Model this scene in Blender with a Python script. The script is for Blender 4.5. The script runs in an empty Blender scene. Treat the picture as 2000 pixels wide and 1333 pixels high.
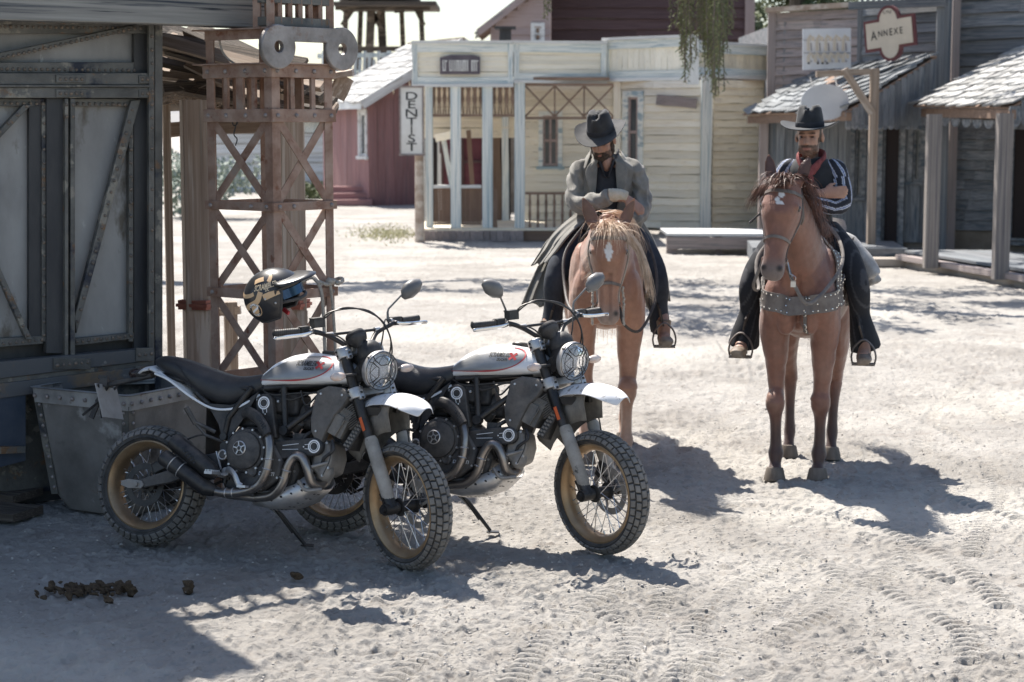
import bpy, math, random
import numpy as np
from mathutils import Vector, Matrix, Euler
R_ = math.radians
SC = bpy.context.scene
COL = SC.collection
rng = random.Random(7)

# ------------------------------------------------------------------ camera
CAM_H = 2.2; PITCH = R_(6.68); FPX = 3600.0
cam_d = bpy.data.cameras.new('camera'); cam = bpy.data.objects.new('camera', cam_d); COL.objects.link(cam)
cam_d.sensor_width = 36.0; cam_d.lens = FPX/2000*36.0
cam_d.clip_start = 0.1; cam_d.clip_end = 3000
cam.location = (0, 0, CAM_H); cam.rotation_euler = (math.pi/2-PITCH, 0, 0)
cam_d.dof.use_dof = True; cam_d.dof.focus_distance = 9.2; cam_d.dof.aperture_fstop = 4.0; cam_d.dof.aperture_blades = 9
SC.camera = cam
# ------------------------------------------------------------------ sky, sun, exposure
SUN_EL = R_(57); SUN_TO = Vector((-0.50, 0.866, 0)).normalized()     # horizontal direction towards the sun
w = bpy.data.worlds.new('World'); SC.world = w; w.use_nodes = True
nt = w.node_tree; bg = nt.nodes['Background']
sky = nt.nodes.new('ShaderNodeTexSky'); sky.sky_type = 'NISHITA'; sky.sun_disc = False
sky.sun_elevation = SUN_EL; sky.sun_rotation = math.atan2(SUN_TO.x, SUN_TO.y)
sky.air_density = 1.0; sky.dust_density = 1.3; sky.ozone_density = 1.0
nt.links.new(sky.outputs[0], bg.inputs['Color']); bg.inputs['Strength'].default_value = 0.095
sd = bpy.data.lights.new('sun', 'SUN'); sd.energy = 5.0; sd.angle = R_(0.55); sd.color = (1.0, 0.95, 0.88)
so = bpy.data.objects.new('sun', sd); COL.objects.link(so)
sv = Vector((SUN_TO.x*math.cos(SUN_EL), SUN_TO.y*math.cos(SUN_EL), math.sin(SUN_EL)))
so.rotation_euler = sv.to_track_quat('Z', 'Y').to_euler(); so.location = (0, 0, 30)
SC.view_settings.view_transform = 'Standard'; SC.view_settings.look = 'None'
SC.view_settings.exposure = 1.0; SC.view_settings.gamma = 1.0; SC.view_settings.use_curve_mapping = False
SC.render.engine = 'CYCLES'
SC.cycles.use_denoising = True
SC.cycles.denoiser = 'OPENIMAGEDENOISE'; SC.cycles.denoising_input_passes = 'RGB_ALBEDO_NORMAL'; SC.cycles.denoising_prefilter = 'ACCURATE'
SC.cycles.max_bounces = 6; SC.cycles.diffuse_bounces = 4; SC.cycles.glossy_bounces = 3; SC.cycles.transmission_bounces = 5
SC.cycles.transparent_max_bounces = 6
SC.cycles.sample_clamp_indirect = 6.0

# ------------------------------------------------------------------ photo geometry (used to place things at their real distance)
FWD = Vector((0, math.cos(PITCH), -math.sin(PITCH))); UPV = Vector((0, math.sin(PITCH), math.cos(PITCH)))
def ray(px, py): return Vector((1, 0, 0))*((px-1000)/FPX) + UPV*((666.5-py)/FPX) + FWD
def at(px, py, Y):
    d = ray(px, py); t = Y/d.y; return Vector((d.x*t, Y, CAM_H+d.z*t))
def gnd(px, py, z=0.0):
    d = ray(px, py); t = (z-CAM_H)/d.z; return Vector((d.x*t, d.y*t, z))
def onplane(px, py, P, n):
    d = ray(px, py); C = Vector((0, 0, CAM_H)); t = (P-C).dot(n)/d.dot(n); return C+d*t

# ------------------------------------------------------------------ noise
def _hash(ix, iy, seed):
    h = (ix.astype(np.int64)*374761393 + iy.astype(np.int64)*668265263 + seed*1442695041) & 0x7fffffff
    h = ((h ^ (h >> 13))*1274126177) & 0x7fffffff
    return ((h ^ (h >> 16)) & 0xffff)/65535.0
def vnoise(x, y, seed=0):
    ix = np.floor(x); iy = np.floor(y); fx = x-ix; fy = y-iy
    ux = fx*fx*fx*(fx*(fx*6-15)+10); uy = fy*fy*fy*(fy*(fy*6-15)+10)
    a = _hash(ix, iy, seed); b = _hash(ix+1, iy, seed); c = _hash(ix, iy+1, seed); d = _hash(ix+1, iy+1, seed)
    return (a*(1-ux)+b*ux)*(1-uy) + (c*(1-ux)+d*ux)*uy
def n3(p, s, seed=0):        # cheap three dimensional noise from slices, p is (n,3)
    q = p*s
    return (vnoise(q[:, 0]+q[:, 2]*0.71, q[:, 1]+q[:, 2]*0.53, seed)+vnoise(q[:, 1]-q[:, 0]*0.37, q[:, 2]+q[:, 0]*0.61, seed+5))*0.5

# ------------------------------------------------------------------ mesh builder
class MB:
    def __init__(s): s.v = []; s.f = []; s.M = Matrix.Identity(4)
    def add(s, vs, fs):
        k = len(s.v); M = s.M
        s.v.extend([tuple(M @ Vector(p)) for p in vs]); s.f.extend([tuple(i+k for i in f) for f in fs])
    def box(s, c, d, rot=None):
        hx, hy, hz = d[0]/2, d[1]/2, d[2]/2; c = Vector(c)
        vs = [Vector((x, y, z)) for x in (-hx, hx) for y in (-hy, hy) for z in (-hz, hz)]
        if rot is not None: vs = [rot @ v for v in vs]
        s.add([c+v for v in vs], [(0, 1, 3, 2), (4, 6, 7, 5), (0, 4, 5, 1), (2, 3, 7, 6), (0, 2, 6, 4), (1, 5, 7, 3)])
    def bar(s, a, b, wd, ht, up=(0, 0, 1)):
        a = Vector(a); b = Vector(b); x = (b-a).normalized(); y = Vector(up).cross(x)
        if y.length < 1e-4: y = Vector((0, 1, 0)).cross(x)
        y.normalize(); z = x.cross(y)
        vs = [p+y*i*wd/2+z*j*ht/2 for p in (a, b) for i in (-1, 1) for j in (-1, 1)]
        s.add(vs, [(0, 1, 3, 2), (4, 6, 7, 5), (0, 4, 5, 1), (2, 3, 7, 6), (0, 2, 6, 4), (1, 5, 7, 3)])
    def tube(s, pts, r, n=10, closed=False, caps=True, flat=None):
        pts = [Vector(p) for p in pts]; m = len(pts)
        rs = r if isinstance(r, (list, tuple)) else [r]*m
        T = []
        for i in range(m):
            a = pts[(i-1) % m] if (closed or i > 0) else pts[i]; b = pts[(i+1) % m] if (closed or i < m-1) else pts[i]
            t = (b-a); T.append(t.normalized() if t.length > 1e-9 else Vector((0, 0, 1)))
        ref = Vector(flat) if flat is not None else (Vector((0, 0, 1)) if abs(T[0].z) < 0.9 else Vector((1, 0, 0)))
        N = (ref-T[0]*ref.dot(T[0])).normalized(); vs = []
        for i in range(m):
            N = (N-T[i]*N.dot(T[i])); N = N.normalized() if N.length > 1e-6 else T[i].orthogonal().normalized()
            if flat is not None:
                q = ref-T[i]*ref.dot(T[i])
                if q.length > 1e-3: N = q.normalized()
            B = T[i].cross(N); ri = rs[i]; ra, rb = ri if isinstance(ri, (tuple, list)) else (ri, ri)
            for k in range(n):
                a = 2*math.pi*k/n; vs.append(pts[i]+N*(math.cos(a)*ra)+B*(math.sin(a)*rb))
        fs = []
        for i in range(m if closed else m-1):
            for k in range(n):
                a = i*n+k; b = i*n+(k+1) % n; c = ((i+1) % m)*n+(k+1) % n; d = ((i+1) % m)*n+k
                fs.append((a, b, c, d))
        if caps and not closed: fs.append(tuple(range(n-1, -1, -1))); fs.append(tuple((m-1)*n+k for k in range(n)))
        s.add(vs, fs)
    def lathe(s, prof, o=(0, 0, 0), ax=(0, 0, 1), n=24, closed=False):
        ax = Vector(ax).normalized(); u = ax.orthogonal().normalized(); v = ax.cross(u); o = Vector(o); vs = []
        for (rr, h) in prof:
            for k in range(n):
                a = 2*math.pi*k/n; vs.append(o+ax*h+u*(math.cos(a)*rr)+v*(math.sin(a)*rr))
        m = len(prof); fs = []
        for i in range(m if closed else m-1):
            for k in range(n):
                fs.append((i*n+k, i*n+(k+1) % n, ((i+1) % m)*n+(k+1) % n, ((i+1) % m)*n+k))
        if not closed:
            if prof[0][0] > 1e-5: fs.append(tuple(range(n-1, -1, -1)))
            if prof[-1][0] > 1e-5: fs.append(tuple((m-1)*n+k for k in range(n)))
        s.add(vs, fs)
    def prism(s, poly, o, ex, ey, th):       # poly in the plane (o,ex,ey), thickness along ex x ey
        o = Vector(o); ex = Vector(ex); ey = Vector(ey); nz = ex.cross(ey).normalized(); n = len(poly)
        vs = [o+ex*x+ey*y+nz*th/2 for x, y in poly]+[o+ex*x+ey*y-nz*th/2 for x, y in poly]
        fs = [tuple(range(n)), tuple(range(2*n-1, n-1, -1))]+[(i+n, (i+1) % n+n, (i+1) % n, i) for i in range(n)]
        s.add(vs, fs)
    def loft(s, rings, caps=True):
        n = len(rings[0]); vs = [p for r in rings for p in r]; fs = []
        for i in range(len(rings)-1):
            for k in range(n): fs.append((i*n+k, i*n+(k+1) % n, (i+1)*n+(k+1) % n, (i+1)*n+k))
        if caps: fs.append(tuple(range(n-1, -1, -1))); fs.append(tuple((len(rings)-1)*n+k for k in range(n)))
        s.add(vs, fs)
    def grid(s, P, thick=0.0):               # P[i][j] points; thick gives it a back
        ni, nj = len(P), len(P[0]); vs = [p for row in P for p in row]; fs = []
        for i in range(ni-1):
            for j in range(nj-1): fs.append((i*nj+j, i*nj+j+1, (i+1)*nj+j+1, (i+1)*nj+j))
        s.add(vs, fs)
    def ball(s, c, r, n=10, m=7, rot=None):
        rr = r if isinstance(r, (tuple, list)) else (r, r, r); c = Vector(c); vs = [Vector((0, 0, rr[2]))]
        for i in range(1, m):
            t = math.pi*i/m
            for k in range(n):
                a = 2*math.pi*k/n; vs.append(Vector((math.sin(t)*math.cos(a)*rr[0], math.sin(t)*math.sin(a)*rr[1], math.cos(t)*rr[2])))
        vs.append(Vector((0, 0, -rr[2])))
        if rot is not None: vs = [rot @ v for v in vs]
        fs = [(0, 1+k, 1+(k+1) % n) for k in range(n)]
        for i in range(m-2):
            for k in range(n): fs.append((1+i*n+k, 1+(i+1)*n+k, 1+(i+1)*n+(k+1) % n, 1+i*n+(k+1) % n))
        L = len(vs)-1; b = 1+(m-2)*n
        fs += [(b+k, L, b+(k+1) % n) for k in range(n)]
        s.add([c+v for v in vs], fs)
    def mesh(s, name, mat=None, smooth=True, ang=38):
        me = bpy.data.meshes.new(name); me.from_pydata([tuple(v) for v in s.v], [], s.f); me.update()
        if mat is not None: me.materials.append(mat)
        if smooth:
            me.polygons.foreach_set('use_smooth', [True]*len(me.polygons)); me.set_sharp_from_angle(angle=R_(ang))
        return me
    def build(s, name, mat, parent=None, smooth=True, ang=38, bevel=0, **k):
        o = bpy.data.objects.new(name, s.mesh(name, mat, smooth, ang)); COL.objects.link(o); o.parent = parent
        if bevel:
            b = o.modifiers.new('b', 'BEVEL'); b.width = bevel; b.segments = 2; b.limit_method = 'ANGLE'; b.angle_limit = R_(40)
        for a, c in k.items(): o[a] = c
        return o
def spline(pts, per=6):
    P = [Vector(p) for p in pts]; out = []
    if len(P) < 3: return P
    Q = [P[0]*2-P[1]]+P+[P[-1]*2-P[-2]]
    for i in range(1, len(Q)-2):
        a, b, c, d = Q[i-1], Q[i], Q[i+1], Q[i+2]
        for k in range(per):
            t = k/per; out.append(0.5*((2*b)+(c-a)*t+(2*a-5*b+4*c-d)*t*t+(-a+3*b-3*c+d)*t**3))
    out.append(P[-1]); return out
def lerp_list(vals, n):
    out = []; m = len(vals)-1
    for i in range(n):
        f = i/(n-1)*m; k = min(int(f), m-1); t = f-k; a, b = vals[k], vals[k+1]
        t = t*t*(3-2*t) if False else t
        out.append(tuple(x*(1-t)+y*t for x, y in zip(a, b)) if isinstance(a, (tuple, list)) else a*(1-t)+b*t)
    return out
def one(mesh_fn):
    m = MB(); mesh_fn(m); return m
def empty(name, loc, rz=0, label=None, cat=None, group=None, parent=None):
    o = bpy.data.objects.new(name, None); COL.objects.link(o); o.location = loc; o.rotation_euler = (0, 0, rz); o.empty_display_size = 0.1
    o.parent = parent
    if label: o['label'] = label
    if cat: o['category'] = cat
    if group: o['group'] = group
    return o
def tag(o, label, cat=None, group=None, kind=None):
    o['label'] = label
    if cat: o['category'] = cat
    if group: o['group'] = group
    if kind: o['kind'] = kind
    return o
def children(o): return [c for c in COL.objects if c.parent == o]
def copy_tree(o, parent=None, skip=()):
    c = o.copy(); COL.objects.link(c); c.parent = parent
    for ch in [x for x in ALLKIDS.get(o.name, [])]:
        if ch.name.split('.')[0] in skip: continue
        copy_tree(ch, c, skip)
    return c
ALLKIDS = {}
def index_kids():
    ALLKIDS.clear()
    for o in COL.objects:
        if o.parent: ALLKIDS.setdefault(o.parent.name, []).append(o)

# ------------------------------------------------------------------ materials
def mat(name, c1=None, c2=None, scale=6.0, rough=0.6, metal=0.0, stretch=(1, 1, 1), bump=0.0, bscale=None, detail=5, fac=(0.35, 0.65),
        dust=0.0, dust_c=(0.36, 0.30, 0.25), vary=0.0, spots=None, coat=0.0, spec=0.5, rvar=0.0, emit=None, trans=0.0, ior=1.45, gen=False, sheen=0.0, attr=None, alpha=1.0, bdist=0.01):
    m = bpy.data.materials.new(name); m.use_nodes = True; t = m.node_tree; N = t.nodes; L = t.links
    b = N['Principled BSDF']; b.inputs['Roughness'].default_value = rough; b.inputs['Metallic'].default_value = metal
    b.inputs['Specular IOR Level'].default_value = spec
    b.inputs['Coat Weight'].default_value = coat
    b.inputs['Coat Roughness'].default_value = 0.12
    b.inputs['Transmission Weight'].default_value = trans; b.inputs['IOR'].default_value = ior
    b.inputs['Sheen Weight'].default_value = sheen; b.inputs['Alpha'].default_value = alpha
    tc = N.new('ShaderNodeTexCoord'); mp = N.new('ShaderNodeMapping'); mp.inputs['Scale'].default_value = stretch
    L.new(tc.outputs['Object'], mp.inputs['Vector'])
    info = N.new('ShaderNodeObjectInfo')
    addv = N.new('ShaderNodeVectorMath'); addv.operation = 'ADD'
    mul = N.new('ShaderNodeMath'); mul.operation = 'MULTIPLY'; mul.inputs[1].default_value = 37.0
    L.new(info.outputs['Random'], mul.inputs[0]); L.new(mp.outputs[0], addv.inputs[0]); L.new(mul.outputs[0], addv.inputs[1])
    vec = addv.outputs[0]
    col = None
    if attr:
        at_ = N.new('ShaderNodeAttribute'); at_.attribute_name = attr; col = at_.outputs['Color']
    def noise(sc, det=detail, r=0.62):
        n = N.new('ShaderNodeTexNoise'); n.inputs['Scale'].default_value = sc; n.inputs['Detail'].default_value = det; n.inputs['Roughness'].default_value = r
        L.new(vec, n.inputs['Vector']); return n.outputs['Fac']
    def ramp(src, a, bb):
        r = N.new('ShaderNodeMapRange'); r.inputs['From Min'].default_value = a; r.inputs['From Max'].default_value = bb; L.new(src, r.inputs['Value']); return r.outputs[0]
    def mix(f, a, bb, blend='MIX'):
        x = N.new('ShaderNodeMix'); x.data_type = 'RGBA'; x.blend_type = blend
        if isinstance(f, float): x.inputs[0].default_value = f
        else: L.new(f, x.inputs[0])
        for s_, v in ((x.inputs[6], a), (x.inputs[7], bb)):
            if isinstance(v, tuple): s_.default_value = (*v, 1)
            else: L.new(v, s_)
        return x.outputs[2]
    nf = noise(scale)
    if col is None:
        col = mix(ramp(nf, *fac), c1, c2) if c2 else c1
    else:
        col = mix(ramp(nf, 0.3, 0.7), mix(1.0, col, (0.78, 0.78, 0.78), 'MULTIPLY'), col)
    if spots:                                     # (colour, scale, lo, hi)
        for (sc_, ss, lo, hi) in spots:
            col = mix(ramp(noise(ss, 6), lo, hi), col, sc_)
    if vary:
        mr = N.new('ShaderNodeMapRange'); mr.inputs['To Min'].default_value = 1-vary; mr.inputs['To Max'].default_value = 1+vary; L.new(info.outputs['Random'], mr.inputs['Value'])
        cx = N.new('ShaderNodeCombineColor')
        for i in range(3): L.new(mr.outputs[0], cx.inputs[i])
        col = mix(1.0, col, cx.outputs[0], 'MULTIPLY')
    if dust:
        g = N.new('ShaderNodeNewGeometry'); sx = N.new('ShaderNodeSeparateXYZ'); L.new(g.outputs['Normal'], sx.inputs[0])
        up_ = ramp(sx.outputs['Z'], -0.6, 1.0)
        n2 = ramp(noise(3.2*max(scale/6, 1), 7, 0.7), 0.38, 0.62)
        mm = N.new('ShaderNodeMath'); mm.operation = 'MULTIPLY'; L.new(up_, mm.inputs[0]); L.new(n2, mm.inputs[1])
        m2 = N.new('ShaderNodeMath'); m2.operation = 'MULTIPLY'; m2.use_clamp = True; L.new(mm.outputs[0], m2.inputs[0]); m2.inputs[1].default_value = dust
        col = mix(m2.outputs[0], col, dust_c)
        rr = N.new('ShaderNodeMapRange'); rr.inputs['To Min'].default_value = rough; rr.inputs['To Max'].default_value = 0.9; L.new(m2.outputs[0], rr.inputs['Value'])
        L.new(rr.outputs[0], b.inputs['Roughness'])
    elif rvar:
        rr = N.new('ShaderNodeMapRange'); rr.inputs['To Min'].default_value = max(0.05, rough-rvar); rr.inputs['To Max'].default_value = min(1, rough+rvar); L.new(noise(scale*2.3), rr.inputs['Value'])
        L.new(rr.outputs[0], b.inputs['Roughness'])
    if isinstance(col, tuple): b.inputs['Base Color'].default_value = (*col, 1)
    else: L.new(col, b.inputs['Base Color'])
    if bump:
        bp = N.new('ShaderNodeBump'); bp.inputs['Strength'].default_value = bump; bp.inputs['Distance'].default_value = bdist
        L.new(noise(bscale or scale*3, 8, 0.7), bp.inputs['Height']); L.new(bp.outputs[0], b.inputs['Normal'])
    if emit:
        b.inputs['Emission Color'].default_value = (*emit[:3], 1); b.inputs['Emission Strength'].default_value = emit[3]
    return m
# wood for boards whose mesh is a unit board (x is the length): grain runs along x
def wood(name, c1, c2, c3=None, vary=0.15, rough=0.85, bump=0.5, lo=0.52, hi=0.62, st=9):
    return mat(name, c1, c2, scale=1.6, stretch=(1.2, st, st), rough=rough, bump=bump, bscale=7, vary=vary, fac=(0.36, 0.64),
               spots=([(c3, 1.1, lo, hi), (tuple(v*.55 for v in c3), 2.6, .60, .68)] if c3 else [(tuple(v*.5 for v in c1), 2.2, .60, .70)]))

# unit boards with slightly uneven edges, shared by every plank
UNIT = {}
def unit_board(m, variant):
    key = (m.name, variant)
    if key not in UNIT:
        r = random.Random(variant*13+1); mb = MB(); rings = []
        nx = 5
        for i in range(nx):
            x = -0.5+i/(nx-1); a = 0 if variant == 0 else r.uniform(-.05, .05); b = 0 if variant == 0 else r.uniform(-.05, .05); e = 0 if variant == 0 else r.uniform(-0.08, 0.08)
            c = 0.03
            rings.append([(x, -.5+c, -.5+a), (x, .5-c+e, -.5+a), (x, .5+e, -.5+a+c), (x, .5+e, .5+b-c), (x, .5-c+e, .5+b), (x, -.5+c, .5+b)])
        mb.loft(rings)
        UNIT[key] = mb.mesh('board', m, smooth=False)
    return UNIT[key]
def board(name, parent, a, b, wd, th, m, nrm=(0, -1, 0), variant=None, inv=None):
    """a plank from a to b, wd wide, th thick along nrm"""
    a = Vector(a); b = Vector(b); x = b-a; Lx = x.length
    if Lx < 1e-5: return None
    x /= Lx; n = Vector(nrm); n = (n-x*n.dot(x)).normalized(); z = x.cross(n)
    M = Matrix.Identity(3); M.col[0] = x; M.col[1] = n; M.col[2] = z
    M4 = M.to_4x4(); M4.translation = (a+b)/2
    v = rng.randint(1, 4) if variant is None else variant
    o = bpy.data.objects.new(name, unit_board(m, v)); COL.objects.link(o)
    o.parent = parent
    W = M4 @ Matrix.Diagonal((Lx, th, wd, 1))
    if parent is not None:
        W = pmat(parent).inverted() @ W
    o.matrix_basis = W
    return o
def pmat(o):
    M = o.matrix_basis.copy()
    while o.parent: o = o.parent; M = o.matrix_basis @ M
    return M
def to_local(parent, mb): mb.M = pmat(parent).inverted() @ mb.M
def remesh(mb, vox, smooth_it=3, fac=0.5):
    me = bpy.data.meshes.new('tmp'); me.from_pydata([tuple(v) for v in mb.v], [], mb.f)
    o = bpy.data.objects.new('tmp', me); COL.objects.link(o)
    r = o.modifiers.new('r', 'REMESH'); r.mode = 'VOXEL'; r.voxel_size = vox; r.use_smooth_shade = True
    if smooth_it:
        s = o.modifiers.new('s', 'SMOOTH'); s.factor = fac; s.iterations = smooth_it
    dg = bpy.context.evaluated_depsgraph_get(); out = bpy.data.meshes.new_from_object(o.evaluated_get(dg))
    bpy.data.objects.remove(o); bpy.data.meshes.remove(me)
    out.polygons.foreach_set('use_smooth', [True]*len(out.polygons))
    return out
def verts_np(me):
    a = np.empty(len(me.vertices)*3); me.vertices.foreach_get('co', a); return a.reshape(-1, 3)
def set_verts(me, a): me.vertices.foreach_set('co', a.ravel()); me.update()
def normals_np(me):
    a = np.empty(len(me.vertices)*3, dtype=np.float32); me.vertex_normals.foreach_get('vector', a); return a.reshape(-1, 3).astype(float)
def paint(me, cols):
    at_ = me.color_attributes.new('Col', 'FLOAT_COLOR', 'POINT'); c = np.ones((len(me.vertices), 4)); c[:, :3] = cols
    at_.data.foreach_set('color', c.ravel())
def mesh_obj(name, me, m, parent=None):
    if m is not None:
        me.materials.clear(); me.materials.append(m)
    o = bpy.data.objects.new(name, me); COL.objects.link(o); o.parent = parent; return o
def text_polys(txt, size=1.0, bold=0.0, spacing=1.0, shear=0.0, xs=1.0):
    c = bpy.data.curves.new('t', 'FONT'); c.body = txt; c.size = size; c.offset = bold; c.space_character = spacing; c.shear = shear
    c.align_x = 'CENTER'; c.align_y = 'CENTER'; c.resolution_u = 3
    o = bpy.data.objects.new('t', c); COL.objects.link(o)
    dg = bpy.context.evaluated_depsgraph_get(); me = bpy.data.meshes.new_from_object(o.evaluated_get(dg))
    vs = [(v.co.x*xs, v.co.y) for v in me.vertices]; fs = [tuple(p.vertices) for p in me.polygons]
    bpy.data.objects.remove(o); bpy.data.curves.remove(c); bpy.data.meshes.remove(me)
    return vs, fs
def text_on(name, txt, o, ex, ey, size, m, parent, off=0.004, **k):
    vs, fs = text_polys(txt, size, **k); ex = Vector(ex); ey = Vector(ey); n = ex.cross(ey).normalized()
    mb = MB()
    if parent is not None: to_local(parent, mb)
    mb.add([Vector(o)+ex*x+ey*y+n*off for x, y in vs], fs)
    return mb.build(name, m, parent, smooth=False)
# ------------------------------------------------------------------ ground: one sheet with footprints, tyre tracks and clods
def make_ground():
    ys = [5.0]
    while ys[-1] < 7.0: ys.append(ys[-1]+.02)
    while ys[-1] < 11.5: ys.append(ys[-1]+0.0012*ys[-1])
    while ys[-1] < 16: ys.append(ys[-1]+0.0022*ys[-1])
    while ys[-1] < 30: ys.append(ys[-1]+0.0038*ys[-1])
    while ys[-1] < 60: ys.append(ys[-1]*1.008)
    while ys[-1] < 1600: ys.append(ys[-1]*1.25)
    ys = [-8.5, -6, -3, 0, 2, 3.5, 4.5]+ys
    ts = list(np.linspace(-0.30, 0.30, 620)); ts = [-14, -6, -3, -1.6, -0.9, -0.6, -0.45, -0.36]+ts+[0.36, 0.45, 0.6, 0.9, 1.6, 3, 6, 14]
    Y, T = np.meshgrid(np.array(ys), np.array(ts), indexing='ij'); X = T*np.where(Y > 0, Y*1.0+1.0, (Y+9)*0.11)
    wr = np.clip((Y-4.5)/1.0, 0, 1)*np.clip((60-Y)/10, 0, 1)*(np.abs(T) < .35)
    h = np.zeros_like(X)
    wx = X+0.08*vnoise(X*2.1, Y*2.1, 9); wy = Y+0.08*vnoise(X*2.1, Y*2.1, 19)
    h += 0.035*(vnoise(wx*.45, wy*.45, 1)-.5)
    h += 0.010*(vnoise(wx*1.6, wy*1.6, 2)-.5)
    patch = np.clip(vnoise(X*.6, Y*.6, 50)*2.2-.6, 0.25, 1)
    r1 = 1-np.abs(vnoise(wx*4.3, wy*4.3, 3)*2-1)
    h += 0.016*patch*(r1*r1-.4)
    h += 0.012*patch*(vnoise(wx*9, wy*9, 4)-.5)
    r2 = 1-np.abs(vnoise(wx*21, wy*21, 5)*2-1)
    h += 0.013*(r2-.5)*(.3+patch)
    h += 0.0075*(vnoise(wx*38, wy*38, 6)-.5)*(.5+patch)
    cl = vnoise(wx*30, wy*30, 77); h += 0.016*np.clip(cl-.74, 0, 1)*4
    r3_ = 1-np.abs(vnoise(wx*6, wy*17, 15)*2-1); h += 0.013*np.clip(r3_-.62, 0, 1)*2.2*patch
    r4_ = 1-np.abs(vnoise(wx*13+5, wy*30, 16)*2-1); h += 0.008*np.clip(r4_-.6, 0, 1)*2*patch
    h = h-0.006
    r = random.Random(3)
    def stamp(cx, cy, rx, ry, ang, dep, rim):
        m = (np.abs(X-cx) < 2.2*max(rx, ry)) & (np.abs(Y-cy) < 2.2*max(rx, ry))
        x = X[m]-cx; y = Y[m]-cy; c, s = math.cos(ang), math.sin(ang); u = (x*c+y*s)/rx; v = (-x*s+y*c)/ry; q = np.sqrt(u*u+v*v)
        h[m] += -dep*np.exp(-(q**4)*1.0)+rim*np.exp(-((q-1.25)/.25)**2)
    for i in range(900):
        y = 6.3+14*r.random()**1.5; x = r.uniform(-.27, .29)*y
        k = r.random()
        if k < .4: stamp(x, y, .055*r.uniform(.8, 1.2), .065, r.uniform(0, 3), .014*r.uniform(.4, 1.2), .006)       # hoof
        else: stamp(x, y, .045, .12*r.uniform(.7, 1.2), r.uniform(-.7, .7), .011*r.uniform(.3, 1.1), .004)
    # tyre tracks: rows of lugs pressed in the sand
    def track(pts, wd=.062, dep=.030, pitch=.072):
        P = spline([Vector((p[0], p[1], 0)) for p in pts], 14)
        arr = np.array([(p.x, p.y) for p in P]); seg = arr[1:]-arr[:-1]; L = np.hypot(seg[:, 0], seg[:, 1]); cum = np.concatenate([[0], np.cumsum(L)])
        lo = arr.min(0)-.15; hi = arr.max(0)+.15
        m = (X > lo[0]) & (X < hi[0]) & (Y > lo[1]) & (Y < hi[1]); xs, yy = X[m], Y[m]
        bd = np.full(xs.shape, 9.); bs = np.zeros(xs.shape); bo = np.zeros(xs.shape)
        for i in range(len(seg)):
            if L[i] < 1e-6: continue
            d = seg[i]/L[i]; rx = xs-arr[i, 0]; ry = yy-arr[i, 1]; t = np.clip(rx*d[0]+ry*d[1], 0, L[i]); ox = rx-d[0]*t; oy = ry-d[1]*t; q = np.hypot(ox, oy)
            k = q < bd; bd[k] = q[k]; bs[k] = (cum[i]+t)[k]; bo[k] = (d[0]*oy-d[1]*ox)[k]
        ww = np.exp(-(bd/wd)**6); tt = vnoise(bs*2.2, bs*0, 31)
        lug = np.clip(np.sin(2*np.pi*(bs+np.abs(bo)*.35)/pitch)*4, -1, 1)
        h[m] *= (1-.75*ww); h[m] += ww*(-dep*.35-dep*.50*lug)*(0.2+1.1*tt) + .006*np.exp(-((bd-wd*1.25)/.02)**2)*tt
    g = lambda a, b: (lambda p: (p.x, p.y))(gnd(a, b))
    track([g(1260, 1400), g(1400, 1300), g(1560, 1210), g(1640, 1130), g(1570, 1080), g(1460, 1050)])
    track([g(1900, 1290), g(1880, 1230), g(1790, 1180), g(1700, 1140), g(1560, 1150), g(1480, 1200)])
    track([g(1140, 1333), g(1210, 1280), g(1280, 1200), g(1300, 1140)])
    track([g(1250, 1360), g(1400, 1280), g(1600, 1200), g(1750, 1100), g(1760, 1060), g(1680, 1040)])
    track([g(1900, 1080), g(1920, 1020), g(1950, 950), g(1880, 860), g(1740, 790)])
    track([g(1960, 820), g(1900, 780), g(1800, 740), g(1640, 700)], .07)
    track([g(1160, 1380), g(1230, 1270), g(1180, 1190), g(1090, 1150)])
    track([g(1330, 880), g(1420, 800), g(1440, 720), g(1400, 640)], .08)
    track([g(1390, 860), g(1470, 790), g(1480, 720), g(1450, 640)], .08)
    track([g(1000, 1333), g(1060, 1250), g(1130, 1190), g(1240, 1130)])
    track([g(700, 1360), g(860, 1270), g(1000, 1230), g(1180, 1210)])
    track([g(1960, 1180), g(1900, 1120), g(1800, 1060), g(1660, 1010), g(1450, 985), g(1290, 1020)])
    track([g(1990, 1010), g(1850, 960), g(1800, 880), g(1830, 800), g(1900, 740)])
    track([g(1350, 1400), g(1330, 1300), g(1380, 1190), g(1500, 1110), g(1700, 1090), g(1860, 1130)])
    Z = h*wr
    # keep it flat where wheels and hooves press down
    V = np.stack([X, Y, Z], -1).reshape(-1, 3); ni, nj = X.shape
    idx = np.arange(ni*nj).reshape(ni, nj); q = np.stack([idx[:-1, :-1], idx[:-1, 1:], idx[1:, 1:], idx[1:, :-1]], -1).reshape(-1, 4)
    me = bpy.data.meshes.new('ground'); me.vertices.add(len(V)); me.vertices.foreach_set('co', V.ravel())
    me.loops.add(q.size); me.loops.foreach_set('vertex_index', q.ravel()); me.polygons.add(len(q)); me.polygons.foreach_set('loop_start', np.arange(0, q.size, 4)); me.update(calc_edges=True)
    me.polygons.foreach_set('use_smooth', [True]*len(q)); me.validate()
    return me
m_sand = mat('sand', (0.28, 0.261, 0.236), (0.39, 0.368, 0.338), scale=0.9, rough=0.95, bump=1.0, bdist=.026, bscale=24, detail=8, spec=0.2,
             spots=[((0.22, 0.195, 0.17), 22.0, 0.58, 0.70), ((0.52, 0.49, 0.45), 6.0, 0.58, 0.8), ((0.25, 0.225, 0.20), 2.2, 0.57, 0.75), ((0.50, 0.47, 0.42), 0.35, 0.5, 0.7)])
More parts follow.
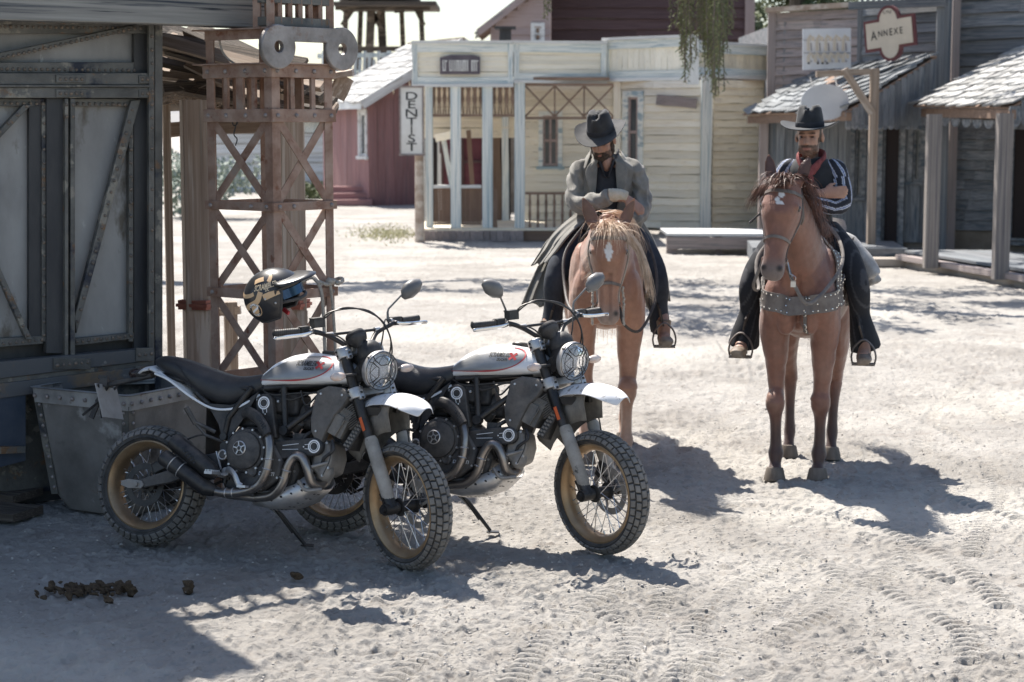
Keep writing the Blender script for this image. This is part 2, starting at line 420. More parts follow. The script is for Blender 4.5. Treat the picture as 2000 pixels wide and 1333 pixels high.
ground = mesh_obj('ground', make_ground(), m_sand); tag(ground, 'pale trampled sand of the street, full of hoof prints and tyre tracks', kind='structure')
def ground_z(x, y):
    return 0.0

# loose grit and small clods on the sand, one object
gr_ = random.Random(77); mbv = []; mbf = []
base8 = [(-1, -1, -.6), (1, -1, -.6), (1, 1, -.6), (-1, 1, -.6), (-.6, -.7, .6), (.7, -.6, .7), (.6, .6, .5), (-.7, .7, .6)]
for _ in range(10000):
    Y_ = 6.8+16*gr_.random()**1.7; X_ = gr_.uniform(-.29, .29)*Y_
    if vnoise(np.array([X_*.9]), np.array([Y_*.9]), 61)[0] < .42 and gr_.random() < .8: continue
    s_ = gr_.choice((.002, .0028, .0035, .0035, .0045, .006))*gr_.uniform(.8, 1.3); k_ = len(mbv); a_ = gr_.random()*6.28
    for (x, y, z) in base8:
        x, y = x*math.cos(a_)-y*math.sin(a_), x*math.sin(a_)+y*math.cos(a_); mbv.append((X_+x*s_*gr_.uniform(.7, 1.3), Y_+y*s_*gr_.uniform(.7, 1.3), z*s_*.8+.002))
    mbf += [tuple(k_+i for i in q) for q in ((0, 3, 2, 1), (4, 5, 6, 7), (0, 1, 5, 4), (1, 2, 6, 5), (2, 3, 7, 6), (3, 0, 4, 7))]
gme = bpy.data.meshes.new('grit'); gme.from_pydata(mbv, [], mbf); gme.update()
m_grit = mat('grit', (0.32, 0.29, 0.26), (0.48, 0.45, 0.41), scale=3, rough=.95)
tag(mesh_obj('gravel', gme, m_grit), 'loose grit and small clods scattered over the sand', kind='stuff')
# ------------------------------------------------------------------ shared materials
m_steel_dk = mat('painted_steel', (0.085, 0.083, 0.075), (0.175, 0.168, 0.15), scale=4, rough=0.5, bump=0.8, bscale=14, detail=9, metal=0.2, spots=[((0.26, 0.24, 0.20), 5.2, 0.58, 0.62), ((0.20, 0.115, 0.06), 7, 0.61, 0.68), ((0.025, 0.03, 0.045), 2.8, 0.58, 0.66)])
m_steel_bk = mat('black_steel', (0.04, 0.04, 0.042), (0.075, 0.073, 0.07), scale=6, rough=0.6, bump=0.3, stretch=(1, 1, .3))
m_panel = mat('grey_sheet', (0.24, 0.232, 0.22), (0.37, 0.36, 0.34), scale=2.0, detail=9, rough=0.55, bump=0.12, metal=0.1, stretch=(1, 1, 0.45), spots=[((0.14, 0.12, 0.095), 4.5, 0.59, 0.68), ((0.16, 0.155, 0.15), 1.1, 0.55, 0.75), ((0.45, 0.44, 0.42), 16.0, 0.66, 0.72), ((0.36, 0.355, 0.34), 1.7, 0.60, 0.75)])
m_rust = mat('rusty_iron', (0.25, 0.145, 0.10), (0.42, 0.30, 0.235), scale=7, rough=0.75, bump=0.4, bscale=60, metal=0.15, spots=[((0.34, 0.27, 0.22), 5, 0.56, 0.68), ((0.20, 0.075, 0.04), 11, 0.60, 0.70)])
m_rust_lt = mat('worn_iron_plate', (0.20, 0.18, 0.165), (0.36, 0.33, 0.31), scale=7, rough=0.5, bump=0.5, metal=0.4, spots=[((0.2, 0.12, 0.08), 6, 0.60, 0.7)])
m_rivet = mat('rivet_head', (0.13, 0.12, 0.11), (0.26, 0.20, 0.15), scale=30, rough=0.6, metal=0.2)
m_rivet_br = mat('rusty_rivet', (0.22, 0.18, 0.16), (0.38, 0.34, 0.32), scale=30, rough=0.5, metal=0.3)
m_oldwood = wood('weathered_wood', (0.27, 0.20, 0.15), (0.42, 0.33, 0.26), (0.50, 0.43, 0.36), vary=.2, bump=.22, st=3.5)
m_beamwood = wood('grey_beam_wood', (0.22, 0.21, 0.19), (0.36, 0.345, 0.31), (0.05, 0.06, 0.075), vary=.1, lo=.5, hi=.6, bump=.25, st=3)
m_darkwood = wood('dark_wood', (0.055, 0.045, 0.038), (0.14, 0.11, 0.085), (0.22, 0.18, 0.14), vary=.3)
m_redtrim = mat('red_trim', (0.30, 0.10, 0.07), (0.40, 0.17, 0.12), scale=12, rough=0.8, bump=.3)
m_rope = mat('rope', (0.36, 0.31, 0.25), (0.52, 0.47, 0.40), scale=60, rough=0.95, bump=.6)

# ------------------------------------------------------------------ riveted shed wall on the left
W0 = Vector((-1000/FPX*10.4, 10.4, 0)); W1 = Vector((-682/FPX*11.0, 11.0, 0)); WU = (W1-W0).normalized(); WN = Vector((WU.y, -WU.x, 0))
shed = empty('riveted_shed', (W1.x, W1.y, 0), label='riveted iron panelled shed with wooden top beam along the left edge', cat='shed')
def wc(px, py, off=0.0):
    p = onplane(px, py, W0+WN*off, WN); return ((p-W0).dot(WU), p.z)
def wprism(mb, poly, off, th):          # off: front face in front of the wall plane
    P = [wc(x, y, off) for x, y in poly]
    mb.prism(P, W0+WN*(off-th/2), WU, (0, 0, 1), th)
def wpart(name, m, polys, bevel=0.004):
    mb = MB(); to_local(shed, mb)
    for poly, off, th in polys:
        if len(poly) == 4 and not isinstance(poly[0], tuple):
            x0, y0, x1, y1 = poly; poly = [(x0, y1), (x1, y1), (x1, y0), (x0, y0)]
        wprism(mb, poly, off, th)
    return mb.build(name, m, shed, smooth=False, bevel=bevel)
# sheets
for q in [(-420, 196, -60, 668), (-40, 196, 72, 668), (140, 196, 268, 665)]: wpart('panel', m_panel, [(q, -0.10, 0.01)], 0)
for q in [(-420, 40, 280, 150)]: wpart('panel', m_panel, [(q, -0.101, 0.01)], 0)
wpart('base_sheet', m_steel_dk, [((-420, 735, 300, 960), -0.105, 0.01)], 0)
# channels and recesses
for q, off, th in [((-420, 14, 318, 48), 0.0, .05), ((-420, 30, 300, 66), -0.04, .03), ((-420, 143, 300, 166), 0.0, .06), ((-420, 171, 300, 192), 0.004, .06), ((-420, 166, 300, 171), 0.02, .04)]:
    o = wpart('rail', m_steel_dk, [(q, off, th)])
wpart('rail', m_steel_dk, [((-420, 122, 262, 143), -0.05, .04)])
wpart('rail', m_steel_dk, [((-420, 193, 268, 208), -0.055, .03)])
o = wpart('rail', m_steel_dk, [([(-420, 690), (85, 656), (85, 672), (-420, 712)], -0.05, .04)])
o = wpart('rail', m_steel_dk, [([(146, 676), (262, 662), (262, 650), (146, 662)], -0.05, .04)])
m_beam_or = mat('scuffed_beam', (0.20, 0.135, 0.08), (0.10, 0.10, 0.10), scale=3.2, rough=.6, bump=.3, fac=(.42, .52), spots=[((0.28, .26, .24), 9, .62, .7)])
wpart('lower_beam', m_beam_or, [([(-420, 790), (302, 704), (302, 680), (-420, 745)], 0.03, .08)])
wpart('lower_beam', m_beam_or, [([(-420, 836), (302, 738), (302, 714), (-420, 800)], 0.03, .08)])
wpart('lower_beam', m_steel_dk, [([(-420, 800), (302, 714), (302, 704), (-420, 790)], 0.015, .06)])
wpart('corner_post', m_steel_dk, [((303, 34, 318, 975), 0.01, .10)])
wpart('corner_post', m_steel_dk, [((291, 40, 302, 700), 0.018, .03)])
wpart('upright', m_steel_bk, [((262, 60, 292, 143), -0.06, .03)], 0)
wpart('upright', m_steel_bk, [((262, 193, 292, 690), -0.06, .03)], 0)
wpart('upright', m_steel_dk, [((252, 200, 261, 668), -0.05, .04)])
wpart('upright', m_steel_bk, [((57, 208, 82, 665), -0.06, .03)], 0)
wpart('upright', m_steel_dk, [((82, 200, 91, 668), -0.045, .04)])
wpart('upright', m_steel_bk, [((91, 193, 126, 690), -0.03, .05)], 0)
wpart('upright', m_steel_dk, [((127, 193, 134, 700), 0.0, .06)])
wpart('upright', m_steel_dk, [((138, 193, 147, 700), 0.0, .06)])
wpart('upright', m_steel_dk, [((134, 193, 138, 700), -0.03, .03)])
for xx in (-130, -290):
    wpart('upright', m_steel_dk, [((xx, 193, xx+20, 740), 0.0, .06)])
wpart('brace', m_steel_dk, [([(-60, 128), (268, 58), (268, 48), (-60, 116)], -0.02, .04)])
wpart('brace', m_steel_dk, [([(146, 620), (256, 197), (275, 195), (150, 652)], -0.03, .04)])
wpart('brace', m_steel_dk, [([(-30, 285), (46, 205), (62, 205), (-30, 302)], -0.03, .04)])
wpart('brace', m_steel_dk, [([(-30, 480), (52, 664), (64, 664), (-30, 455)], -0.03, .04)])
for q in [(270, 33, 302, 50), (110, 147, 168, 162), (272, 148, 302, 163), (110, 175, 168, 190), (272, 176, 302, 191), (266, 680, 302, 706), (266, 716, 302, 736), (105, 700, 178, 722)]:
    wpart('splice_plate', m_steel_dk, [(q, 0.012+.03*(q[1] > 600), .012)], .002)
# rivets: one joined part, too many and too small to pick apart
mb = MB(); to_local(shed, mb)
def rivs(a, b, n, off):
    for i in range(n):
        t = i/(n-1) if n > 1 else 0; x = a[0]+(b[0]-a[0])*t; y = a[1]+(b[1]-a[1])*t
        p = onplane(x, y, W0+WN*off, WN)
        mb.ball(p, (.0105*rng.uniform(.85, 1.15),)*3, 7, 5)
rivs((-200, 50), (275, 56), 44, -0.04); rivs((6, 113), (262, 56), 26, -0.02); rivs((-200, 133), (262, 138), 42, -.05)
rivs((-200, 200), (84, 203), 24, -.05); rivs((152, 203), (256, 205), 10, -.05); rivs((86, 215), (86, 655), 18, -.045); rivs((256, 215), (256, 655), 18, -.045)
rivs((152, 628), (258, 215), 19, -.03); rivs((0, 546), (54, 655), 7, -.03); rivs((0, 258), (52, 208), 4, -.03)
rivs((297, 45), (297, 230), 8, .02); rivs((297, 250), (297, 690), 12, .018); rivs((130, 205), (130, 228), 2, 0.0); rivs((143, 205), (143, 228), 2, 0.0)
rivs((-180, 690), (82, 664), 22, -.05); rivs((150, 668), (256, 656), 10, -.05)
for y in (155, 183): rivs((118, y), (160, y), 5, .012); rivs((278, y), (298, y), 3, .012)
for y in (694, 727): rivs((272, y), (296, y-3), 3, .042)
rivs((112, 714), (172, 708), 6, .042); rivs((276, 40), (298, 40), 3, .012)
rivs((-180, 780), (0, 762), 10, .03); rivs((0, 790), (60, 800), 5, -.09)
mb.build('rivet', m_rivet, shed, kind='stuff')
# top wooden beam, roof deck, upper storey and its railing (above the frame, they throw the shade)
A = onplane(-420, 10, W0+WN*.16, WN); A.z = 0
BU = WU; bz = 2.875
Bp0 = W0+WN*.16-WU*1.6; Bp1 = onplane(519, 20, W0+WN*.16, WN); Bp1.z = 0
board('top_beam', shed, Bp0+Vector((0, 0, bz)), Bp1+Vector((0, 0, bz-.01)), .19, .14, m_beamwood, nrm=WN)
board('top_beam', shed, Bp0+Vector((0, 0, 3.08)), Bp1+Vector((0, 0, 3.06))-WU*.55, .14, .18, m_beamwood, nrm=WN)
Lw = (Bp1-Bp0).length
def roof_pt(u, v, z): return Bp0+WU*u-WN*v+Vector((0, 0, z))
for i in range(17):
    v = i*.24; board('roof_board', shed, roof_pt(0, v-.1, 3.22), roof_pt(Lw+.12, v-.1, 3.22), .235, .035, m_darkwood, nrm=(0, 0, 1))
mb = MB(); to_local(shed, mb)
for i in range(22):
    u = Lw-.05-i*.165; mb.bar(roof_pt(u, -.12, 3.24), roof_pt(u, -.12, 3.72), .03, .03)
mb.bar(roof_pt(0, -.12, 3.72), roof_pt(Lw+.05, -.12, 3.72), .06, .06); mb.build('railing', m_darkwood, shed, smooth=False)
mb = MB(); to_local(shed, mb)
c = roof_pt(1.6-2.0, 1.7, 4.3); rot = Matrix.Rotation(math.atan2(WU.y, WU.x), 3, 'Z'); mb.box(c, (4.1, 3.4, 2.1), rot); mb.build('upper_storey', m_darkwood, shed, smooth=False)
mb = MB(); to_local(shed, mb); mb.box(W0-WU*.5-WN*.16+Vector((0, 0, 1.45)), (3.0, .05, 2.9), rot)
mb.build('back_sheet', m_steel_bk, shed, smooth=False)
mb = MB(); to_local(shed, mb); mb.box(W0-WU*2.0-WN*3.0+Vector((0, 0, 1.45)), (.1, 6.0, 2.9), rot); mb.build('side_wall', m_steel_bk, shed, smooth=False)

# wooden steps by the shed
st = empty('wooden_step', tuple(gnd(20, 1005)), label='low dark plank steps at the foot of the riveted shed', cat='steps')
for i, (y0, y1, z) in enumerate([(1012, 1004, .03), (975, 968, .07), (930, 925, .12), (890, 885, .16)]):
    a = gnd(-260, y0-40, z); b = gnd(58, y1, z)
    board('tread', st, a+Vector((0, .12*i*0, 0)), b, .045, .26, m_darkwood, nrm=(-.35, -.93, 0))
    0 and board('riser', st, a+Vector((0, .03, -.06)), b+Vector((-.03, .03, -.06)), .09, .03, m_darkwood, nrm=(-.35, -.93, 0))

# ------------------------------------------------------------------ lattice tower column
TC = at(537, 600, 10.72); TC.z = 0; TL = at(411, 600, 11.04); TL.z = 0; TR = at(654, 600, 11.06); TR.z = 0; TB = TL+TR-TC
tower = empty('lattice_column', tuple(TC), label='rusty riveted lattice iron column with scroll plate at the corner of the shed', cat='column')
def tz(py): return at(537, py, 10.72).z
zs = dict(top=tz(-200), f0=tz(55), f1=tz(134), b2=tz(226), b3=tz(405), b4=tz(579), b5=tz(752), b6=tz(925))
cen = (TC+TB)/2
def V3(p, z): return Vector((p.x, p.y, z))
for P in (TC, TL, TR, TB):
    a = (TR-TC).normalized() if P in (TC, TL) else (TC-TR).normalized(); b = (TL-TC).normalized() if P in (TC, TR) else (TC-TL).normalized()
    mb = MB(); to_local(tower, mb); w_ = .062
    for d, e in ((a, b), (b, a)):
        c = P+d*w_/2+e*.004; n = e; mb.bar(V3(c, 0), V3(c, zs['f0']), .008 if True else 0, w_, up=tuple(d))
    mb.build('upright', m_rust, tower, smooth=False, bevel=.002)
faces = [(TC, TL), (TC, TR), (TL, TB), (TR, TB)]
rv = MB(); to_local(tower, rv)
for fi, (P, Q) in enumerate(faces):
    d = (Q-P).normalized(); n = d.cross(Vector((0, 0, 1)))
    if n.dot((P+Q)/2-cen) < 0: n = -n
    off = n*.012; L = (Q-P).length
    for zz, hh in ((zs['f1']-.012, .075), (zs['b2'], .075), (zs['b3'], .05), (zs['b4'], .055), (zs['b5'], .055), (zs['b6'], .055)):
        mb = MB(); to_local(tower, mb); mb.bar(V3(P+off-d*.012, zz), V3(Q+off+d*.012, zz), .012, hh); mb.build('cross_bar', m_rust, tower, smooth=False, bevel=.002)
        if fi < 2:
            for t in ((.06, .36, .66, .94) if zz > 2 else (.07, .3, .93)):
                rv.ball(V3(P+off+d*L*t+n*.007, zz), .014, 8, 5)
    for bay, (za, zb) in enumerate(((zs['b2'], zs['b3']), (zs['b3'], zs['b4']), (zs['b4'], zs['b5']), (zs['b5'], zs['b6']))):
        for k in ((0, 1) if fi < 2 else ()):
            a, b = (P+d*.05, Q-d*.05) if (k == (1 if fi in (0, 2) else 0)) else (Q-d*.05, P+d*.05)
            mb = MB(); to_local(tower, mb); mb.bar(V3(a-n*.010*(k+.3), za-.03), V3(b-n*.010*(k+.3), zb+.03), .006, .05, up=tuple(n.cross(Vector((0, 0, 1)))) if False else (0, 0, 1)); mb.build('brace', m_rust, tower, smooth=False)
    ts = (.26, .47, .68) if fi == 0 else ((.32, .66) if fi == 1 else (.3, .5, .7))
    for t in ts:
        wd = .055 if (fi == 0 and t == .47) or (fi > 1 and t == .5) else .028
        mb = MB(); to_local(tower, mb); mb.bar(V3(P+d*L*t, zs['b2']+.03), V3(P+d*L*t, zs['f1']-.04), .02, wd, up=tuple(d)); mb.build('baluster', m_rust, tower, smooth=False)
rv.build('rivet', m_rivet_br, tower, kind='stuff')
for zz in (zs['f1']+.03, zs['f0']):
    mb = MB(); to_local(tower, mb)
    e = .05; pts = [TC+(TC-cen).normalized()*e, TR+(TR-cen).normalized()*e*1.3, TB, TL+(TL-cen).normalized()*e*1.6]
    mb.loft([[V3(p, zz-.004) for p in pts], [V3(p, zz+.004) for p in pts]]); mb.build('flange', m_rust, tower, smooth=False)
mb = MB(); to_local(tower, mb); mb.bar(V3(TC, zs['f0']-.03), V3(TL, zs['f0']-.03), .012, .06); mb.build('cross_bar', m_rust, tower, smooth=False)
# upper cage above the scroll plate
UC = TC.copy(); UR = TR-(TR-TC)*.03; UL = TC+(TL-TC)*.2; UB = UL+UR-UC
for P in (UC, UR, UL, UB):
    mb = MB(); to_local(tower, mb); mb.bar(V3(P, zs['f0']+.004), V3(P, 3.4), .045, .045); mb.build('upright', m_rust, tower, smooth=False, bevel=.003)
for zz in (zs['f0']+.04, zs['f0']+.17, 3.3):
    mb = MB(); to_local(tower, mb)
    for P, Q in ((UC, UR), (UL, UB), (UC, UL), (UR, UB)): mb.bar(V3(P, zz), V3(Q, zz), .03, .05)
    mb.build('cross_bar', m_steel_dk, tower, smooth=False)
for t in (.16, .33, .5, .67, .84):
    for S in (Vector((0, 0, 0)), UL-UC):
        mb = MB(); to_local(tower, mb); p = UC+(UR-UC)*t+S; mb.bar(V3(p, zs['f0']+.03), V3(p, 3.3), .022, .03); mb.build('baluster', m_rust, tower, smooth=False)
# scroll plate
d = (TR-TC).normalized(); n = d.cross(Vector((0, 0, 1))); n = n if n.dot(TC-cen) > 0 else -n
zc = tz(92)
mb = MB(); to_local(tower, mb)
for P in (TC-d*.0, TR+d*.02):
    mb.lathe([(.034, -.018), (.122, -.018), (.127, -.012), (.127, .012), (.122, .018), (.034, .018)], V3(P+n*.055, zc), n, 40, closed=True)
p0 = V3(TC+n*.055+d*.03, zc+.075); p1 = V3(TR+n*.055, zc+.075); mb.bar(p0, p1, .0355, .085)
mb.build('scroll_plate', m_rust_lt, tower, bevel=.002)

# rope tied round the right hand leg of the tower
rp = MB(); c = V3(TR, 0)
loop = [V3(c, at(650, 548, 11.06).z)+Vector((math.cos(a)*.05, math.sin(a)*.05, .01*math.sin(a*2))) for a in np.linspace(0, 4*math.pi, 30)]
rp.tube(loop, .011, 7)
k = at(622, 552, 10.95)
rp.tube(spline([at(655, 548, 11.0), at(640, 556, 10.96), k, at(628, 572, 10.95), at(632, 620, 10.97), at(635, 700, 10.98)], 6), .011, 7)
rp.tube(spline([k, at(604, 543, 10.97), at(560, 575, 10.98), at(545, 592, 10.9)], 6), .012, 7)
rp.tube(spline([at(645, 556, 10.97), at(650, 600, 11.0), at(654, 660, 11.0), at(656, 715, 11.0)], 6), .009, 7)
rp.ball(at(645, 550, 10.98), (.03, .025, .022)); rp.ball(at(660, 553, 11.0), (.02, .02, .016))
for o_ in [rp.build('rope', m_rope, None)]: tag(o_, 'knotted rope tied round the right leg of the rusty lattice column', 'rope')

# ------------------------------------------------------------------ old porch roof of rough planks and its posts, behind the column
porch = empty('plank_porch', tuple(gnd(380, 930)), label='sagging rough plank porch roof on wooden posts behind the lattice column', cat='porch')
def post(px0, px1, py0, Y, trim=None):
    a = at(px0, py0, Y); b = at(px1, py0, Y); wd = (b-a).length; c = (a+b)/2
    board('post', porch, Vector((c.x, Y, 0)), Vector((c.x, Y, c.z)), wd, wd*.9, m_oldwood, nrm=(0.3, -.95, 0), variant=0)
    if trim:
        z = at(px0, trim, Y).z
        board('post_base', porch, Vector((c.x, Y, 0)), Vector((c.x, Y, z-.02)), wd*1.06, wd*.97, m_oldwood, nrm=(0.3, -.95, 0), variant=0)
        mb = MB(); to_local(porch, mb)
        for k_, e in ((0, 1.1), (.018, 1.22), (.04, 1.1)): mb.box((c.x, Y, z+k_), (wd*e, wd*e, .02), Matrix.Rotation(-.3, 3, 'Z'))
        mb.build('post_trim', m_redtrim, porch, smooth=False)
post(353, 408, 196, 11.75, 600); post(317, 332, 205, 12.6); post(543, 590, 168, 12.3, 600); post(438, 462, 590, 14.0)
board('rail', porch, at(405, 612, 14), at(470, 606, 14), .06, .06, m_oldwood)
r2 = random.Random(5)
for i in range(64):
    f = r2.random(); yy = 62+f*115+r2.uniform(-8, 8); Y = 11.5+2.6*r2.random()
    x0 = 318+r2.uniform(-60, 60); x1 = 560+f*40+r2.uniform(-60, 90); x1 = min(x1, 655 if f > .45 else 600)
    a = at(x0, yy, Y+.5); b = at(x1, yy+34+r2.uniform(-10, 24)+(25 if f < .5 else 0), Y)
    board('roof_plank', porch, a, b, r2.uniform(.05, .14), r2.uniform(.02, .04), m_darkwood if r2.random() < .65 else m_oldwood, nrm=(r2.uniform(-.2, .2), -.6, r2.uniform(.4, 1)))
for i in range(12):
    a = at(318, 175+i*3, 12+i*.1); b = at(420+r2.uniform(0, 60), 165+i*4+r2.uniform(-6, 6), 12.2+i*.1)
    board('roof_plank', porch, a, b, .06, .05, m_darkwood, nrm=(0, -1, .3))
board('end_board', porch, at(655, 190, 12.2), at(676, 150, 12.2), .11, .05, m_oldwood, nrm=(.4, -.9, 0)); board('end_board', porch, at(640, 150, 12.2), at(690, 142, 12.2), .04, .2, m_oldwood, nrm=(.4, -.9, 0))
board('plate_beam', porch, at(318, 255, 12.7), at(545, 242, 12.7), .10, .1, m_oldwood)
mb = MB(); to_local(porch, mb)
for i in range(260):                         # dry straw and twigs stuffed under the roof
    p = at(320+r2.random()*120, 168+r2.random()*36, 12+r2.random()*.6); q = p+Vector((r2.uniform(-.09, .09), r2.uniform(-.05, .05), r2.uniform(-.05, .03)))
    mb.bar(p, q, .004, .004)
mb.build('straw', m_oldwood, porch, smooth=False, kind='stuff')
wr_ = MB()
wr_.tube(spline([at(427, 66, 11.0), at(432, 95, 11.0), at(445, 115, 11.0), at(468, 131, 11.0)], 6), .006, 6)
tag(wr_.build('wire', m_rope, None), 'short pale cord hanging inside the top of the lattice column', 'cord')
wr_ = MB(); wr_.tube(spline([at(452, 232, 11.1), at(456, 245, 11.1), at(463, 243, 11.1), at(464, 236, 11.1), at(457, 262, 11.1), at(463, 272, 11.1), at(460, 285, 11.1)], 6), .004, 6)
tag(wr_.build('wire_hook', m_steel_bk, None), 'thin bent wire hook hanging below the rail of the lattice column', 'hook')

# ------------------------------------------------------------------ riveted bin
m_bin = mat('bin_sheet', (0.15, 0.14, 0.13), (0.27, 0.255, 0.235), scale=3.0, rough=0.6, metal=0.2, bump=.3, bscale=20, spots=[((0.06, 0.055, 0.05), 2.6, 0.57, 0.68), ((0.42, 0.41, 0.39), 3.4, 0.61, 0.68), ((0.19, 0.11, 0.07), 8, .64, .72)])
m_binrim = mat('bin_rim', (0.24, 0.23, 0.22), (0.42, 0.41, 0.39), scale=5, rough=.55, metal=.2, bump=.3, spots=[((0.16, 0.09, 0.06), 7, .58, .66)])
bn = empty('riveted_bin', tuple(gnd(205, 1028)), label='large tapered riveted metal bin with pale rim behind the motorcycle', cat='bin')
ex = Vector((.87, -.493, 0)); ey = Vector((.493, .87, 0)); cT = at(250, 770, 10.02); cT.z = 0
def rrect(a, b, rad, z, inset=0, n=5):
    out = []; c = cT-ex*.365+ey*.43
    for (sx, sy, a0) in ((1, -1, -90), (1, 1, 0), (-1, 1, 90), (-1, -1, 180)):
        for k_ in range(n):
            t = R_(a0+90*k_/(n-1)); out.append(c+ex*(sx*(a-rad)+math.cos(t)*rad)+ey*(sy*(b-rad)+math.sin(t)*rad)+Vector((0, 0, z)))
    return out
mb = MB(); to_local(bn, mb)
mb.loft([rrect(0.220, .29, .08, .0), rrect(0.250, .32, .08, .015), rrect(0.285, .35, .07, .09), rrect(0.350, .41, .03, .70)], caps=False)
mb.loft([rrect(0.340, .40, .03, .70), rrect(0.290, .35, .05, .12)], caps=False)
mb.add(rrect(0.240, .3, .08, .11), [tuple(range(20))]); mb.build('bin_body', m_bin, bn)
mb = MB(); to_local(bn, mb)
mb.loft([rrect(0.358, .418, .03, .635), rrect(0.364, .424, .03, .715), rrect(0.375, .435, .03, .722), rrect(0.335, .395, .03, .722)], caps=False); mb.build('rim', m_binrim, bn)
cc = cT-ex*.365+ey*.43
def binp(sx, sy, z): f = (z-.09)/.61; a = .285+(.30-.235)*f; b = .35+.06*f; return cc+ex*sx*a+ey*sy*b+Vector((0, 0, z))
for sx in (-1, 1):
    for (u, v) in ((ex, 0), (ey, 1)):
        mb = MB(); to_local(bn, mb)
        a = binp(sx, -1, .1); b = binp(sx, -1, .66); o2 = (-ex*sx*.02-ey*.004) if not v else (ey*.02+ex*sx*.004)
        mb.bar(a+o2, b+o2, .006 if False else (.05 if not v else .006), .006 if not v else .05, up=tuple(ey)); mb.build('corner_strip', m_steel_dk, bn, smooth=False)
mb = MB(); to_local(bn, mb)
for i in range(8): mb.ball(cc-ey*.426+ex*(-.33+.094*i)+Vector((0, 0, .675)), .013, 8, 5)
for i in range(11): mb.ball(cc+ex*.366+ey*(-.40+.08*i)+Vector((0, 0, .675)), .013, 8, 5)
for i in range(9):
    for sx in (-1, 1): mb.ball(binp(sx, -1, .14+.06*i)-ex*sx*.028-ey*.006, .011, 8, 5)
    mb.ball(binp(1, -1, .14+.06*i)+ex*.006+ey*.028, .011, 8, 5)
mb.build('rivet', m_rivet_br, bn, kind='stuff')
pl = board('grey_plank', None, at(15, 752, 10.95), at(306, 741, 11.0), .03, .20, m_beamwood, nrm=(-.6, -.8, 0)); 
tag(pl, 'weathered plank lying across the shed wall just behind the bin', 'plank')
bx = empty('lower_panel', tuple(gnd(10, 960)), label='dark blue riveted panel low on the left beside the bin', cat='panel')
mb = MB(); to_local(bx, mb)
m_blue = mat('dark_blue_paint', (0.035, 0.05, 0.075), (0.07, 0.08, 0.10), scale=4, rough=.6, bump=.3)
wprism(mb, [(-300, 990), (50, 900), (50, 760), (-300, 800)], 0.02, .03); mb.build('sheet', m_blue, bx, smooth=False)
mb = MB(); to_local(bx, mb); wprism(mb, [(-300, 900), (50, 885), (50, 872), (-300, 880)], 0.05, .03); mb.build('strap', m_steel_dk, bx, smooth=False)

# ------------------------------------------------------------------ manure on the ground
m_dung = mat('dung', (0.055, 0.035, 0.02), (0.12, 0.08, 0.045), scale=60, rough=.95, bump=1.0, bscale=120)
def clod(mb, c, s, r, fl=1.0):
    k = len(mb.v); mb.ball(c, (s*r.uniform(.8, 1.3), s*r.uniform(.8, 1.2), s*fl*r.uniform(.6, .9)), 9, 7, Euler((r.random(), r.random(), r.random())).to_matrix())
    c = mb.M @ Vector(c)
    for i in range(k, len(mb.v)):
        v = Vector(mb.v[i]); d = v-c; f = 1+.75*(vnoise(np.array([v.x*60]), np.array([v.y*60+v.z*90]), 3)[0]-.5)*1.6; mb.v[i] = tuple(c+d*f)
dp = empty('dung_pile', tuple(gnd(180, 1160)), label='flattened pile of brown manure on the shaded sand at lower left', cat='manure')
for (x0, x1, n_) in ((70, 150, 14), (95, 240, 60), (130, 225, 40)):
    for i in range(n_):
        p = gnd(r2.uniform(x0, x1), 1155+r2.gauss(0, 7)); mb = MB(); to_local(dp, mb); s_ = r2.choice((.008, .012, .016, .022))*r2.uniform(.8, 1.2); clod(mb, p+Vector((0, 0, s_*.2+.004)), s_, r2, 0.45); mb.build('clump', m_dung, dp)
for (x, y, s_, lb) in ((254, 1157, .033, 'round brown manure clod at the right end of the flattened pile'), (367, 1152, .026, 'lone brown manure clod on the sand between the pile and the front wheel'), (577, 1129, .022, 'small brown manure clod on the sand below the side stand')):
    mb = MB(); clod(mb, gnd(x, y)+Vector((0, 0, s_*.5)), s_, r2); tag(mb.build('dung_clod', m_dung, None), lb, 'manure')
# ================================================================== the street behind
m_cream = wood('cream_boards', (0.88, 0.80, 0.64), (0.92, 0.87, 0.76), (0.76, 0.66, 0.50), vary=.10, lo=.56, hi=.70)
m_cream2 = wood('cream_boards_worn', (0.83, 0.72, 0.53), (0.90, 0.82, 0.66), (0.62, 0.53, 0.41), vary=.14, lo=.52, hi=.64)
m_bluegrey = wood('flaking_blue_paint', (0.70, 0.72, 0.68), (0.82, 0.82, 0.77), (0.32, 0.42, 0.46), vary=.10, lo=.50, hi=.60)
m_whitepaint = wood('flaking_white_paint', (0.66, 0.66, 0.64), (0.78, 0.78, 0.76), (0.42, 0.40, 0.38), vary=.08)
m_greyboard = wood('grey_boards', (0.12, 0.125, 0.135), (0.27, 0.275, 0.28), (0.08, 0.105, 0.125), vary=.22)
m_pinkboard = wood('faded_red_boards', (0.27, 0.215, 0.20), (0.37, 0.315, 0.295), (0.18, 0.17, 0.17), vary=.15)
m_redboard = wood('red_barn_boards', (0.26, 0.13, 0.125), (0.37, 0.21, 0.20), (0.22, 0.15, 0.145), vary=.14)
m_darkred = wood('dark_red_boards', (0.085, 0.048, 0.048), (0.14, 0.088, 0.086), None, vary=.2)
m_postgrey = wood('grey_brown_post', (0.19, 0.165, 0.15), (0.29, 0.26, 0.235), (0.14, 0.13, 0.13), vary=.1)
m_mauve = wood('pink_house_boards', (0.36, 0.27, 0.25), (0.45, 0.36, 0.34), None, vary=.08)
m_brown = wood('brown_lattice', (0.19, 0.125, 0.09), (0.28, 0.19, 0.14), None, vary=.15)
m_gap = mat('shadowed_gap_wood', (0.16, 0.13, 0.10), (0.24, 0.20, 0.16), scale=3, rough=.95)
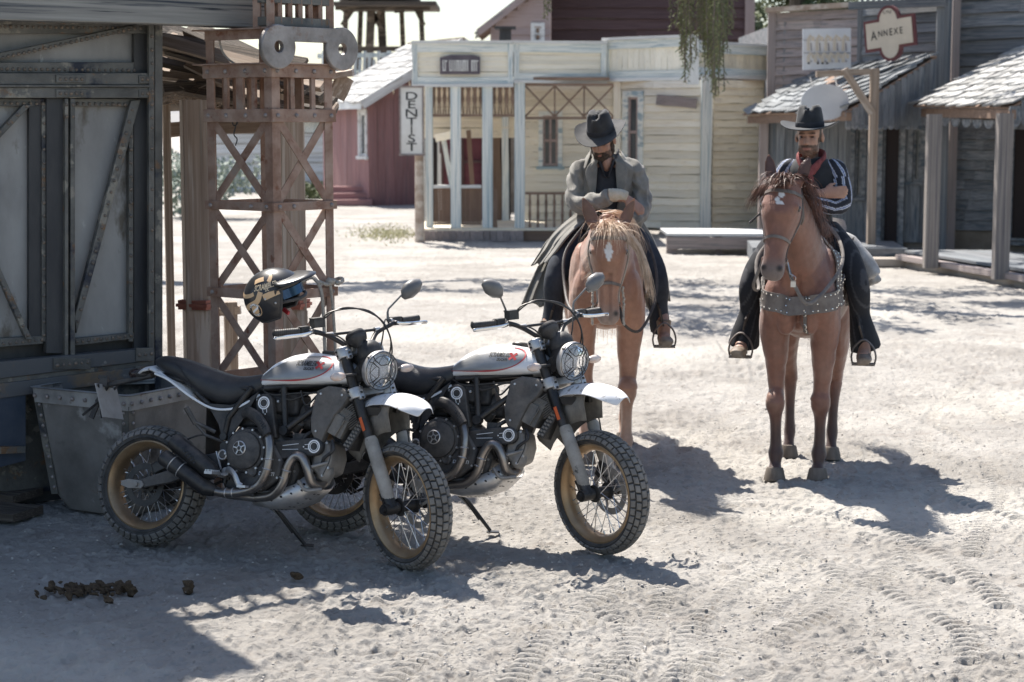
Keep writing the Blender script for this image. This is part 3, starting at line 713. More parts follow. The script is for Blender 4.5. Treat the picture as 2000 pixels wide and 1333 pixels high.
m_shingle = wood('silvered_shingle', (0.30, 0.295, 0.28), (0.47, 0.46, 0.44), (0.19, 0.20, 0.21), vary=.3)
m_shdark = wood('slate_shingle', (0.15, 0.16, 0.17), (0.30, 0.31, 0.31), (0.10, 0.11, 0.12), vary=.3)
m_window = mat('window_glass', (0.05, 0.06, 0.07), (0.11, 0.12, 0.13), scale=1.5, rough=.12, spec=.8)
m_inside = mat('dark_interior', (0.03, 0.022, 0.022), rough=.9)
m_redpanel = mat('dark_red_paint', (0.12, 0.03, 0.045), (0.18, 0.055, 0.07), scale=3, rough=.6)
m_letter = mat('black_letter', (0.03, 0.03, 0.032), rough=.7)
m_signwhite = mat('sign_white', (0.66, 0.64, 0.60), (0.76, 0.75, 0.72), scale=3, rough=.7, bump=.1)
m_signgrey = mat('sign_grey', (0.48, 0.50, 0.54), (0.56, 0.58, 0.61), scale=3, rough=.6)
m_signcream = mat('sign_cream', (0.48, 0.42, 0.34), (0.56, 0.49, 0.40), scale=3, rough=.7)
m_signdark = mat('sign_dark', (0.10, 0.085, 0.10), (0.15, 0.125, 0.14), scale=5, rough=.7)
m_maroon = mat('maroon_paint', (0.10, 0.03, 0.035), (0.14, 0.05, 0.05), scale=6, rough=.7)
m_sand_stone = mat('porch_kerb', (0.30, 0.26, 0.22), (0.42, 0.37, 0.32), scale=2, rough=.9, bump=.3)

def siding(parent, P, Q, z0, z1, pitch, m, name='board', holes=(), th=.022, vertical=False, seg=0):
    """boards on the wall line P-Q (ground points); holes are (s0,s1,z0,z1) along the wall"""
    P = Vector((P.x, P.y, 0)); Q = Vector((Q.x, Q.y, 0)); d = (Q-P).normalized(); L = (Q-P).length; n = Vector((d.y, -d.x, 0))
    if vertical:
        k = max(1, round(L/pitch)); w_ = L/k
        for i in range(k):
            s = (i+.5)*w_; spans = [(z0, z1)]
            for h in holes:
                if h[0] < s < h[1]:
                    spans = [q for sp in spans for q in ((sp[0], min(sp[1], h[2])), (max(sp[0], h[3]), sp[1])) if q[1]-q[0] > .02]
            for a, b in spans:
                board(name, parent, P+d*s+n*rng.uniform(0, .008)+Vector((0, 0, a)), P+d*s+Vector((0, 0, b)), w_*.97, th, m, nrm=n)
        return
    k = max(1, round((z1-z0)/pitch)); h_ = (z1-z0)/k
    for i in range(k):
        z = z0+(i+.5)*h_; spans = [(0, L)]
        for h in holes:
            if h[2] < z < h[3]: spans = [q for sp in spans for q in ((sp[0], min(sp[1], h[0])), (max(sp[0], h[1]), sp[1])) if q[1]-q[0] > .02]
        sp2 = []
        for a, b in spans:
            if seg and b-a > seg:
                c = a+(b-a)*rng.uniform(.3, .7); sp2 += [(a, c-.002), (c+.002, b)]
            else: sp2.append((a, b))
        for a, b in sp2:
            tlt = n+Vector((0, 0, .20)); o = rng.uniform(0, .006)
            board(name, parent, P+d*a+n*o+Vector((0, 0, z+rng.uniform(-.006, .006))), P+d*b+n*o+Vector((0, 0, z+rng.uniform(-.006, .006))), h_*.975, th, m, nrm=tlt)
def backing(parent, P, Q, z0, z1, m, off=.05, holes=()):
    m = m_gap
    P = Vector((P.x, P.y, 0)); Q = Vector((Q.x, Q.y, 0)); d = (Q-P).normalized(); L = (Q-P).length; n = Vector((d.y, -d.x, 0))
    xs = sorted({0, L, *[h[0] for h in holes], *[h[1] for h in holes]}); mb = MB(); to_local(parent, mb)
    zz = sorted({z0, z1, *[h[2] for h in holes], *[h[3] for h in holes]})
    for a, b in zip(xs, xs[1:]):
        for c, e in zip(zz, zz[1:]):
            if any(h[0] <= a and b <= h[1] and h[2] <= c and e <= h[3] for h in holes): continue
            mb.bar(P+d*a-n*off+Vector((0, 0, (c+e)/2)), P+d*b-n*off+Vector((0, 0, (c+e)/2)), .04, e-c)
    return mb.build('wall', m, parent, smooth=False)
def pxs(P, Q, px):         # distance along the wall line for a picture column
    d = (Q-P); d.z = 0; L = d.length; d.normalize(); n = Vector((d.y, -d.x, 0)); p = onplane(px, 245, Vector((P.x, P.y, 0)), n); return (p-Vector((P.x, P.y, 0))).dot(d)
def pz(P, Q, px, py):
    d = (Q-P); d.z = 0; d.normalize(); n = Vector((d.y, -d.x, 0)); return onplane(px, py, Vector((P.x, P.y, 0)), n).z
def window(parent, P, Q, s0, s1, z0, z1, mf, fw=.09, mid=True, mullions=0, mp=None, mglass=None):
    P = Vector((P.x, P.y, 0)); d = (Vector((Q.x, Q.y, 0))-P).normalized(); n = Vector((d.y, -d.x, 0)); V = lambda s, z, o=0: P+d*s+n*o+Vector((0, 0, z))
    wn = bpy.data.objects.new('window', None); COL.objects.link(wn); wn.empty_display_size = .1; wn.parent = parent
    mb = MB(); to_local(wn, mb)
    for a, b, vert in ((V(s0, (z0+z1)/2, .02), None, 1), (V(s1, (z0+z1)/2, .02), None, 1)): mb.bar(a-Vector((0, 0, (z1-z0)/2+fw)), a+Vector((0, 0, (z1-z0)/2+fw)), .05, fw, up=tuple(d))
    mb.bar(V(s0-fw/2, z1+fw/2, .024), V(s1+fw/2, z1+fw/2, .024), .055, fw); mb.build('frame', mf, wn, smooth=False)
    mb = MB(); to_local(wn, mb); mb.bar(V(s0-fw, z0-fw/2, .04), V(s1+fw, z0-fw/2, .04), .10, fw*.7); mb.build('sill', mf, wn, smooth=False)
    mb = MB(); to_local(wn, mb); mb.bar(V(s0, (z0+z1)/2, -.03), V(s1, (z0+z1)/2, -.03), .01, z1-z0); mb.build('pane', mglass or m_window, wn, smooth=False)
    mb = MB(); to_local(wn, mb); t = .045
    for s in [s0+t/2+fw/2, s1-t/2-fw/2]+[s0+(s1-s0)*(k+1)/(mullions+1) for k in range(mullions)]: mb.bar(V(s, z0, -.01), V(s, z1, -.01), t*.8, t, up=tuple(d))
    if mid: mb.bar(V(s0, (z0+z1)/2, -.004), V(s1, (z0+z1)/2, -.004), .04, t*1.2)
    mb.bar(V(s0, z0+t/2, -.008), V(s1, z0+t/2, -.008), .04, t); mb.bar(V(s0, z1-t/2, -.008), V(s1, z1-t/2, -.008), .04, t)
    mb.build('sash', mp or mf, wn, smooth=False)
def shingles(parent, EF, EN, TN, TF, rows, cols, m, th=.03, name='shingle', jit=.3):
    """shingled slope: eave far, eave near, top near, top far"""
    EF, EN, TN, TF = [Vector(v) for v in (EF, EN, TN, TF)]
    nrm = (EN-EF).cross(TF-EF).normalized(); nrm = nrm if nrm.z > 0 else -nrm
    P = lambda u, v: (EF*(1-u)+EN*u)*(1-v)+(TF*(1-u)+TN*u)*v
    mb = MB(); to_local(parent, mb); mb.loft([[P(0, 0)-nrm*.05, P(1, 0)-nrm*.05, P(1, 1)-nrm*.05, P(0, 1)-nrm*.05], [P(0, 0)-nrm*.02, P(1, 0)-nrm*.02, P(1, 1)-nrm*.02, P(0, 1)-nrm*.02]]); mb.build('roof_deck', m_brown, parent, smooth=False)
    for i in range(rows):
        for j in range(cols):
            u = (j+.5+(.5 if i % 2 else 0)*(1 if j < cols-1 else 0))/cols; u += rng.uniform(-.15, .15)/cols
            if u > 1: continue
            v0 = i/rows-rng.uniform(0, .25)/rows; v1 = (i+1.5)/rows
            a = P(u, v0)+nrm*(.028+rng.uniform(0, .02)); b = P(u, min(v1, 1.0))+nrm*.004
            w_ = (P((j+1)/cols, i/rows)-P(j/cols, i/rows)).length*rng.uniform(.86, 1.06)
            board(name, parent, a, b, w_, th, m, nrm=nrm)
def solid(parent, name, m, *bars, **k):
    mb = MB(); to_local(parent, mb)
    for b in bars: mb.bar(*b)
    return mb.build(name, m, parent, smooth=False, **k)

# ------------------------------------------------------------------ cream false-front building with the porch
YP, YW = 35.5, 38.2
db = empty('cream_building', tuple(gnd(1000, 470)), label='cream boarded false front building with pale blue porch posts', cat='building')
def X(px, Y): return at(px, 245, Y).x
def Z(py, Y, px=1000): return at(px, py, Y).z
def wl(px0, px1, Y0, Y1=None): 
    a = at(px0, 245, Y0); b = at(px1, 245, Y1 or Y0); a.z = b.z = 0; return a, b
def fascia(px0, px1, Y0, Y1, pt0, pt1, pb0, pb1, m=m_cream, vertical=False, n=5):
    P, Q = wl(px0, px1, Y0, Y1); d = (Q-P).normalized(); nn = Vector((d.y, -d.x, 0)); L = (Q-P).length
    zt = (pz(P, Q, px0+.1, pt0)+pz(P, Q, px1-.1, pt1))/2; zb = (pz(P, Q, px0+.1, pb0)+pz(P, Q, px1-.1, pb1))/2
    V = lambda s, z, o=0: P+d*s+nn*o+Vector((0, 0, z))
    siding(db, P, Q, zb+.14, zt-.14, (zt-zb-.28)/n if not vertical else .13, m, vertical=vertical)
    backing(db, P, Q, zb+.02, zt-.02, m_cream2, .03)
    for z, hh, oo in ((zt-.09, .17, .03), (zt+.015, .05, .07), (zb+.08, .13, .03), (zb-.01, .06, .06)):
        board('fascia_trim', db, V(-.02, z, oo), V(L+.02, z, oo), hh, .05+oo*.6, m_bluegrey if oo == .03 else m_whitepaint, nrm=nn)
    for s in (.04, L-.04): board('fascia_trim', db, V(s, zb+.02, .045), V(s, zt-.02, .045), .10, .05, m_bluegrey, nrm=nn)
    return P, Q, zt, zb
fA = fascia(807, 1001, YP, YP, 85, 84, 167, 166); fB = fascia(1004, 1181, YP, YP+.3, 88, 82, 160, 158)
fC = fascia(1183, 1348, YP+.4, 34.6, 80, 72, 156, 153, vertical=True); fD = fascia(1352, 1499, 34.6, 36.6, 86, 90, 150, 150, m=m_cream2, vertical=True)
board('fascia_post', db, Vector((X(1352, 34.5), 34.5, 2.95)), Vector((X(1352, 34.5), 34.5, Z(68, 34.5))), .2, .12, m_whitepaint)
# porch deck, kerb, roof
dz = Z(447, YP)
for i in range(12):
    y = YP-.25+i*.27; board('deck_board', db, Vector((X(818, YP), y, dz)), Vector((X(1120, YP), y, dz)), .26, .04, m_cream2, nrm=(0, 0, 1))
for i in range(16):
    x = X(818, YP-.4)+i*.128; board('kerb_board', db, Vector((x, YP-.40, 0)), Vector((x, YP-.40, dz-.02)), .122, .04, m_pinkboard)
board('kerb_board', db, Vector((X(1012, YP), YP-.3, .12)), Vector((X(1180, YP), YP-.3, .12)), .22, .08, m_brown)
solid(db, 'porch_roof', m_brown, ((X(807, YP), YP+1.3, 3.08), (X(1190, YP), YP+1.3, 3.08), 2.6, .06))
for px_ in (838, 890, 952, 1015):
    wd = .20 if px_ != 838 else .14
    board('porch_post', db, Vector((X(px_, YP), YP+.03, dz)), Vector((X(px_, YP), YP+.03, 3.05)), wd, .16, m_bluegrey, variant=0)
# fretwork frieze between the posts
for a, b in ((842, 884), (896, 946), (958, 1008)):
    xa, xb = X(a, YP), X(b, YP); solid(db, 'frieze_rail', m_brown, ((xa, YP+.03, Z(226, YP)), (xb, YP+.03, Z(226, YP)), .06, .05))
    n_ = 4
    for i in range(n_):
        cx = xa+(xb-xa)*(i+.5)/n_; w_ = (xb-xa)/n_; zt = 3.05; zb = Z(224, YP)
        mb = MB(); to_local(db, mb)
        mb.prism([(-w_*.48, 0), (-w_*.48, -.10), (-w_*.25, -.22), (-w_*.40, -.36), (-w_*.2, -.46), (-w_*.38, -(zt-zb)), (-w_*.12, -(zt-zb)), (0, -.40), (w_*.12, -(zt-zb)), (w_*.38, -(zt-zb)), (w_*.2, -.46), (w_*.40, -.36), (w_*.25, -.22), (w_*.48, -.10), (w_*.48, 0)], (cx, YP+.05, zt), (1, 0, 0), (0, 0, 1), .025)
        mb.build('fretwork', m_brown, db, smooth=False)
# low lattice panels
for a, b in ((842, 884), (896, 940)):
    xa, xb = X(a, YP), X(b, YP); z0, z1 = Z(440, YP), Z(368, YP)
    board('panel_cap', db, Vector((xa, YP+.03, z1+.03)), Vector((xb, YP+.03, z1+.03)), .06, .14, m_whitepaint)
    k = 9
    for i in range(k):
        x = xa+(xb-xa)*(i+.5)/k; board('lattice_slat', db, Vector((x, YP+.02, z0)), Vector((x, YP+.02, z1)), .036, .012, m_brown)
    k = 14
    for i in range(k):
        z = z0+(z1-z0)*(i+.5)/k; board('lattice_slat', db, Vector((xa, YP+.05, z)), Vector((xb, YP+.05, z)), .030, .012, m_brown)
# X truss right of the corner post
z0, z1 = Z(228, YP), Z(168, YP); xa, xb = X(1026, YP), X(1198, YP)
for q in range(3):
    a = xa+(xb-xa)*q/3; b = xa+(xb-xa)*(q+1)/3
    for p0, p1 in (((a, z0), (b, z1)), ((a, z1), (b, z0))): solid(db, 'truss_bar', m_brown, ((p0[0], YP+.06+.035*(p0[1] == z0), p0[1]), (p1[0], YP+.06+.035*(p0[1] == z0), p1[1]), .03, .035))
    if q: solid(db, 'truss_bar', m_brown, ((a, YP+.03, z0), (a, YP+.03, z1), .03, .04))
solid(db, 'truss_bar', m_brown, ((xa, YP+.03, z0-.03), (xb, YP+.03, z0-.03), .05, .05)); solid(db, 'truss_bar', m_brown, ((xa, YP+.03, z1+.02), (xb, YP+.03, z1+.02), .05, .05))
# turned railing
zr0, zr1 = dz, Z(378, YP)
solid(db, 'handrail', m_brown, ((X(1026, YP), YP+.03, zr1), (X(1128, YP), YP+.03, zr1), .08, .05))
for i in range(7):
    x = X(1035+i*16, YP); mb = MB(); to_local(db, mb); h = zr1-zr0
    mb.lathe([(.022, 0), (.028, .1*h), (.016, .2*h), (.032, .38*h), (.02, .55*h), (.03, .75*h), (.018, .85*h), (.024, h)], (x, YP+.03, zr0), (0, 0, 1), 8); mb.build('baluster', m_brown, db)
# rear wall of the porch: boarded top, dark red shop front, door
P, Q = wl(822, 1026, YW); siding(db, P, Q, Z(270, YW), Z(170, YW), .20, m_cream2); backing(db, P, Q, Z(270, YW), 3.6, m_cream2)
zt = Z(271, YW)
for a, b, mm in ((826, 858, m_whitepaint), (862, 898, m_redpanel), (902, 945, m_redpanel)):
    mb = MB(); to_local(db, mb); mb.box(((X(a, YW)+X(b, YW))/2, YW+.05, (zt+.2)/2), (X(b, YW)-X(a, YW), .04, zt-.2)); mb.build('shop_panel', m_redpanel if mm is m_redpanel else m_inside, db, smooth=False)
    for s in (a, b): board('shop_frame', db, Vector((X(s, YW), YW, .2)), Vector((X(s, YW), YW, zt)), .08, .06, m_darkred if mm is m_redpanel else m_whitepaint)
for z in (.9, 1.45): board('shop_frame', db, Vector((X(862, YW), YW, z)), Vector((X(945, YW), YW, z)), .05, .05, m_darkred)
board('fallen_plank', db, Vector((X(850, YW-.5), YW-.5, Z(270, YW))), Vector((X(888, YW-.5), YW-.6, Z(262, YW))), .16, .03, m_cream); board('leaning_plank', db, Vector((X(866, YW-.5), YW-.4, 1.9)), Vector((X(885, YW), YW-.5, .9)), .10, .03, m_bluegrey)
board('leaning_plank', db, Vector((X(915, YW-.5), YW-.4, 2.1)), Vector((X(926, YW), YW-.5, .5)), .09, .03, m_brown)
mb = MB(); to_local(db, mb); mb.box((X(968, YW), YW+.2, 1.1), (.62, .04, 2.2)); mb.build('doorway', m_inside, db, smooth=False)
board('door', db, Vector((X(962, YW), YW+.05, .2)), Vector((X(962, YW), YW+.05, 2.1)), .34, .04, m_brown); board('door_jamb', db, Vector((X(987, YW), YW, .2)), Vector((X(987, YW), YW, 2.4)), .14, .06, m_bluegrey); board('door_jamb', db, Vector((X(948, YW), YW, .2)), Vector((X(948, YW), YW, 2.4)), .10, .06, m_cream2)
board('half_door', db, Vector((X(958, YP), YP+.05, dz)), Vector((X(958, YP), YP+.05, Z(370, YP))), .26, .04, m_brown)
# the plain wall with windows
P, Q = wl(1020, 1200, YW); holes = [(pxs(P, Q, 1056), pxs(P, Q, 1094), Z(324, YW), Z(226, YW))]
siding(db, P, Q, .25, 3.2, .155, m_cream, holes=holes, seg=3); backing(db, P, Q, .05, 3.9, m_cream2, holes=holes)
window(db, P, Q, *holes[0][:2], holes[0][2], holes[0][3], m_bluegrey, mp=m_mauve, mullions=1)
P2, Q2 = wl(1200, 1380, YW, YW-.9); h2 = [(pxs(P2, Q2, 1222), pxs(P2, Q2, 1252), 1.35, pz(P2, Q2, 1237, 190))]
siding(db, P2, Q2, .1, 3.1, .155, m_cream, holes=h2, seg=1.6); backing(db, P2, Q2, .05, 3.2, m_cream2, holes=h2)
window(db, P2, Q2, *h2[0], m_bluegrey, fw=.12, mp=m_mauve, mullions=0)
P3, Q3 = wl(1392, 1540, YW-.9, YW-.3); siding(db, P3, Q3, .1, 3.1, .155, m_cream2, seg=1.2); backing(db, P3, Q3, .05, 3.2, m_cream2)
board('wall_post', db, Vector((X(1380, YW-1), YW-1.0, 0)), Vector((X(1380, YW-1), YW-1.0, 3.15)), .21, .12, m_bluegrey, variant=2)
board('wall_post', db, Vector((X(1204, YW), YW-.08, .1)), Vector((X(1204, YW), YW-.08, 3.15)), .14, .08, m_cream, variant=2)
solid(db, 'flat_roof', m_brown, ((X(1190, YW), YW+1.5, 3.12), (X(1520, YW), YW+.9, 3.12), 3.4, .05))
a, b = onplane(1282, 192, Vector((P2.x, P2.y, 0)), Vector(((Q2-P2).normalized().y, -(Q2-P2).normalized().x, 0))), onplane(1360, 206, Vector((P2.x, P2.y, 0)), Vector(((Q2-P2).normalized().y, -(Q2-P2).normalized().x, 0)))
o = board('blank_sign_board', None, a+Vector((0, -.07, -.03)), b+Vector((0, -.07, .03)), .20, .03, m_pinkboard, variant=3); tag(o, 'small weathered blank board nailed to the cream wall', 'sign')
# dark sign on the fascia, pale upright lettering too worn to read
sg = empty('shop_sign', (X(900, YP), YP-.1, 3.4), label='dark worn sign with faded pale upright lettering on the cream fascia', cat='sign')
mb = MB(); to_local(sg, mb); xa, xb = X(860, YP-.08), X(938, YP-.08)
mb.prism([(xa, Z(146, YP)), (xb, Z(146, YP)), (xb, Z(112, YP)), (xb-.12, Z(108, YP)), (xa+.2, Z(108, YP)), (xa, Z(113, YP))], (0, YP-.10, 0), (1, 0, 0), (0, 0, 1), .03); mb.build('sign_board', m_signdark, sg, smooth=False)
mb = MB(); to_local(sg, mb); r3 = random.Random(4); x = xa+.06
while x < xb-.07:
    w_ = r3.choice((.018, .022, .026)); mb.box((x, YP-.125, (Z(140, YP)+Z(118, YP))/2), (w_, .004, .21)); 
    if r3.random() < .55: mb.box((x+.02, YP-.125, Z(118, YP)-.02 if r3.random() < .5 else Z(140, YP)+.02), (.035, .0045, .022))
    x += .042 if r3.random() < .85 else .085
mb.build('lettering', m_signwhite, sg, smooth=False, kind='stuff')
# DENTIST sign on its pole
YD = 34.6
dt = empty('dentist_sign', (X(815, YD), YD, 0), label='tall white board reading DENTIST downwards on a round wooden pole', cat='sign')
mb = MB(); to_local(dt, mb); mb.lathe([(.095, 0), (.085, 1.4), (.08, 2.6)], (X(818, YD), YD+.12, 0), (0, 0, 1), 12); mb.build('pole', m_oldwood, dt)
xc = X(804, YD); z0, z1 = Z(303, YD), Z(170, YD)
mb = MB(); to_local(dt, mb); mb.box((xc, YD, (z0+z1)/2), (.43, .05, z1-z0)); mb.build('sign_board', m_signwhite, dt, smooth=False, bevel=.006)
mb = MB(); to_local(dt, mb)
for s in (-1, 1): mb.bar((xc+s*.215, YD-.02, z0-.02), (xc+s*.215, YD-.02, z1+.02), .03, .05)
for z in (z0, z1): mb.bar((xc-.24, YD-.022, z), (xc+.24, YD-.022, z), .05, .035)
mb.build('sign_frame', m_pinkboard, dt, smooth=False)
for i, ch in enumerate('DENTIST'):
    text_on('lettering', ch, (xc, YD-.026, z1-.10-(z1-z0-.16)*(i+.5)/7), (1, 0, 0), (0, 0, 1), .21, m_letter, dt, off=.003, bold=.0015, xs=1.6 if ch != 'I' else 1.2)
# timber platform in front of the cream wall
dk = empty('timber_platform', tuple(gnd(1390, 490)), label='low timber platform standing on the sand before the cream wall', cat='platform')
A0 = gnd(1302, 497); A1 = gnd(1490, 490); zp = .34
for i in range(6):
    y = A0.y+.12+i*.25; board('platform_board', dk, Vector((A0.x, y, zp)), Vector((A1.x+.2, y-.2, zp)), .24, .045, m_whitepaint, nrm=(0, 0, 1))
board('platform_edge', dk, Vector((A0.x, A0.y-.02, zp-.14)), Vector((A1.x+.2, A0.y-.22, zp-.14)), .20, .05, m_pinkboard)
for x in (A0.x+.05, A0.x+.9, A1.x): board('platform_leg', dk, Vector((x, A0.y+.1, 0)), Vector((x, A0.y+.1, zp-.04)), .1, .1, m_pinkboard)
board('platform_brace', dk, Vector((A0.x+.05, A0.y+.04, .02)), Vector((A0.x+.35, A0.y+.04, zp-.1)), .07, .05, m_pinkboard)

# ------------------------------------------------------------------ red barn
C0 = gnd(722, 402); rd = empty('red_barn', tuple(C0), label='red board barn with white eaves and broken pale shingle roof', cat='barn')
gd_ = Vector((math.cos(R_(22)), math.sin(R_(22)), 0)); ld = Vector((-math.sin(R_(26)), math.cos(R_(26)), 0)); GW, LL = 5.2, 3.6
ze, zpk = 2.95, 4.5
G1 = C0+gd_*GW; L1 = C0+ld*LL
siding(rd, C0, G1, 0, ze, .24, m_redboard, vertical=True, th=.03)
P = C0; nG = Vector((gd_.y, -gd_.x, 0))
for i in range(22):
    s = GW*(i+.5)/22; h = (zpk-ze)*(1-abs(s-GW/2)/(GW/2)); board('board', rd, P+gd_*s+Vector((0, 0, ze-.02)), P+gd_*s+Vector((0, 0, ze+h)), .225, .03, m_redboard, nrm=nG)
backing(rd, C0, G1, 0, ze, m_redboard, .04)
hw_ = [(LL-pxs(L1, C0, 709)-.35, 0, 0, 0)]
s_a, s_b = pxs(L1, C0, 703), pxs(L1, C0, 717); zz0, zz1 = pz(L1, C0, 710, 304), pz(L1, C0, 710, 222)
siding(rd, L1, C0, 0, ze, .24, m_redboard, vertical=True, th=.03, holes=[(s_a, s_b, zz0, zz1)]); backing(rd, L1, C0, 0, ze, m_redboard, .04, holes=[(s_a, s_b, zz0, zz1)])
window(rd, L1, C0, s_a, s_b, zz0, zz1, m_whitepaint, fw=.12, mid=False)
eo = .35; rdir = Vector((-gd_.x, -gd_.y, 0))
E0 = C0-gd_*eo-ld*.4+Vector((0, 0, ze-.12)); E1 = L1-gd_*eo+Vector((0, 0, ze-.12)); T0 = C0+gd_*GW/2-ld*.4+Vector((0, 0, zpk+.05)); T1 = L1+gd_*GW/2+Vector((0, 0, zpk+.05))
shingles(rd, E1, E0, T0, T1, 9, 10, m_shingle, name='shingle')
E2 = G1+gd_*eo-ld*.4+Vector((0, 0, ze-.12)); E3 = L1+gd_*(GW+eo)+Vector((0, 0, ze-.12))
mb = MB(); to_local(rd, mb); mb.loft([[T0, E2, E3, T1], [T0+Vector((0, 0, .06)), E2+Vector((0, 0, .06)), E3+Vector((0, 0, .06)), T1+Vector((0, 0, .06))]]); mb.build('roof_deck', m_brown, rd, smooth=False)
board('eave_board', rd, E1-gd_*.02-Vector((0, 0, .10)), E0-gd_*.02-Vector((0, 0, .10)), .20, .04, m_whitepaint, nrm=tuple(-gd_)); board('barge_board', rd, E0-Vector((0, 0, .08)), T0-Vector((0, 0, .08)), .24, .05, m_whitepaint, nrm=tuple(-ld)); board('barge_board', rd, E2-Vector((0, 0, .08)), T0-Vector((0, 0, .08)), .24, .05, m_whitepaint, nrm=tuple(-ld))
stp = empty('stone_step', tuple(gnd(690, 400)), label='low reddish wooden landing at the foot of the red barn', cat='steps')
for z, o_ in ((.08, 0), (.25, .3), (.42, .6)): board('tread', stp, gnd(640, 402)+Vector((0, o_, z)), gnd(728, 402)+Vector((0, o_, z)), .34, .16, m_redboard, nrm=(0, 0, 1))
# small lean-to roof left of the barn and pale buildings seen through the column
lt = empty('far_shed', tuple(gnd(600, 385)), label='far whitewashed shed with corrugated roof seen through the column', cat='shed')
P, Q = wl(360, 668, 62); siding(lt, P, Q, 0, 1.9, .3, m_whitepaint, vertical=False); siding(lt, P, Q, 1.95, 2.35, .12, m_bluegrey, vertical=True); backing(lt, P, Q, 0, 2.3, m_pinkboard)
shingles(lt, P+Vector((0, -.3, 2.35)), Q+Vector((0, -.3, 2.35)), Q+Vector((0, 2.5, 3.2)), P+Vector((0, 2.5, 3.2)), 4, 16, m_shingle)
# far green pile etc.: shrub clumps
m_leaf = mat('shrub_leaf', (0.07, 0.09, 0.035), (0.14, 0.16, 0.07), scale=3, rough=.7)
m_leafp = mat('pale_leaf', (0.20, 0.24, 0.19), (0.34, 0.38, 0.32), scale=3, rough=.7)
m_leaf2 = mat('pepper_leaf', (0.10, 0.12, 0.045), (0.20, 0.20, 0.09), scale=3, rough=.7, trans=0)
m_bark = mat('bark', (0.10, 0.08, 0.06), (0.20, 0.165, 0.13), scale=6, stretch=(1, 1, .3), rough=.95, bump=.6)
def leafcloud(mb, c, r, n, s, rr):
    for _ in range(n):
        while True:
            v = Vector((rr.uniform(-1, 1), rr.uniform(-1, 1), rr.uniform(-1, 1)))
            if v.length < 1: break
        p = Vector(c)+Vector((v.x*r[0], v.y*r[1], v.z*r[2])); a = Vector((rr.uniform(-1, 1), rr.uniform(-1, 1), rr.uniform(-1, 1))).normalized()*s; b = a.orthogonal().normalized()*s*.45
        mb.add([p-a, p+b, p+a, p-b], [(0, 1, 2, 3)])
r4 = random.Random(12)
for (px_, py_, Y, w_, h_, lb) in ((388, 330, 44, 1.5, 1.3, 'pale grey green shrub beyond the plank porch'), (590, 372, 56, 1.2, .5, 'dark low shrub beside the far shed')):
    m_shrubp = m_leafp if py_ < 350 else m_leaf; sh = empty('shrub', (at(px_, 245, Y).x, Y, 0), label=lb, cat='shrub')
    mb = MB()
    for k in range(9): leafcloud(mb, (r4.uniform(-w_, w_)*.7, r4.uniform(-.5, .5), h_*r4.uniform(.25, .9)), (w_*.5, .6, h_*.4), 170, .09, r4)
    mb.build('foliage', m_shrubp, sh, smooth=False)
    mb = MB(); [mb.tube([(x*.2, 0, 0), (x*.5, .1*x, h_*.7)], [.04, .015], 6) for x in (-1, 0, 1)]; mb.build('stem', m_bark, sh)
gp = MB(); 
for _ in range(900):
    p = gnd(r4.gauss(755, 32), r4.gauss(458, 7)); a = Vector((r4.uniform(-.08, .08), r4.uniform(-.08, .08), r4.uniform(.02, .09))); gp.add([p, p+Vector((.03, 0, 0)), p+a], [(0, 1, 2)])
m_grass = mat('dry_grass', (0.40, 0.39, 0.22), (0.50, 0.47, 0.30), scale=4, rough=.9); tag(gp.build('weeds', m_grass, None, smooth=False), 'patch of yellow green weeds on the sand in front of the red barn', 'weeds', kind='stuff')

# ------------------------------------------------------------------ water tower
wt = empty('water_tower', (at(745, 245, 62).x, 62, 0), label='dark timber water tower platform on braced legs against the sky', cat='tower')
for px_, o_ in ((668, 0), (697, 1.2), (717, 0), (750, 1.0), (790, 1.2), (828, 0)):
    top = at(px_+(8 if px_ < 740 else -6), 12, 62+o_); bot = Vector((at(px_-(6 if px_ < 740 else -8), 245, 62+o_).x, 62+o_, 0)); solid(wt, 'leg', m_darkwood, (bot, top, .26 if px_ in (717, 750) else .16, .26 if px_ in (717, 750) else .16))
for a, b in (((722, 60), (742, 22)), ((790, 20), (770, 22)), ((828, 50), (812, 18)), ((668, 50), (690, 18)), ((745, 60), (728, 22))): solid(wt, 'brace', m_darkwood, (at(a[0], a[1], 62), at(b[0], b[1], 62), .14, .14))
for i in range(7): board('platform_board', wt, at(652, 8, 60.5)+Vector((0, i*.5, 0)), at(852, 8, 60.5)+Vector((0, i*.5, 0)), .48, .14, m_darkwood, nrm=(0, 0, 1))
solid(wt, 'beam', m_darkwood, (at(655, 14, 61), at(840, 14, 61), .2, .2)); solid(wt, 'beam', m_darkwood, (at(655, 96, 62), at(800, 96, 62), .16, .16))
mb = MB(); to_local(wt, mb); mb.lathe([(1.35, 0), (1.35, 2.4), (.1, 3.2)], at(742, 4, 62), (0, 0, 1), 24); mb.build('tank', m_darkwood, wt)
ff = empty('slat_fence', (at(690, 245, 56).x, 56, 0), label='pale picket fence on a roof ridge below the water tower', cat='fence')
for i in range(15): board('picket', ff, at(630+i*9, 150, 56), at(632+i*9, 100+8*(i % 3), 56), .09, .03, m_bluegrey)
board('rail', ff, at(620, 110, 56.1), at(770, 108, 56.1), .14, .05, m_bluegrey); board('rail', ff, at(620, 140, 56.1), at(770, 140, 56.1), .08, .05, m_bluegrey)
for px_ in (640, 760): board('picket_post', ff, Vector((at(px_, 245, 56.2).x, 56.2, 0)), at(px_, 100, 56.2), .12, .12, m_bluegrey)

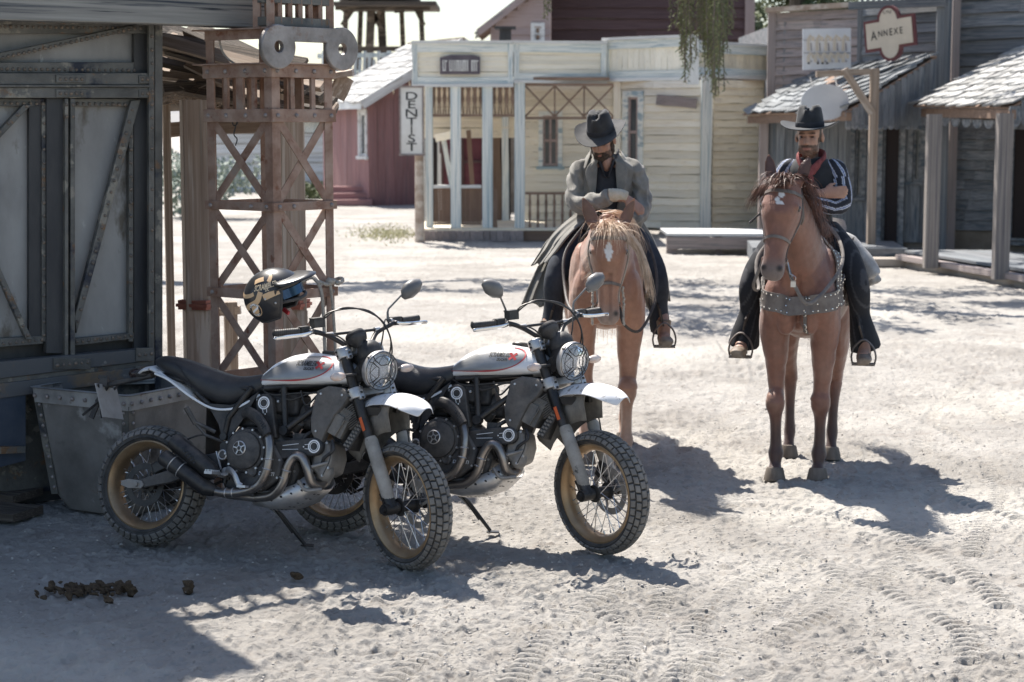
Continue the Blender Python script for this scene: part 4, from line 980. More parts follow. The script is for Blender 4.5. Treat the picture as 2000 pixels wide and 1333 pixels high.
# ------------------------------------------------------------------ buildings behind the false front
dr = empty('dark_red_building', (at(1270, 245, 48).x, 48, 0), label='tall dark red boarded building behind the cream false front', cat='building')
P, Q = wl(1076, 1452, 48); siding(dr, P, Q, 3.0, 8.2, .27, m_darkred, seg=4, th=.03); backing(dr, P, Q, 0, 8.2, m_darkred)
board('corner_board', dr, Vector((Q.x+.12, 47.96, 0)), Vector((Q.x+.12, 47.96, 8.2)), .25, .08, m_mauve); mb = MB(); to_local(dr, mb); mb.box(((P.x+Q.x)/2, 51, 4.1), (Q.x-P.x-.1, 5.8, 8.15)); mb.build('rear_block', m_darkred, dr, smooth=False)
ph = empty('pink_house', (at(1000, 245, 47).x, 47, 0), label='faded pink boarded gable house beside the dark red building', cat='house')
P, Q = wl(958, 1075, 46.5); hh = [(pxs(P, Q, 1040), pxs(P, Q, 1060), pz(P, Q, 1050, 82), pz(P, Q, 1050, 52))]
siding(ph, P, Q, 3, pz(P, Q, 1000, 53), .2, m_mauve, holes=hh); backing(ph, P, Q, 0, pz(P, Q, 1000, 53), m_mauve, holes=hh); window(ph, P, Q, *hh[0], m_whitepaint, mglass=m_brown)
zz = pz(P, Q, 1000, 53)
for i in range(10):
    z = zz+(i+.5)*.2; x0 = P.x+(i+.5)*.2*1.35; board('board', ph, Vector((x0, 46.5, z)), Vector((Q.x, 46.5, z)), .21, .025, m_mauve)
shingles(ph, Vector((P.x-.3, 46.2, zz-.15)), Vector((P.x-.3, 50, zz-.15)), Vector((P.x+2.6, 50, zz+2.1)), Vector((P.x+2.6, 46.2, zz+2.1)), 7, 8, m_shingle)
board('barge_board', ph, Vector((P.x-.3, 46.2, zz-.15)), Vector((P.x+2.6, 46.2, zz+2.05)), .16, .05, m_mauve, nrm=(0, -1, 0))
mb = MB(); to_local(ph, mb); mb.box((at(987, 245, 44).x, 44, Z(68, 44)), (.28, .3, .3)); mb.box((at(987, 245, 44).x, 44, Z(55, 44)), (.5, .45, .06)); mb.box((at(987, 245, 44).x, 44, Z(68, 44)/2), (.12, .12, Z(70, 44))); mb.build('flue_pipe', m_steel_bk, ph, smooth=False)

# ------------------------------------------------------------------ grey boarded annexe on the right
an = empty('grey_building', tuple(gnd(1660, 515)), label='grey weathered board building with dark doors behind the right hand rider', cat='building')
P, Q = wl(1507, 1672, 35.2, 33.9); siding(an, P, Q, 2.3, Z(22, 34.5), .16, m_pinkboard, seg=1.2); backing(an, P, Q, 0, Z(22, 34.5), m_pinkboard, .06)
solid(an, 'top_cap', m_oldwood, (Vector((P.x-.1, P.y-.05, Z(16, 34.5))), Vector((Q.x+.05, Q.y-.05, Z(13, 34.5))), .2, .09))
board('corner_board', an, Vector((P.x-.03, P.y-.04, 0)), Vector((P.x-.03, P.y-.04, Z(18, 34.5))), .14, .06, m_pinkboard); board('corner_board', an, Vector((Q.x+.05, Q.y-.04, 2)), Vector((Q.x+.05, Q.y-.04, Z(10, 34.5))), .13, .06, m_greyboard)
P5, Q5 = wl(1682, 1830, 33.8, 32.4); siding(an, P5, Q5, 2.6, Z(8, 33), .18, m_greyboard); backing(an, P5, Q5, 2.2, Z(8, 33), m_greyboard, .06)
board('corner_board', an, Vector((Q5.x, Q5.y-.05, 2)), Vector((Q5.x, Q5.y-.05, Z(6, 32.4))), .12, .06, m_greyboard)
# ground floor front
P6, Q6 = wl(1500, 1838, 34.6, 33.0)
hol = [(pxs(P6, Q6, a), pxs(P6, Q6, b), z0, z1) for a, b, z0, z1 in ((1668, 1690, .9, 2.15), (1722, 1766, .0, 2.3), (1781, 1805, 1.2, 2.15))]
siding(an, P6, Q6, .1, 2.35, .17, m_greyboard, vertical=True, holes=hol); backing(an, P6, Q6, 0, 2.35, m_greyboard, .07, holes=hol)
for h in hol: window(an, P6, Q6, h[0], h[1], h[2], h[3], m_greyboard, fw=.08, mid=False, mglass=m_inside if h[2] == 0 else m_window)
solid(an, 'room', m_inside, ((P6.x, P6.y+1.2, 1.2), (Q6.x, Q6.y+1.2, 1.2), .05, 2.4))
# awning with shingles and scalloped end
EF = at(1449, 222, 35.0); EN = at(1652, 216, 30.6); TN = at(1828, 108, 32.2); TF = at(1600, 128, 34.8)
shingles(an, EF, EN, TN, TF, 10, 8, m_shdark)
dE = TN-EN; zsc = Z(246, 31)
k = 15
for i in range(k):
    t = (i+.5)/k; p = EN+dE*t; x = Vector((p.x, p.y, 0)); w_ = Vector((dE.x, dE.y, 0)).length/k; nn = Vector((dE.y, -dE.x, 0)).normalized(); nn = nn if nn.y < 0 else -nn
    board('scallop_board', an, x+Vector((0, 0, zsc)), x+Vector((0, 0, p.z-.05)), w_*.96, .025, m_greyboard, nrm=nn)
    mb = MB(); to_local(an, mb); ex_ = Vector((dE.x, dE.y, 0)).normalized(); mb.prism([(math.cos(a)*w_*.48, math.sin(a)*w_*.48) for a in np.linspace(math.pi, 2*math.pi, 9)], x+Vector((0, 0, zsc+.01)), ex_, (0, 0, 1), .024); mb.build('scallop', m_greyboard, an, smooth=False)
solid(an, 'eave_beam', m_brown, (EF+Vector((.15, 0, -.12)), EN+Vector((.05, 0, -.10)), .10, .14))
for px_, Y in ((1492, 34.6),): board('porch_post', an, Vector((X(px_, Y), Y, 0)), Vector((X(px_, Y), Y, 2.45)), .16, .16, m_pinkboard, variant=0)
solid(an, 'porch_deck', m_greyboard, (gnd(1480, 500, .13)+Vector((0, 1.0, 0)), gnd(1778, 500, .13)+Vector((0, .8, 0)), 1.9, .25))
mb = MB(); to_local(an, mb); mb.bar(gnd(1640, 512, .06), gnd(1765, 512, .06), .45, .13); mb.build('step', m_sand_stone, an, smooth=False, bevel=.02)
mb = MB(); to_local(an, mb); c_ = (P6+Q6)/2; mb.box((c_.x+1.5, 38.5, 2.1), (5.2, 7.0, 4.1)); mb.build('rear_block', m_greyboard, an, smooth=False)
# upper balcony strip and next building
an2 = empty('grey_building', tuple(gnd(1900, 520)), label='grey weathered board building at the right edge with shingled porch roof', cat='building')
P7, Q7 = wl(1852, 2260, 33.0, 30.5); siding(an2, P7, Q7, 2.3, 6.2, .225, m_greyboard, seg=1.6); backing(an2, P7, Q7, 0, 6.2, m_greyboard, .06)
hol = [(pxs(P7, Q7, 1972), pxs(P7, Q7, 2030), .2, 2.2)]
siding(an2, P7, Q7, .35, 2.3, .185, m_greyboard, holes=hol, seg=1.0); window(an2, P7, Q7, *hol[0], m_greyboard, mid=False, mglass=m_inside)
board('corner_post', an2, Vector((X(1840, 32.6), 32.6, 0)), Vector((X(1840, 32.6), 32.6, 6.2)), .22, .12, m_greyboard, variant=0); board('corner_board', an2, Vector((X(1862, 32.8), 32.8, 0)), Vector((X(1862, 32.8), 32.8, 6.2)), .14, .08, m_pinkboard, variant=0)
board('upper_rail', an2, at(1660, 12, 33.5), at(1850, 4, 32.2), .14, .1, m_greyboard); 
for i in range(14): board('upper_baluster', an2, at(1684+i*11, 8, 33.4-.08*i), at(1684+i*11, -30, 33.4-.08*i), .05, .04, m_greyboard)
EF = at(1782, 204, 31.6); EN = at(1972, 208, 27.4); TN = at(2240, 50, 28.4); TF = at(2040, 66, 32.6)
shingles(an2, EF, EN, TN, TF, 12, 9, m_shingle)
dE = TN-EN; zsc = Z(236, 28)
for i in range(12):
    t = (i+.5)/12; p = EN+dE*t; x = Vector((p.x, p.y, 0)); w_ = Vector((dE.x, dE.y, 0)).length/12; ex_ = Vector((dE.x, dE.y, 0)).normalized()
    board('scallop_board', an2, x+Vector((0, 0, zsc)), x+Vector((0, 0, p.z-.05)), w_*.96, .025, m_greyboard, nrm=(ex_.y, -ex_.x, 0))
    mb = MB(); to_local(an2, mb); mb.prism([(math.cos(a)*w_*.48, math.sin(a)*w_*.48) for a in np.linspace(math.pi, 2*math.pi, 9)], x+Vector((0, 0, zsc+.01)), ex_, (0, 0, 1), .024); mb.build('scallop', m_greyboard, an2, smooth=False)
solid(an2, 'eave_beam', m_brown, (EF+Vector((.2, 0, -.14)), EN+Vector((.05, 0, -.12)), .10, .14))
for i in range(9):
    p = EF.lerp(EN, (i+.5)/9)+Vector((.15, 0, -.22)); mb = MB(); to_local(an2, mb); e_ = (EN-EF); e_.z = 0; e_.normalize(); mb.prism([(math.cos(a)*.2, math.sin(a)*.13) for a in np.linspace(math.pi, 2*math.pi, 9)], p, e_, (0, 0, 1), .02); mb.build('scallop', m_greyboard, an2, smooth=False)
pA = gnd(1817, 521, .12); pB = gnd(1953, 543, .12)
for p, w_ in ((pA, .2), (pB, .2)): board('porch_post', an2, Vector((p.x, p.y, .1)), Vector((p.x, p.y, 2.36)), w_, .18, m_postgrey, variant=0)
K0, K1 = gnd(1765, 506, .12), gnd(2100, 565, .12)
mb = MB(); to_local(an2, mb); n_ = Vector((1, .25, 0)); mb.loft([[K0, K1, K1+n_*4, K0+n_*4], [q-Vector((0, 0, .14)) for q in (K0, K1, K1+n_*4, K0+n_*4)]]); mb.build('porch_floor', m_sand_stone, an2, smooth=False)
board('kerb_plank', an2, K0+Vector((-.05, 0, .03)), K1+Vector((-.05, 0, .03)), .16, .08, m_pinkboard, nrm=(0, 0, 1))
for i in range(6): board('deck_board', an2, K0+Vector((.2+i*.25, .3, .10)), K1+Vector((.2+i*.25, .3, .10)), .24, .04, m_greyboard, nrm=(0, 0, 1))
# signs
s1 = empty('hook_sign', tuple(at(1615, 95, 33.6)), label='square white board with faded cream upright letters on the grey wall', cat='sign')
mb = MB(); to_local(s1, mb); a = at(1568, 137, 33.5); b = at(1662, 133, 33.2); c = at(1662, 55, 33.2); d_ = at(1568, 57, 33.5); mb.loft([[a, b, c, d_], [q+Vector((0, .04, 0)) for q in (a, b, c, d_)]]); mb.build('sign_board', m_signgrey, s1, smooth=False)
mb = MB(); to_local(s1, mb); mk = MB(); to_local(s1, mk)
for row, (y0, y1, n_) in enumerate(((70, 100, 5), (104, 122, 6))):
    for i in range(n_):
        x = 1583+i*(68/(n_-1)); Y = 33.36-.003*(x-1568)
        p = [at(x-4, y1, Y), at(x-4, y0+7, Y), at(x, y0, Y), at(x+5, y0+4, Y), at(x+4, y0+10, Y)]; mb.tube(p, [(.03, .006)]*5, 6, flat=(1, 0, 0)); mk.tube([at(x+2, y1, Y-.01), at(x+1, y0+14, Y-.01)], [(.010, .004)]*2, 5)
for y in (79, 104): mk.bar(at(1569, y, 33.47), at(1661, y, 33.18), .006, .010)
mb.build('lettering', m_signcream, s1, smooth=False, kind='stuff'); mk.build('lettering_shade', m_signdark, s1, smooth=False, kind='stuff')
mb = MB(); to_local(s1, mb)
for i in range(9):
    if i in (1, 5): continue
    mb.bar(at(1577+i*9, 124, 33.3), at(1582+i*9, 124, 33.3), .004, .03)
mb.build('small_print', m_letter, s1, smooth=False, kind='stuff')
s2 = empty('annexe_sign', tuple(at(1735, 60, 32.4)), label='cross shaped cream sign with maroon edge reading THE ANNEXE', cat='sign')
ca = at(1693, 60, 32.7); cb = at(1782, 56, 32.1); ex_ = (cb-ca); sw = ex_.length; ex_ = (ex_+Vector((0, 0, .10))).normalized(); ey_ = Vector((0, 0, 1)); ey_ = (ey_-ex_*ey_.dot(ex_)).normalized(); cc_ = (ca+cb)/2+Vector((0, -.08, -.06))
def cross_poly(g):
    W_, H_, r_, T_ = sw/2+g, .27+g, .17+g, .48+g; o_ = [(-W_, -H_+.04), (-r_, -H_+.04)]
    o_ += [(math.cos(a)*r_, -H_+.04+math.sin(a)*(T_-H_)) for a in np.linspace(math.pi, 2*math.pi, 11)][1:-1]
    o_ += [(r_, -H_+.04), (W_, -H_+.04), (W_, H_-.06), (r_, H_-.06)]
    o_ += [(math.cos(a)*r_, H_-.06+math.sin(a)*(T_-H_)) for a in np.linspace(0, math.pi, 11)][1:-1]+[(-r_, H_-.06), (-W_, H_-.06)]
    return o_
mb = MB(); to_local(s2, mb); mb.prism(cross_poly(.05), cc_, ex_, ey_, .06); mb.build('sign_frame', m_maroon, s2, smooth=False)
mb = MB(); to_local(s2, mb); nn = ex_.cross(ey_); mb.prism(cross_poly(0), cc_+nn*.035, ex_, ey_, .02); mb.build('sign_board', m_signcream, s2, smooth=False)
x = -.30
for ch, sz, dx in (('A', .22, .13), ('N', .15, .105), ('N', .15, .105), ('E', .17, .10), ('X', .15, .10), ('E', .16, 0)):
    text_on('lettering', ch, cc_+nn*.047+ex_*x+ey_*(.0 if ch != 'A' else -.02), ex_, ey_, sz, m_letter, s2, off=.002, xs=.8, bold=.002); x += dx
for i, ch in enumerate('THE'):
    a = (i-1)*.55; text_on('lettering', ch, cc_+nn*.047+ex_*(math.sin(a)*.12)+ey_*(.25+math.cos(a)*.11), ex_*math.cos(a)-ey_*math.sin(a), ey_*math.cos(a)+ex_*math.sin(a), .085, m_letter, s2, off=.002)
s3 = empty('oval_sign', tuple(at(1611, 200, 30.8)), label='blank pale oval sign hanging below the grey shingled awning', cat='sign')
mb = MB(); to_local(s3, mb); p = at(1611, 200, 30.8); mb.prism([(math.cos(a)*.40, math.sin(a)*.30) for a in np.linspace(0, 2*math.pi, 33)[:-1]], p, (1, 0, 0), (0, 0, 1), .03); mb.build('sign_board', m_signgrey, s3, smooth=False)
mb = MB(); to_local(s3, mb); mb.tube([p+Vector((.2, 0, .25)), p+Vector((.25, .6, .48))], .012, 6); mb.tube([p+Vector((-.2, 0, .25)), p+Vector((-.15, .6, .42))], .012, 6); mb.build('hanger', m_steel_bk, s3)
gl = empty('sign_gallows', tuple(gnd(1700, 505)), label='tall thin timber post with diagonal brace and arm before the doors', cat='post')
p = gnd(1700, 508); board('post', gl, p, Vector((p.x, p.y, Z(135, p.y))), .13, .12, m_oldwood, variant=2); board('arm', gl, Vector((p.x+.05, p.y, Z(140, p.y))), Vector((X(1592, p.y), p.y, Z(145, p.y))), .10, .1, m_oldwood, variant=1); board('brace', gl, Vector((X(1645, p.y), p.y-.06, Z(136, p.y))), Vector((X(1702, p.y), p.y-.06, Z(222, p.y))), .12, .06, m_oldwood, variant=1)

# ------------------------------------------------------------------ trees
def tree(name, base, limbs, crowns, leafm, label, cat, seed, leaf=.07, per=260, cr=(.8, .8, .55), trunk_r=.22, group=None):
    r_ = random.Random(seed); t = empty(name, base, label=label, cat=cat, group=group); mb = MB()
    for L in limbs: mb.tube(spline([Vector(q)-Vector(base) for q in L[0]], 5), lerp_list(L[1], (len(L[0])-1)*5+1), 9)
    mb.build('trunk', m_bark, t)
    mb = MB()
    for c, r in crowns:
        for k in range(5):
            v = Vector((r_.uniform(-1, 1), r_.uniform(-1, 1), r_.uniform(-1, 1)))*r*.75
            leafcloud(mb, Vector(c)-Vector(base)+v, (r*cr[0]*.6, r*cr[1]*.6, r*cr[2]*.6), per//5, leaf, r_)
    mb.build('crown', leafm, t, smooth=False); return t
# pepper tree over the street: its crown is above the frame, sprays hang down into it
tb = Vector((8.6, 23.0, 0))
limbs = [([tb, tb+Vector((-.2, .2, 2.4)), tb+Vector((-1.2, .6, 4.4)), (5.2, 24.2, 5.9), (3.2, 25.0, 6.4), (1.4, 26.0, 6.3)], [.38, .30, .22, .16, .10, .05]),
         ([tb+Vector((-.2, .2, 2.4)), tb+Vector((.1, 1.5, 4.5)), (7.6, 26.5, 6.3), (6.2, 28.2, 6.8)], [.25, .18, .12, .05]),
         ([tb+Vector((-1.2, .6, 4.4)), (6.2, 22.6, 6.2), (4.8, 21.6, 6.9), (3.6, 21.0, 7.0)], [.2, .14, .09, .04])]
rt_ = random.Random(31); crowns = []
for _ in range(44):
    u = rt_.random(); x = -1.0+8.0*u; y = 23.5+6.2*rt_.random(); crowns.append(((x, y, 5.8+1.6*rt_.random()), rt_.uniform(.55, .95)))
pt = tree('pepper_tree', tuple(tb), limbs, crowns, m_leaf2, 'pepper tree whose thin drooping sprays hang down over the street', 'tree', 21, leaf=.085, per=210)
mb = MB(); mb2 = MB(); T0_ = Vector(tb)
for (px_, y1, n_) in ((1338, 130, 9), (1345, 165, 5), (1328, 70, 5), (1385, 160, 14), (1400, 185, 10), (1412, 120, 9), (1375, 90, 9), (1425, 70, 5), (1392, 140, 8), (1066, 38, 3)):
    for k in range(n_):
        x = px_+rt_.gauss(0, 7); Y = 25.2+rt_.uniform(-.8, .8); top = at(x+rt_.uniform(-6, 6), -90, Y); bot = at(x+rt_.uniform(-5, 5), y1*rt_.uniform(.6, 1.08), Y)
        mb2.tube([top-T0_, (top+bot)/2-T0_+Vector((rt_.uniform(-.05, .05), 0, 0)), bot-T0_], .006, 4)
        L_ = (top-bot).length; m_ = int(L_/.022)
        for i in range(m_):
            t = i/m_; p = top.lerp(bot, t)-T0_+Vector((rt_.gauss(0, .02), rt_.gauss(0, .02), 0)); a = Vector((rt_.choice((-1, 1))*rt_.uniform(.02, .06), rt_.uniform(-.03, .03), -rt_.uniform(.03, .07))); b = a.orthogonal().normalized()*.010
            mb.add([p, p+a*.5+b, p+a, p+a*.5-b], [(0, 1, 2, 3)])
mb.build('hanging_spray', m_leaf2, pt, smooth=False, kind='stuff'); mb2.build('twig', m_bark, pt, kind='stuff')
# another crown left of the frame's top: it throws the dappled shade on the street
tb2 = Vector((-6.5, 27.5, 0))
limbs = [([tb2, tb2+Vector((.1, .1, 2.5)), (-5.4, 28.3, 5), (-3.5, 29.5, 6.4), (-1.5, 30.0, 6.9)], [.36, .3, .2, .12, .05]), ([tb2+Vector((.1, .1, 2.5)), (-6.8, 27.2, 5), (-7.4, 26.8, 7)], [.22, .15, .06])]
crowns = [((-3.6+rt_.gauss(0, 1.1), 28.9+rt_.uniform(-.9, .9), 6.6+rt_.uniform(-.4, .6)), rt_.uniform(.35, .6)) for _ in range(14)]
tree('pepper_tree', tuple(tb2), limbs, crowns, m_leaf2, 'leaning tree behind the lattice column whose crown is above the picture', 'tree', 22, leaf=.08, per=150)
tree('background_tree', (at(1480, 245, 55).x, 55, 0), [([(at(1480, 245, 55).x, 55, 0), (at(1482, 245, 55).x, 55, 4.2)], [.25, .12])], [((at(1484+rt_.uniform(-26, 30), 245, 55).x, 55+rt_.uniform(-1, 1), 3.4+rt_.random()*1.9), .75) for _ in range(16)], m_leaf, 'green tree in the gap between the dark red and the grey buildings', 'tree', 23, leaf=.10, per=320)
tree('background_tree', (at(1600, 245, 41).x, 44, 0), [([(at(1600, 245, 44).x, 44, 0), (at(1600, 245, 44).x, 44, 4.6)], [.3, .2]), ([(at(1560, 245, 44).x, 44, 4), (at(1545, 245, 44).x, 44, 6.4)], [.2, .1])], [((at(1600+rt_.uniform(-60, 60), 245, 44).x, 44+rt_.uniform(-1, 1), 5.0+rt_.random()*1.6), .8) for _ in range(12)], m_leaf, 'dark tree rising behind the roof edge of the grey building', 'tree', 24, leaf=.10, per=260)
# low ridge on the horizon
mb = MB(); hp = []
for i in range(121):
    x = -500+1000*i/120; hp.append((x, 900, 6+14*vnoise(np.array([i*.13]), np.array([3.0]), 8)[0]))
mb.grid([[(p[0], p[1]-120, -1) for p in hp], [(p[0], p[1]-40, p[2]*.55) for p in hp], [p for p in hp], [(p[0], p[1]+120, -1) for p in hp]])
m_hill = mat('hill_earth', (0.20, 0.20, 0.20), (0.26, 0.25, 0.24), scale=.02, rough=1); tag(mb.build('hills', m_hill, None), 'low bare hills far beyond the street', kind='structure')
# ================================================================== motorcycles
DST = (0.34, 0.29, 0.245)
k_tyre = mat('tyre_rubber', (0.028, 0.028, 0.028), (0.06, 0.057, 0.054), scale=14, rough=0.8, dust=0.35, dust_c=(0.27, 0.24, 0.21), bump=.2, spots=[((0.09, 0.082, 0.074), 9, .55, .75)])
k_tread = mat('dusty_tread', (0.11, 0.104, 0.096), (0.21, 0.198, 0.18), scale=11, rough=0.9, dust=.55, dust_c=(0.30, 0.27, 0.24), bump=.2)
k_covr = mat('dusty_black_cover', (0.045, 0.044, 0.043), (0.11, 0.105, 0.10), scale=10, rough=.6, dust=.55, dust_c=DST, bump=.25, bscale=80)
k_guard = mat('pale_fork_guard', (0.24, 0.225, 0.20), (0.40, 0.375, 0.34), scale=9, rough=.8, bump=.15, bscale=60, spots=[((0.05, 0.05, 0.05), 7, .62, .66)])
k_rim = mat('bronze_rim', (0.33, 0.215, 0.115), (0.44, 0.30, 0.17), scale=12, rough=0.38, metal=0.65, dust=.35, dust_c=DST)
k_spoke = mat('spoke_steel', (0.55, 0.55, 0.56), rough=0.3, metal=1.0)
k_blk = mat('black_metal', (0.018, 0.018, 0.02), (0.035, 0.034, 0.033), scale=14, rough=0.38, metal=0.3, dust=.22, dust_c=DST)
k_blk2 = mat('black_plastic', (0.02, 0.02, 0.022), (0.04, 0.04, 0.04), scale=18, rough=0.5, dust=.3, dust_c=DST, bump=.15, bscale=90)
k_dusty = mat('dusty_grey_plastic', (0.10, 0.097, 0.092), (0.21, 0.20, 0.18), scale=11, rough=0.8, dust=.7, dust_c=DST, bump=.2, bscale=60)
k_white = mat('white_paint', (0.78, 0.78, 0.79), (0.84, 0.84, 0.84), scale=4, rough=0.28, coat=0.6, dust=.22, dust_c=(.6, .55, .48))
k_mud = mat('muddy_white_plastic', (0.70, 0.70, 0.71), (0.78, 0.78, 0.78), scale=8, rough=0.42, spots=[((0.26, 0.235, 0.21), 34, .58, .66), ((0.45, .42, .38), 6, .56, .72)], dust=.3, dust_c=(.5, .45, .4))
k_silver = mat('silver_panel', (0.27, 0.27, 0.27), (0.34, 0.34, 0.335), scale=5, rough=0.35, metal=0.35, coat=.4)
k_red = mat('red_stripe', (0.42, 0.035, 0.04), rough=0.4)
k_print = mat('black_print', (0.02, 0.02, 0.022), rough=0.5)
k_wprint = mat('white_print', (0.8, 0.8, 0.8), rough=0.5)
k_seat = mat('seat_vinyl', (0.022, 0.023, 0.026), (0.034, 0.035, 0.038), scale=10, rough=0.36, dust=.10, dust_c=DST, bump=.25, bscale=120)
k_alu = mat('cast_aluminium', (0.50, 0.49, 0.48), (0.62, 0.61, 0.60), scale=16, rough=0.38, metal=.75, dust=.35, dust_c=DST)
k_eng = mat('engine_casting', (0.030, 0.030, 0.032), (0.085, 0.08, 0.076), scale=12, rough=0.55, metal=.3, dust=.7, dust_c=(.28, .25, .22), bump=.3, bscale=70)
k_engl = mat('engine_alloy', (0.26, 0.25, 0.24), (0.38, 0.36, 0.33), scale=14, rough=0.6, metal=.4, dust=.8, dust_c=DST, bump=.25, bscale=50)
k_exh = mat('exhaust_steel', (0.22, 0.20, 0.185), (0.36, 0.335, 0.315), scale=9, rough=0.3, metal=.9, spots=[((0.22, 0.12, 0.07), 9, .60, .68)], dust=.3, dust_c=DST)
k_chrome = mat('chrome', (0.75, 0.76, 0.78), rough=0.12, metal=1.0, dust=.15, dust_c=DST)
k_glass = mat('headlight_glass', (0.85, 0.87, 0.9), rough=0.05, spec=.6, trans=.85, ior=1.35)
k_refl = mat('reflector', (0.72, 0.74, 0.77), (0.9, 0.9, 0.92), scale=60, rough=0.16, metal=1.0, bump=.6, bscale=50)
k_sig = mat('signal_lens', (0.80, 0.72, 0.66), (0.86, 0.62, 0.50), scale=30, rough=0.2, trans=.25, fac=(.45, .7))
k_mirror = mat('mirror_back', (0.10, 0.10, 0.10), (0.15, 0.148, 0.145), scale=9, rough=0.35, dust=.35, dust_c=DST, coat=.3)
k_orange = mat('orange_reflector', (0.75, 0.16, 0.06), rough=0.3)
k_plate = mat('plate_back', (0.30, 0.28, 0.25), (0.42, 0.39, 0.36), scale=6, rough=.6, bump=.2)
k_smoke = mat('tail_lens', (0.03, 0.02, 0.02), rough=.2)

def make_wheel(name, par, C, R, W, rimR, nsp, disc_y, M0, sprocket=False):
    """wheel as a part with its own sub-parts; axis is local y"""
    root = bpy.data.objects.new(name, None); COL.objects.link(root); root.parent = par; root.empty_display_size = .1
    root.matrix_basis = M0 @ Matrix.Translation(C)
    A = (0, 1, 0)
    # tyre carcass
    tb = MB(); hw = W/2; prof = []
    for i in range(15):
        a = -1.25+2.5*i/14; prof.append((R-.016-(1-math.cos(a))*hw*.75, math.sin(a)*hw*.98))
    prof = [(rimR+.006, -hw*.72), (rimR+.03, -hw*.93)]+prof+[(rimR+.03, hw*.93), (rimR+.006, hw*.72), (rimR-.01, 0)]
    tb.lathe(prof, (0, 0, 0), A, 64, closed=True)
    # knobs: five rows of tread blocks, staggered, with rounded shoulders
    nk = int(round(2*math.pi*R/.047))
    tr_ = MB()
    def knob(a0, a1, t0, t1, hgt, sk=0.0):
        def P(a, t, h):
            r = R-.016-(1-math.cos(t))*hw*.75+h*math.cos(t); y = math.sin(t)*hw*.98+h*math.sin(t); a = a+sk*t
            return (math.cos(a)*r, y, math.sin(a)*r)
        c = .06; vs = []
        for hh, e in ((-.003, 0), (hgt*.8, 0), (hgt, .10)):
            da = (a1-a0)*e; dt = (t1-t0)*e; tm = (t0+t1)/2
            vs += [P(a0+da, t0+dt, hh), P(a1-da, t0+dt, hh), P(a1-da, tm, hh), P(a1-da, t1-dt, hh), P(a0+da, t1-dt, hh), P(a0+da, tm, hh)]
        fs = [(12, 17, 14, 13), (17, 16, 15, 14)]
        for L in (0, 6):
            for k in range(6): fs.append((L+k, L+(k+1) % 6, L+6+(k+1) % 6, L+6+k))
        tr_.add(vs, fs)
    for i in range(nk):
        a = 2*math.pi*i/nk; s_ = 2*math.pi/nk
        knob(a+s_*.11, a+s_*.89, -.22, .22, .013)
        for sgn in (-1, 1):
            t0, t1 = (.31, .70)
            knob(a+s_*.5+s_*.11, a+s_*.5+s_*.89, *(sorted((sgn*t0, sgn*t1))), .012, sgn*.05)
            t0, t1 = (.80, 1.20)
            knob(a+s_*.11, a+s_*.89, *(sorted((sgn*t0, sgn*t1))), .011)
    # sidewall lettering band, raised ribs
    for sgn in (-1, 1):
        tb.lathe([(rimR+.022, sgn*hw*.90), (rimR+.026, sgn*hw*.97), (rimR+.03, sgn*hw*.93)], (0, 0, 0), A, 48, closed=True)
    tb.build('tyre', k_tyre, root, ang=45); tr_.build('tread_block', k_tread, root, ang=45, kind='stuff')
    rb = MB(); rw = hw*.80
    rb.lathe([(rimR+.004, -rw), (rimR+.012, -rw*.96), (rimR+.010, -rw*.84), (rimR-.012, -rw*.74), (rimR-.020, -rw*.4), (rimR-.022, 0), (rimR-.020, rw*.4), (rimR-.012, rw*.74), (rimR+.010, rw*.84), (rimR+.012, rw*.96), (rimR+.004, rw),
              (rimR-.002, rw*.93), (rimR-.016, rw*.72), (rimR-.026, rw*.45), (rimR-.029, 0), (rimR-.026, -rw*.45), (rimR-.016, -rw*.72), (rimR-.002, -rw*.93)], (0, 0, 0), A, 72, closed=True)
    rb.build('rim', k_rim, root)
    hb = MB(); hb.lathe([(.012, -.085), (.022, -.08), (.024, -.055), (.045, -.052), (.047, -.044), (.030, -.038), (.026, 0), (.030, .038), (.047, .044), (.045, .052), (.024, .055), (.022, .08), (.012, .085)], (0, 0, 0), A, 28)
    hb.build('hub', k_blk, root)
    for i in range(nsp):
        sb = MB(); k = i//2; sgn = 1 if i % 2 else -1; a0 = 2*math.pi*k/(nsp/2)+sgn*.0; cross = .62*(1 if (k % 2) else -1)
        p = Vector((math.cos(a0+cross)*.043, sgn*.046, math.sin(a0+cross)*.043)); q = Vector((math.cos(a0+.05*sgn)*(rimR-.032), sgn*.012, math.sin(a0+.05*sgn)*(rimR-.032)))
        sb.tube([p, q], .0022, 5); sb.tube([q-(q-p).normalized()*.016, q], .0042, 6); sb.build('spoke', k_spoke, root)
    db = MB(); rd = .125 if not sprocket else .115
    n_ = 30; rings = []
    db.lathe([(rd-.034, disc_y-.0025), (rd, disc_y-.0025), (rd, disc_y+.0025), (rd-.034, disc_y+.0025)], (0, 0, 0), A, 40, closed=True)
    for i in range(6):
        a = i*math.pi/3; db.bar((math.cos(a)*.04, disc_y, math.sin(a)*.04), (math.cos(a+.25)*(rd-.03), disc_y, math.sin(a+.25)*(rd-.03)), .004, .014, up=(0, 1, 0) if False else (-math.sin(a), 0, math.cos(a)))
    db.build('brake_disc', k_blk if sprocket else k_engl, root)
    if sprocket:
        sb = MB(); pr = []
        nt_ = 44; pts = []
        for i in range(nt_*2):
            a = math.pi*i/nt_; r = .098 if i % 2 else .106; pts.append((math.cos(a)*r, math.sin(a)*r))
        sb.prism(pts, (0, .075, 0), (1, 0, 0), (0, 0, 1), .006); sb.build('sprocket', k_blk, root)
    return root

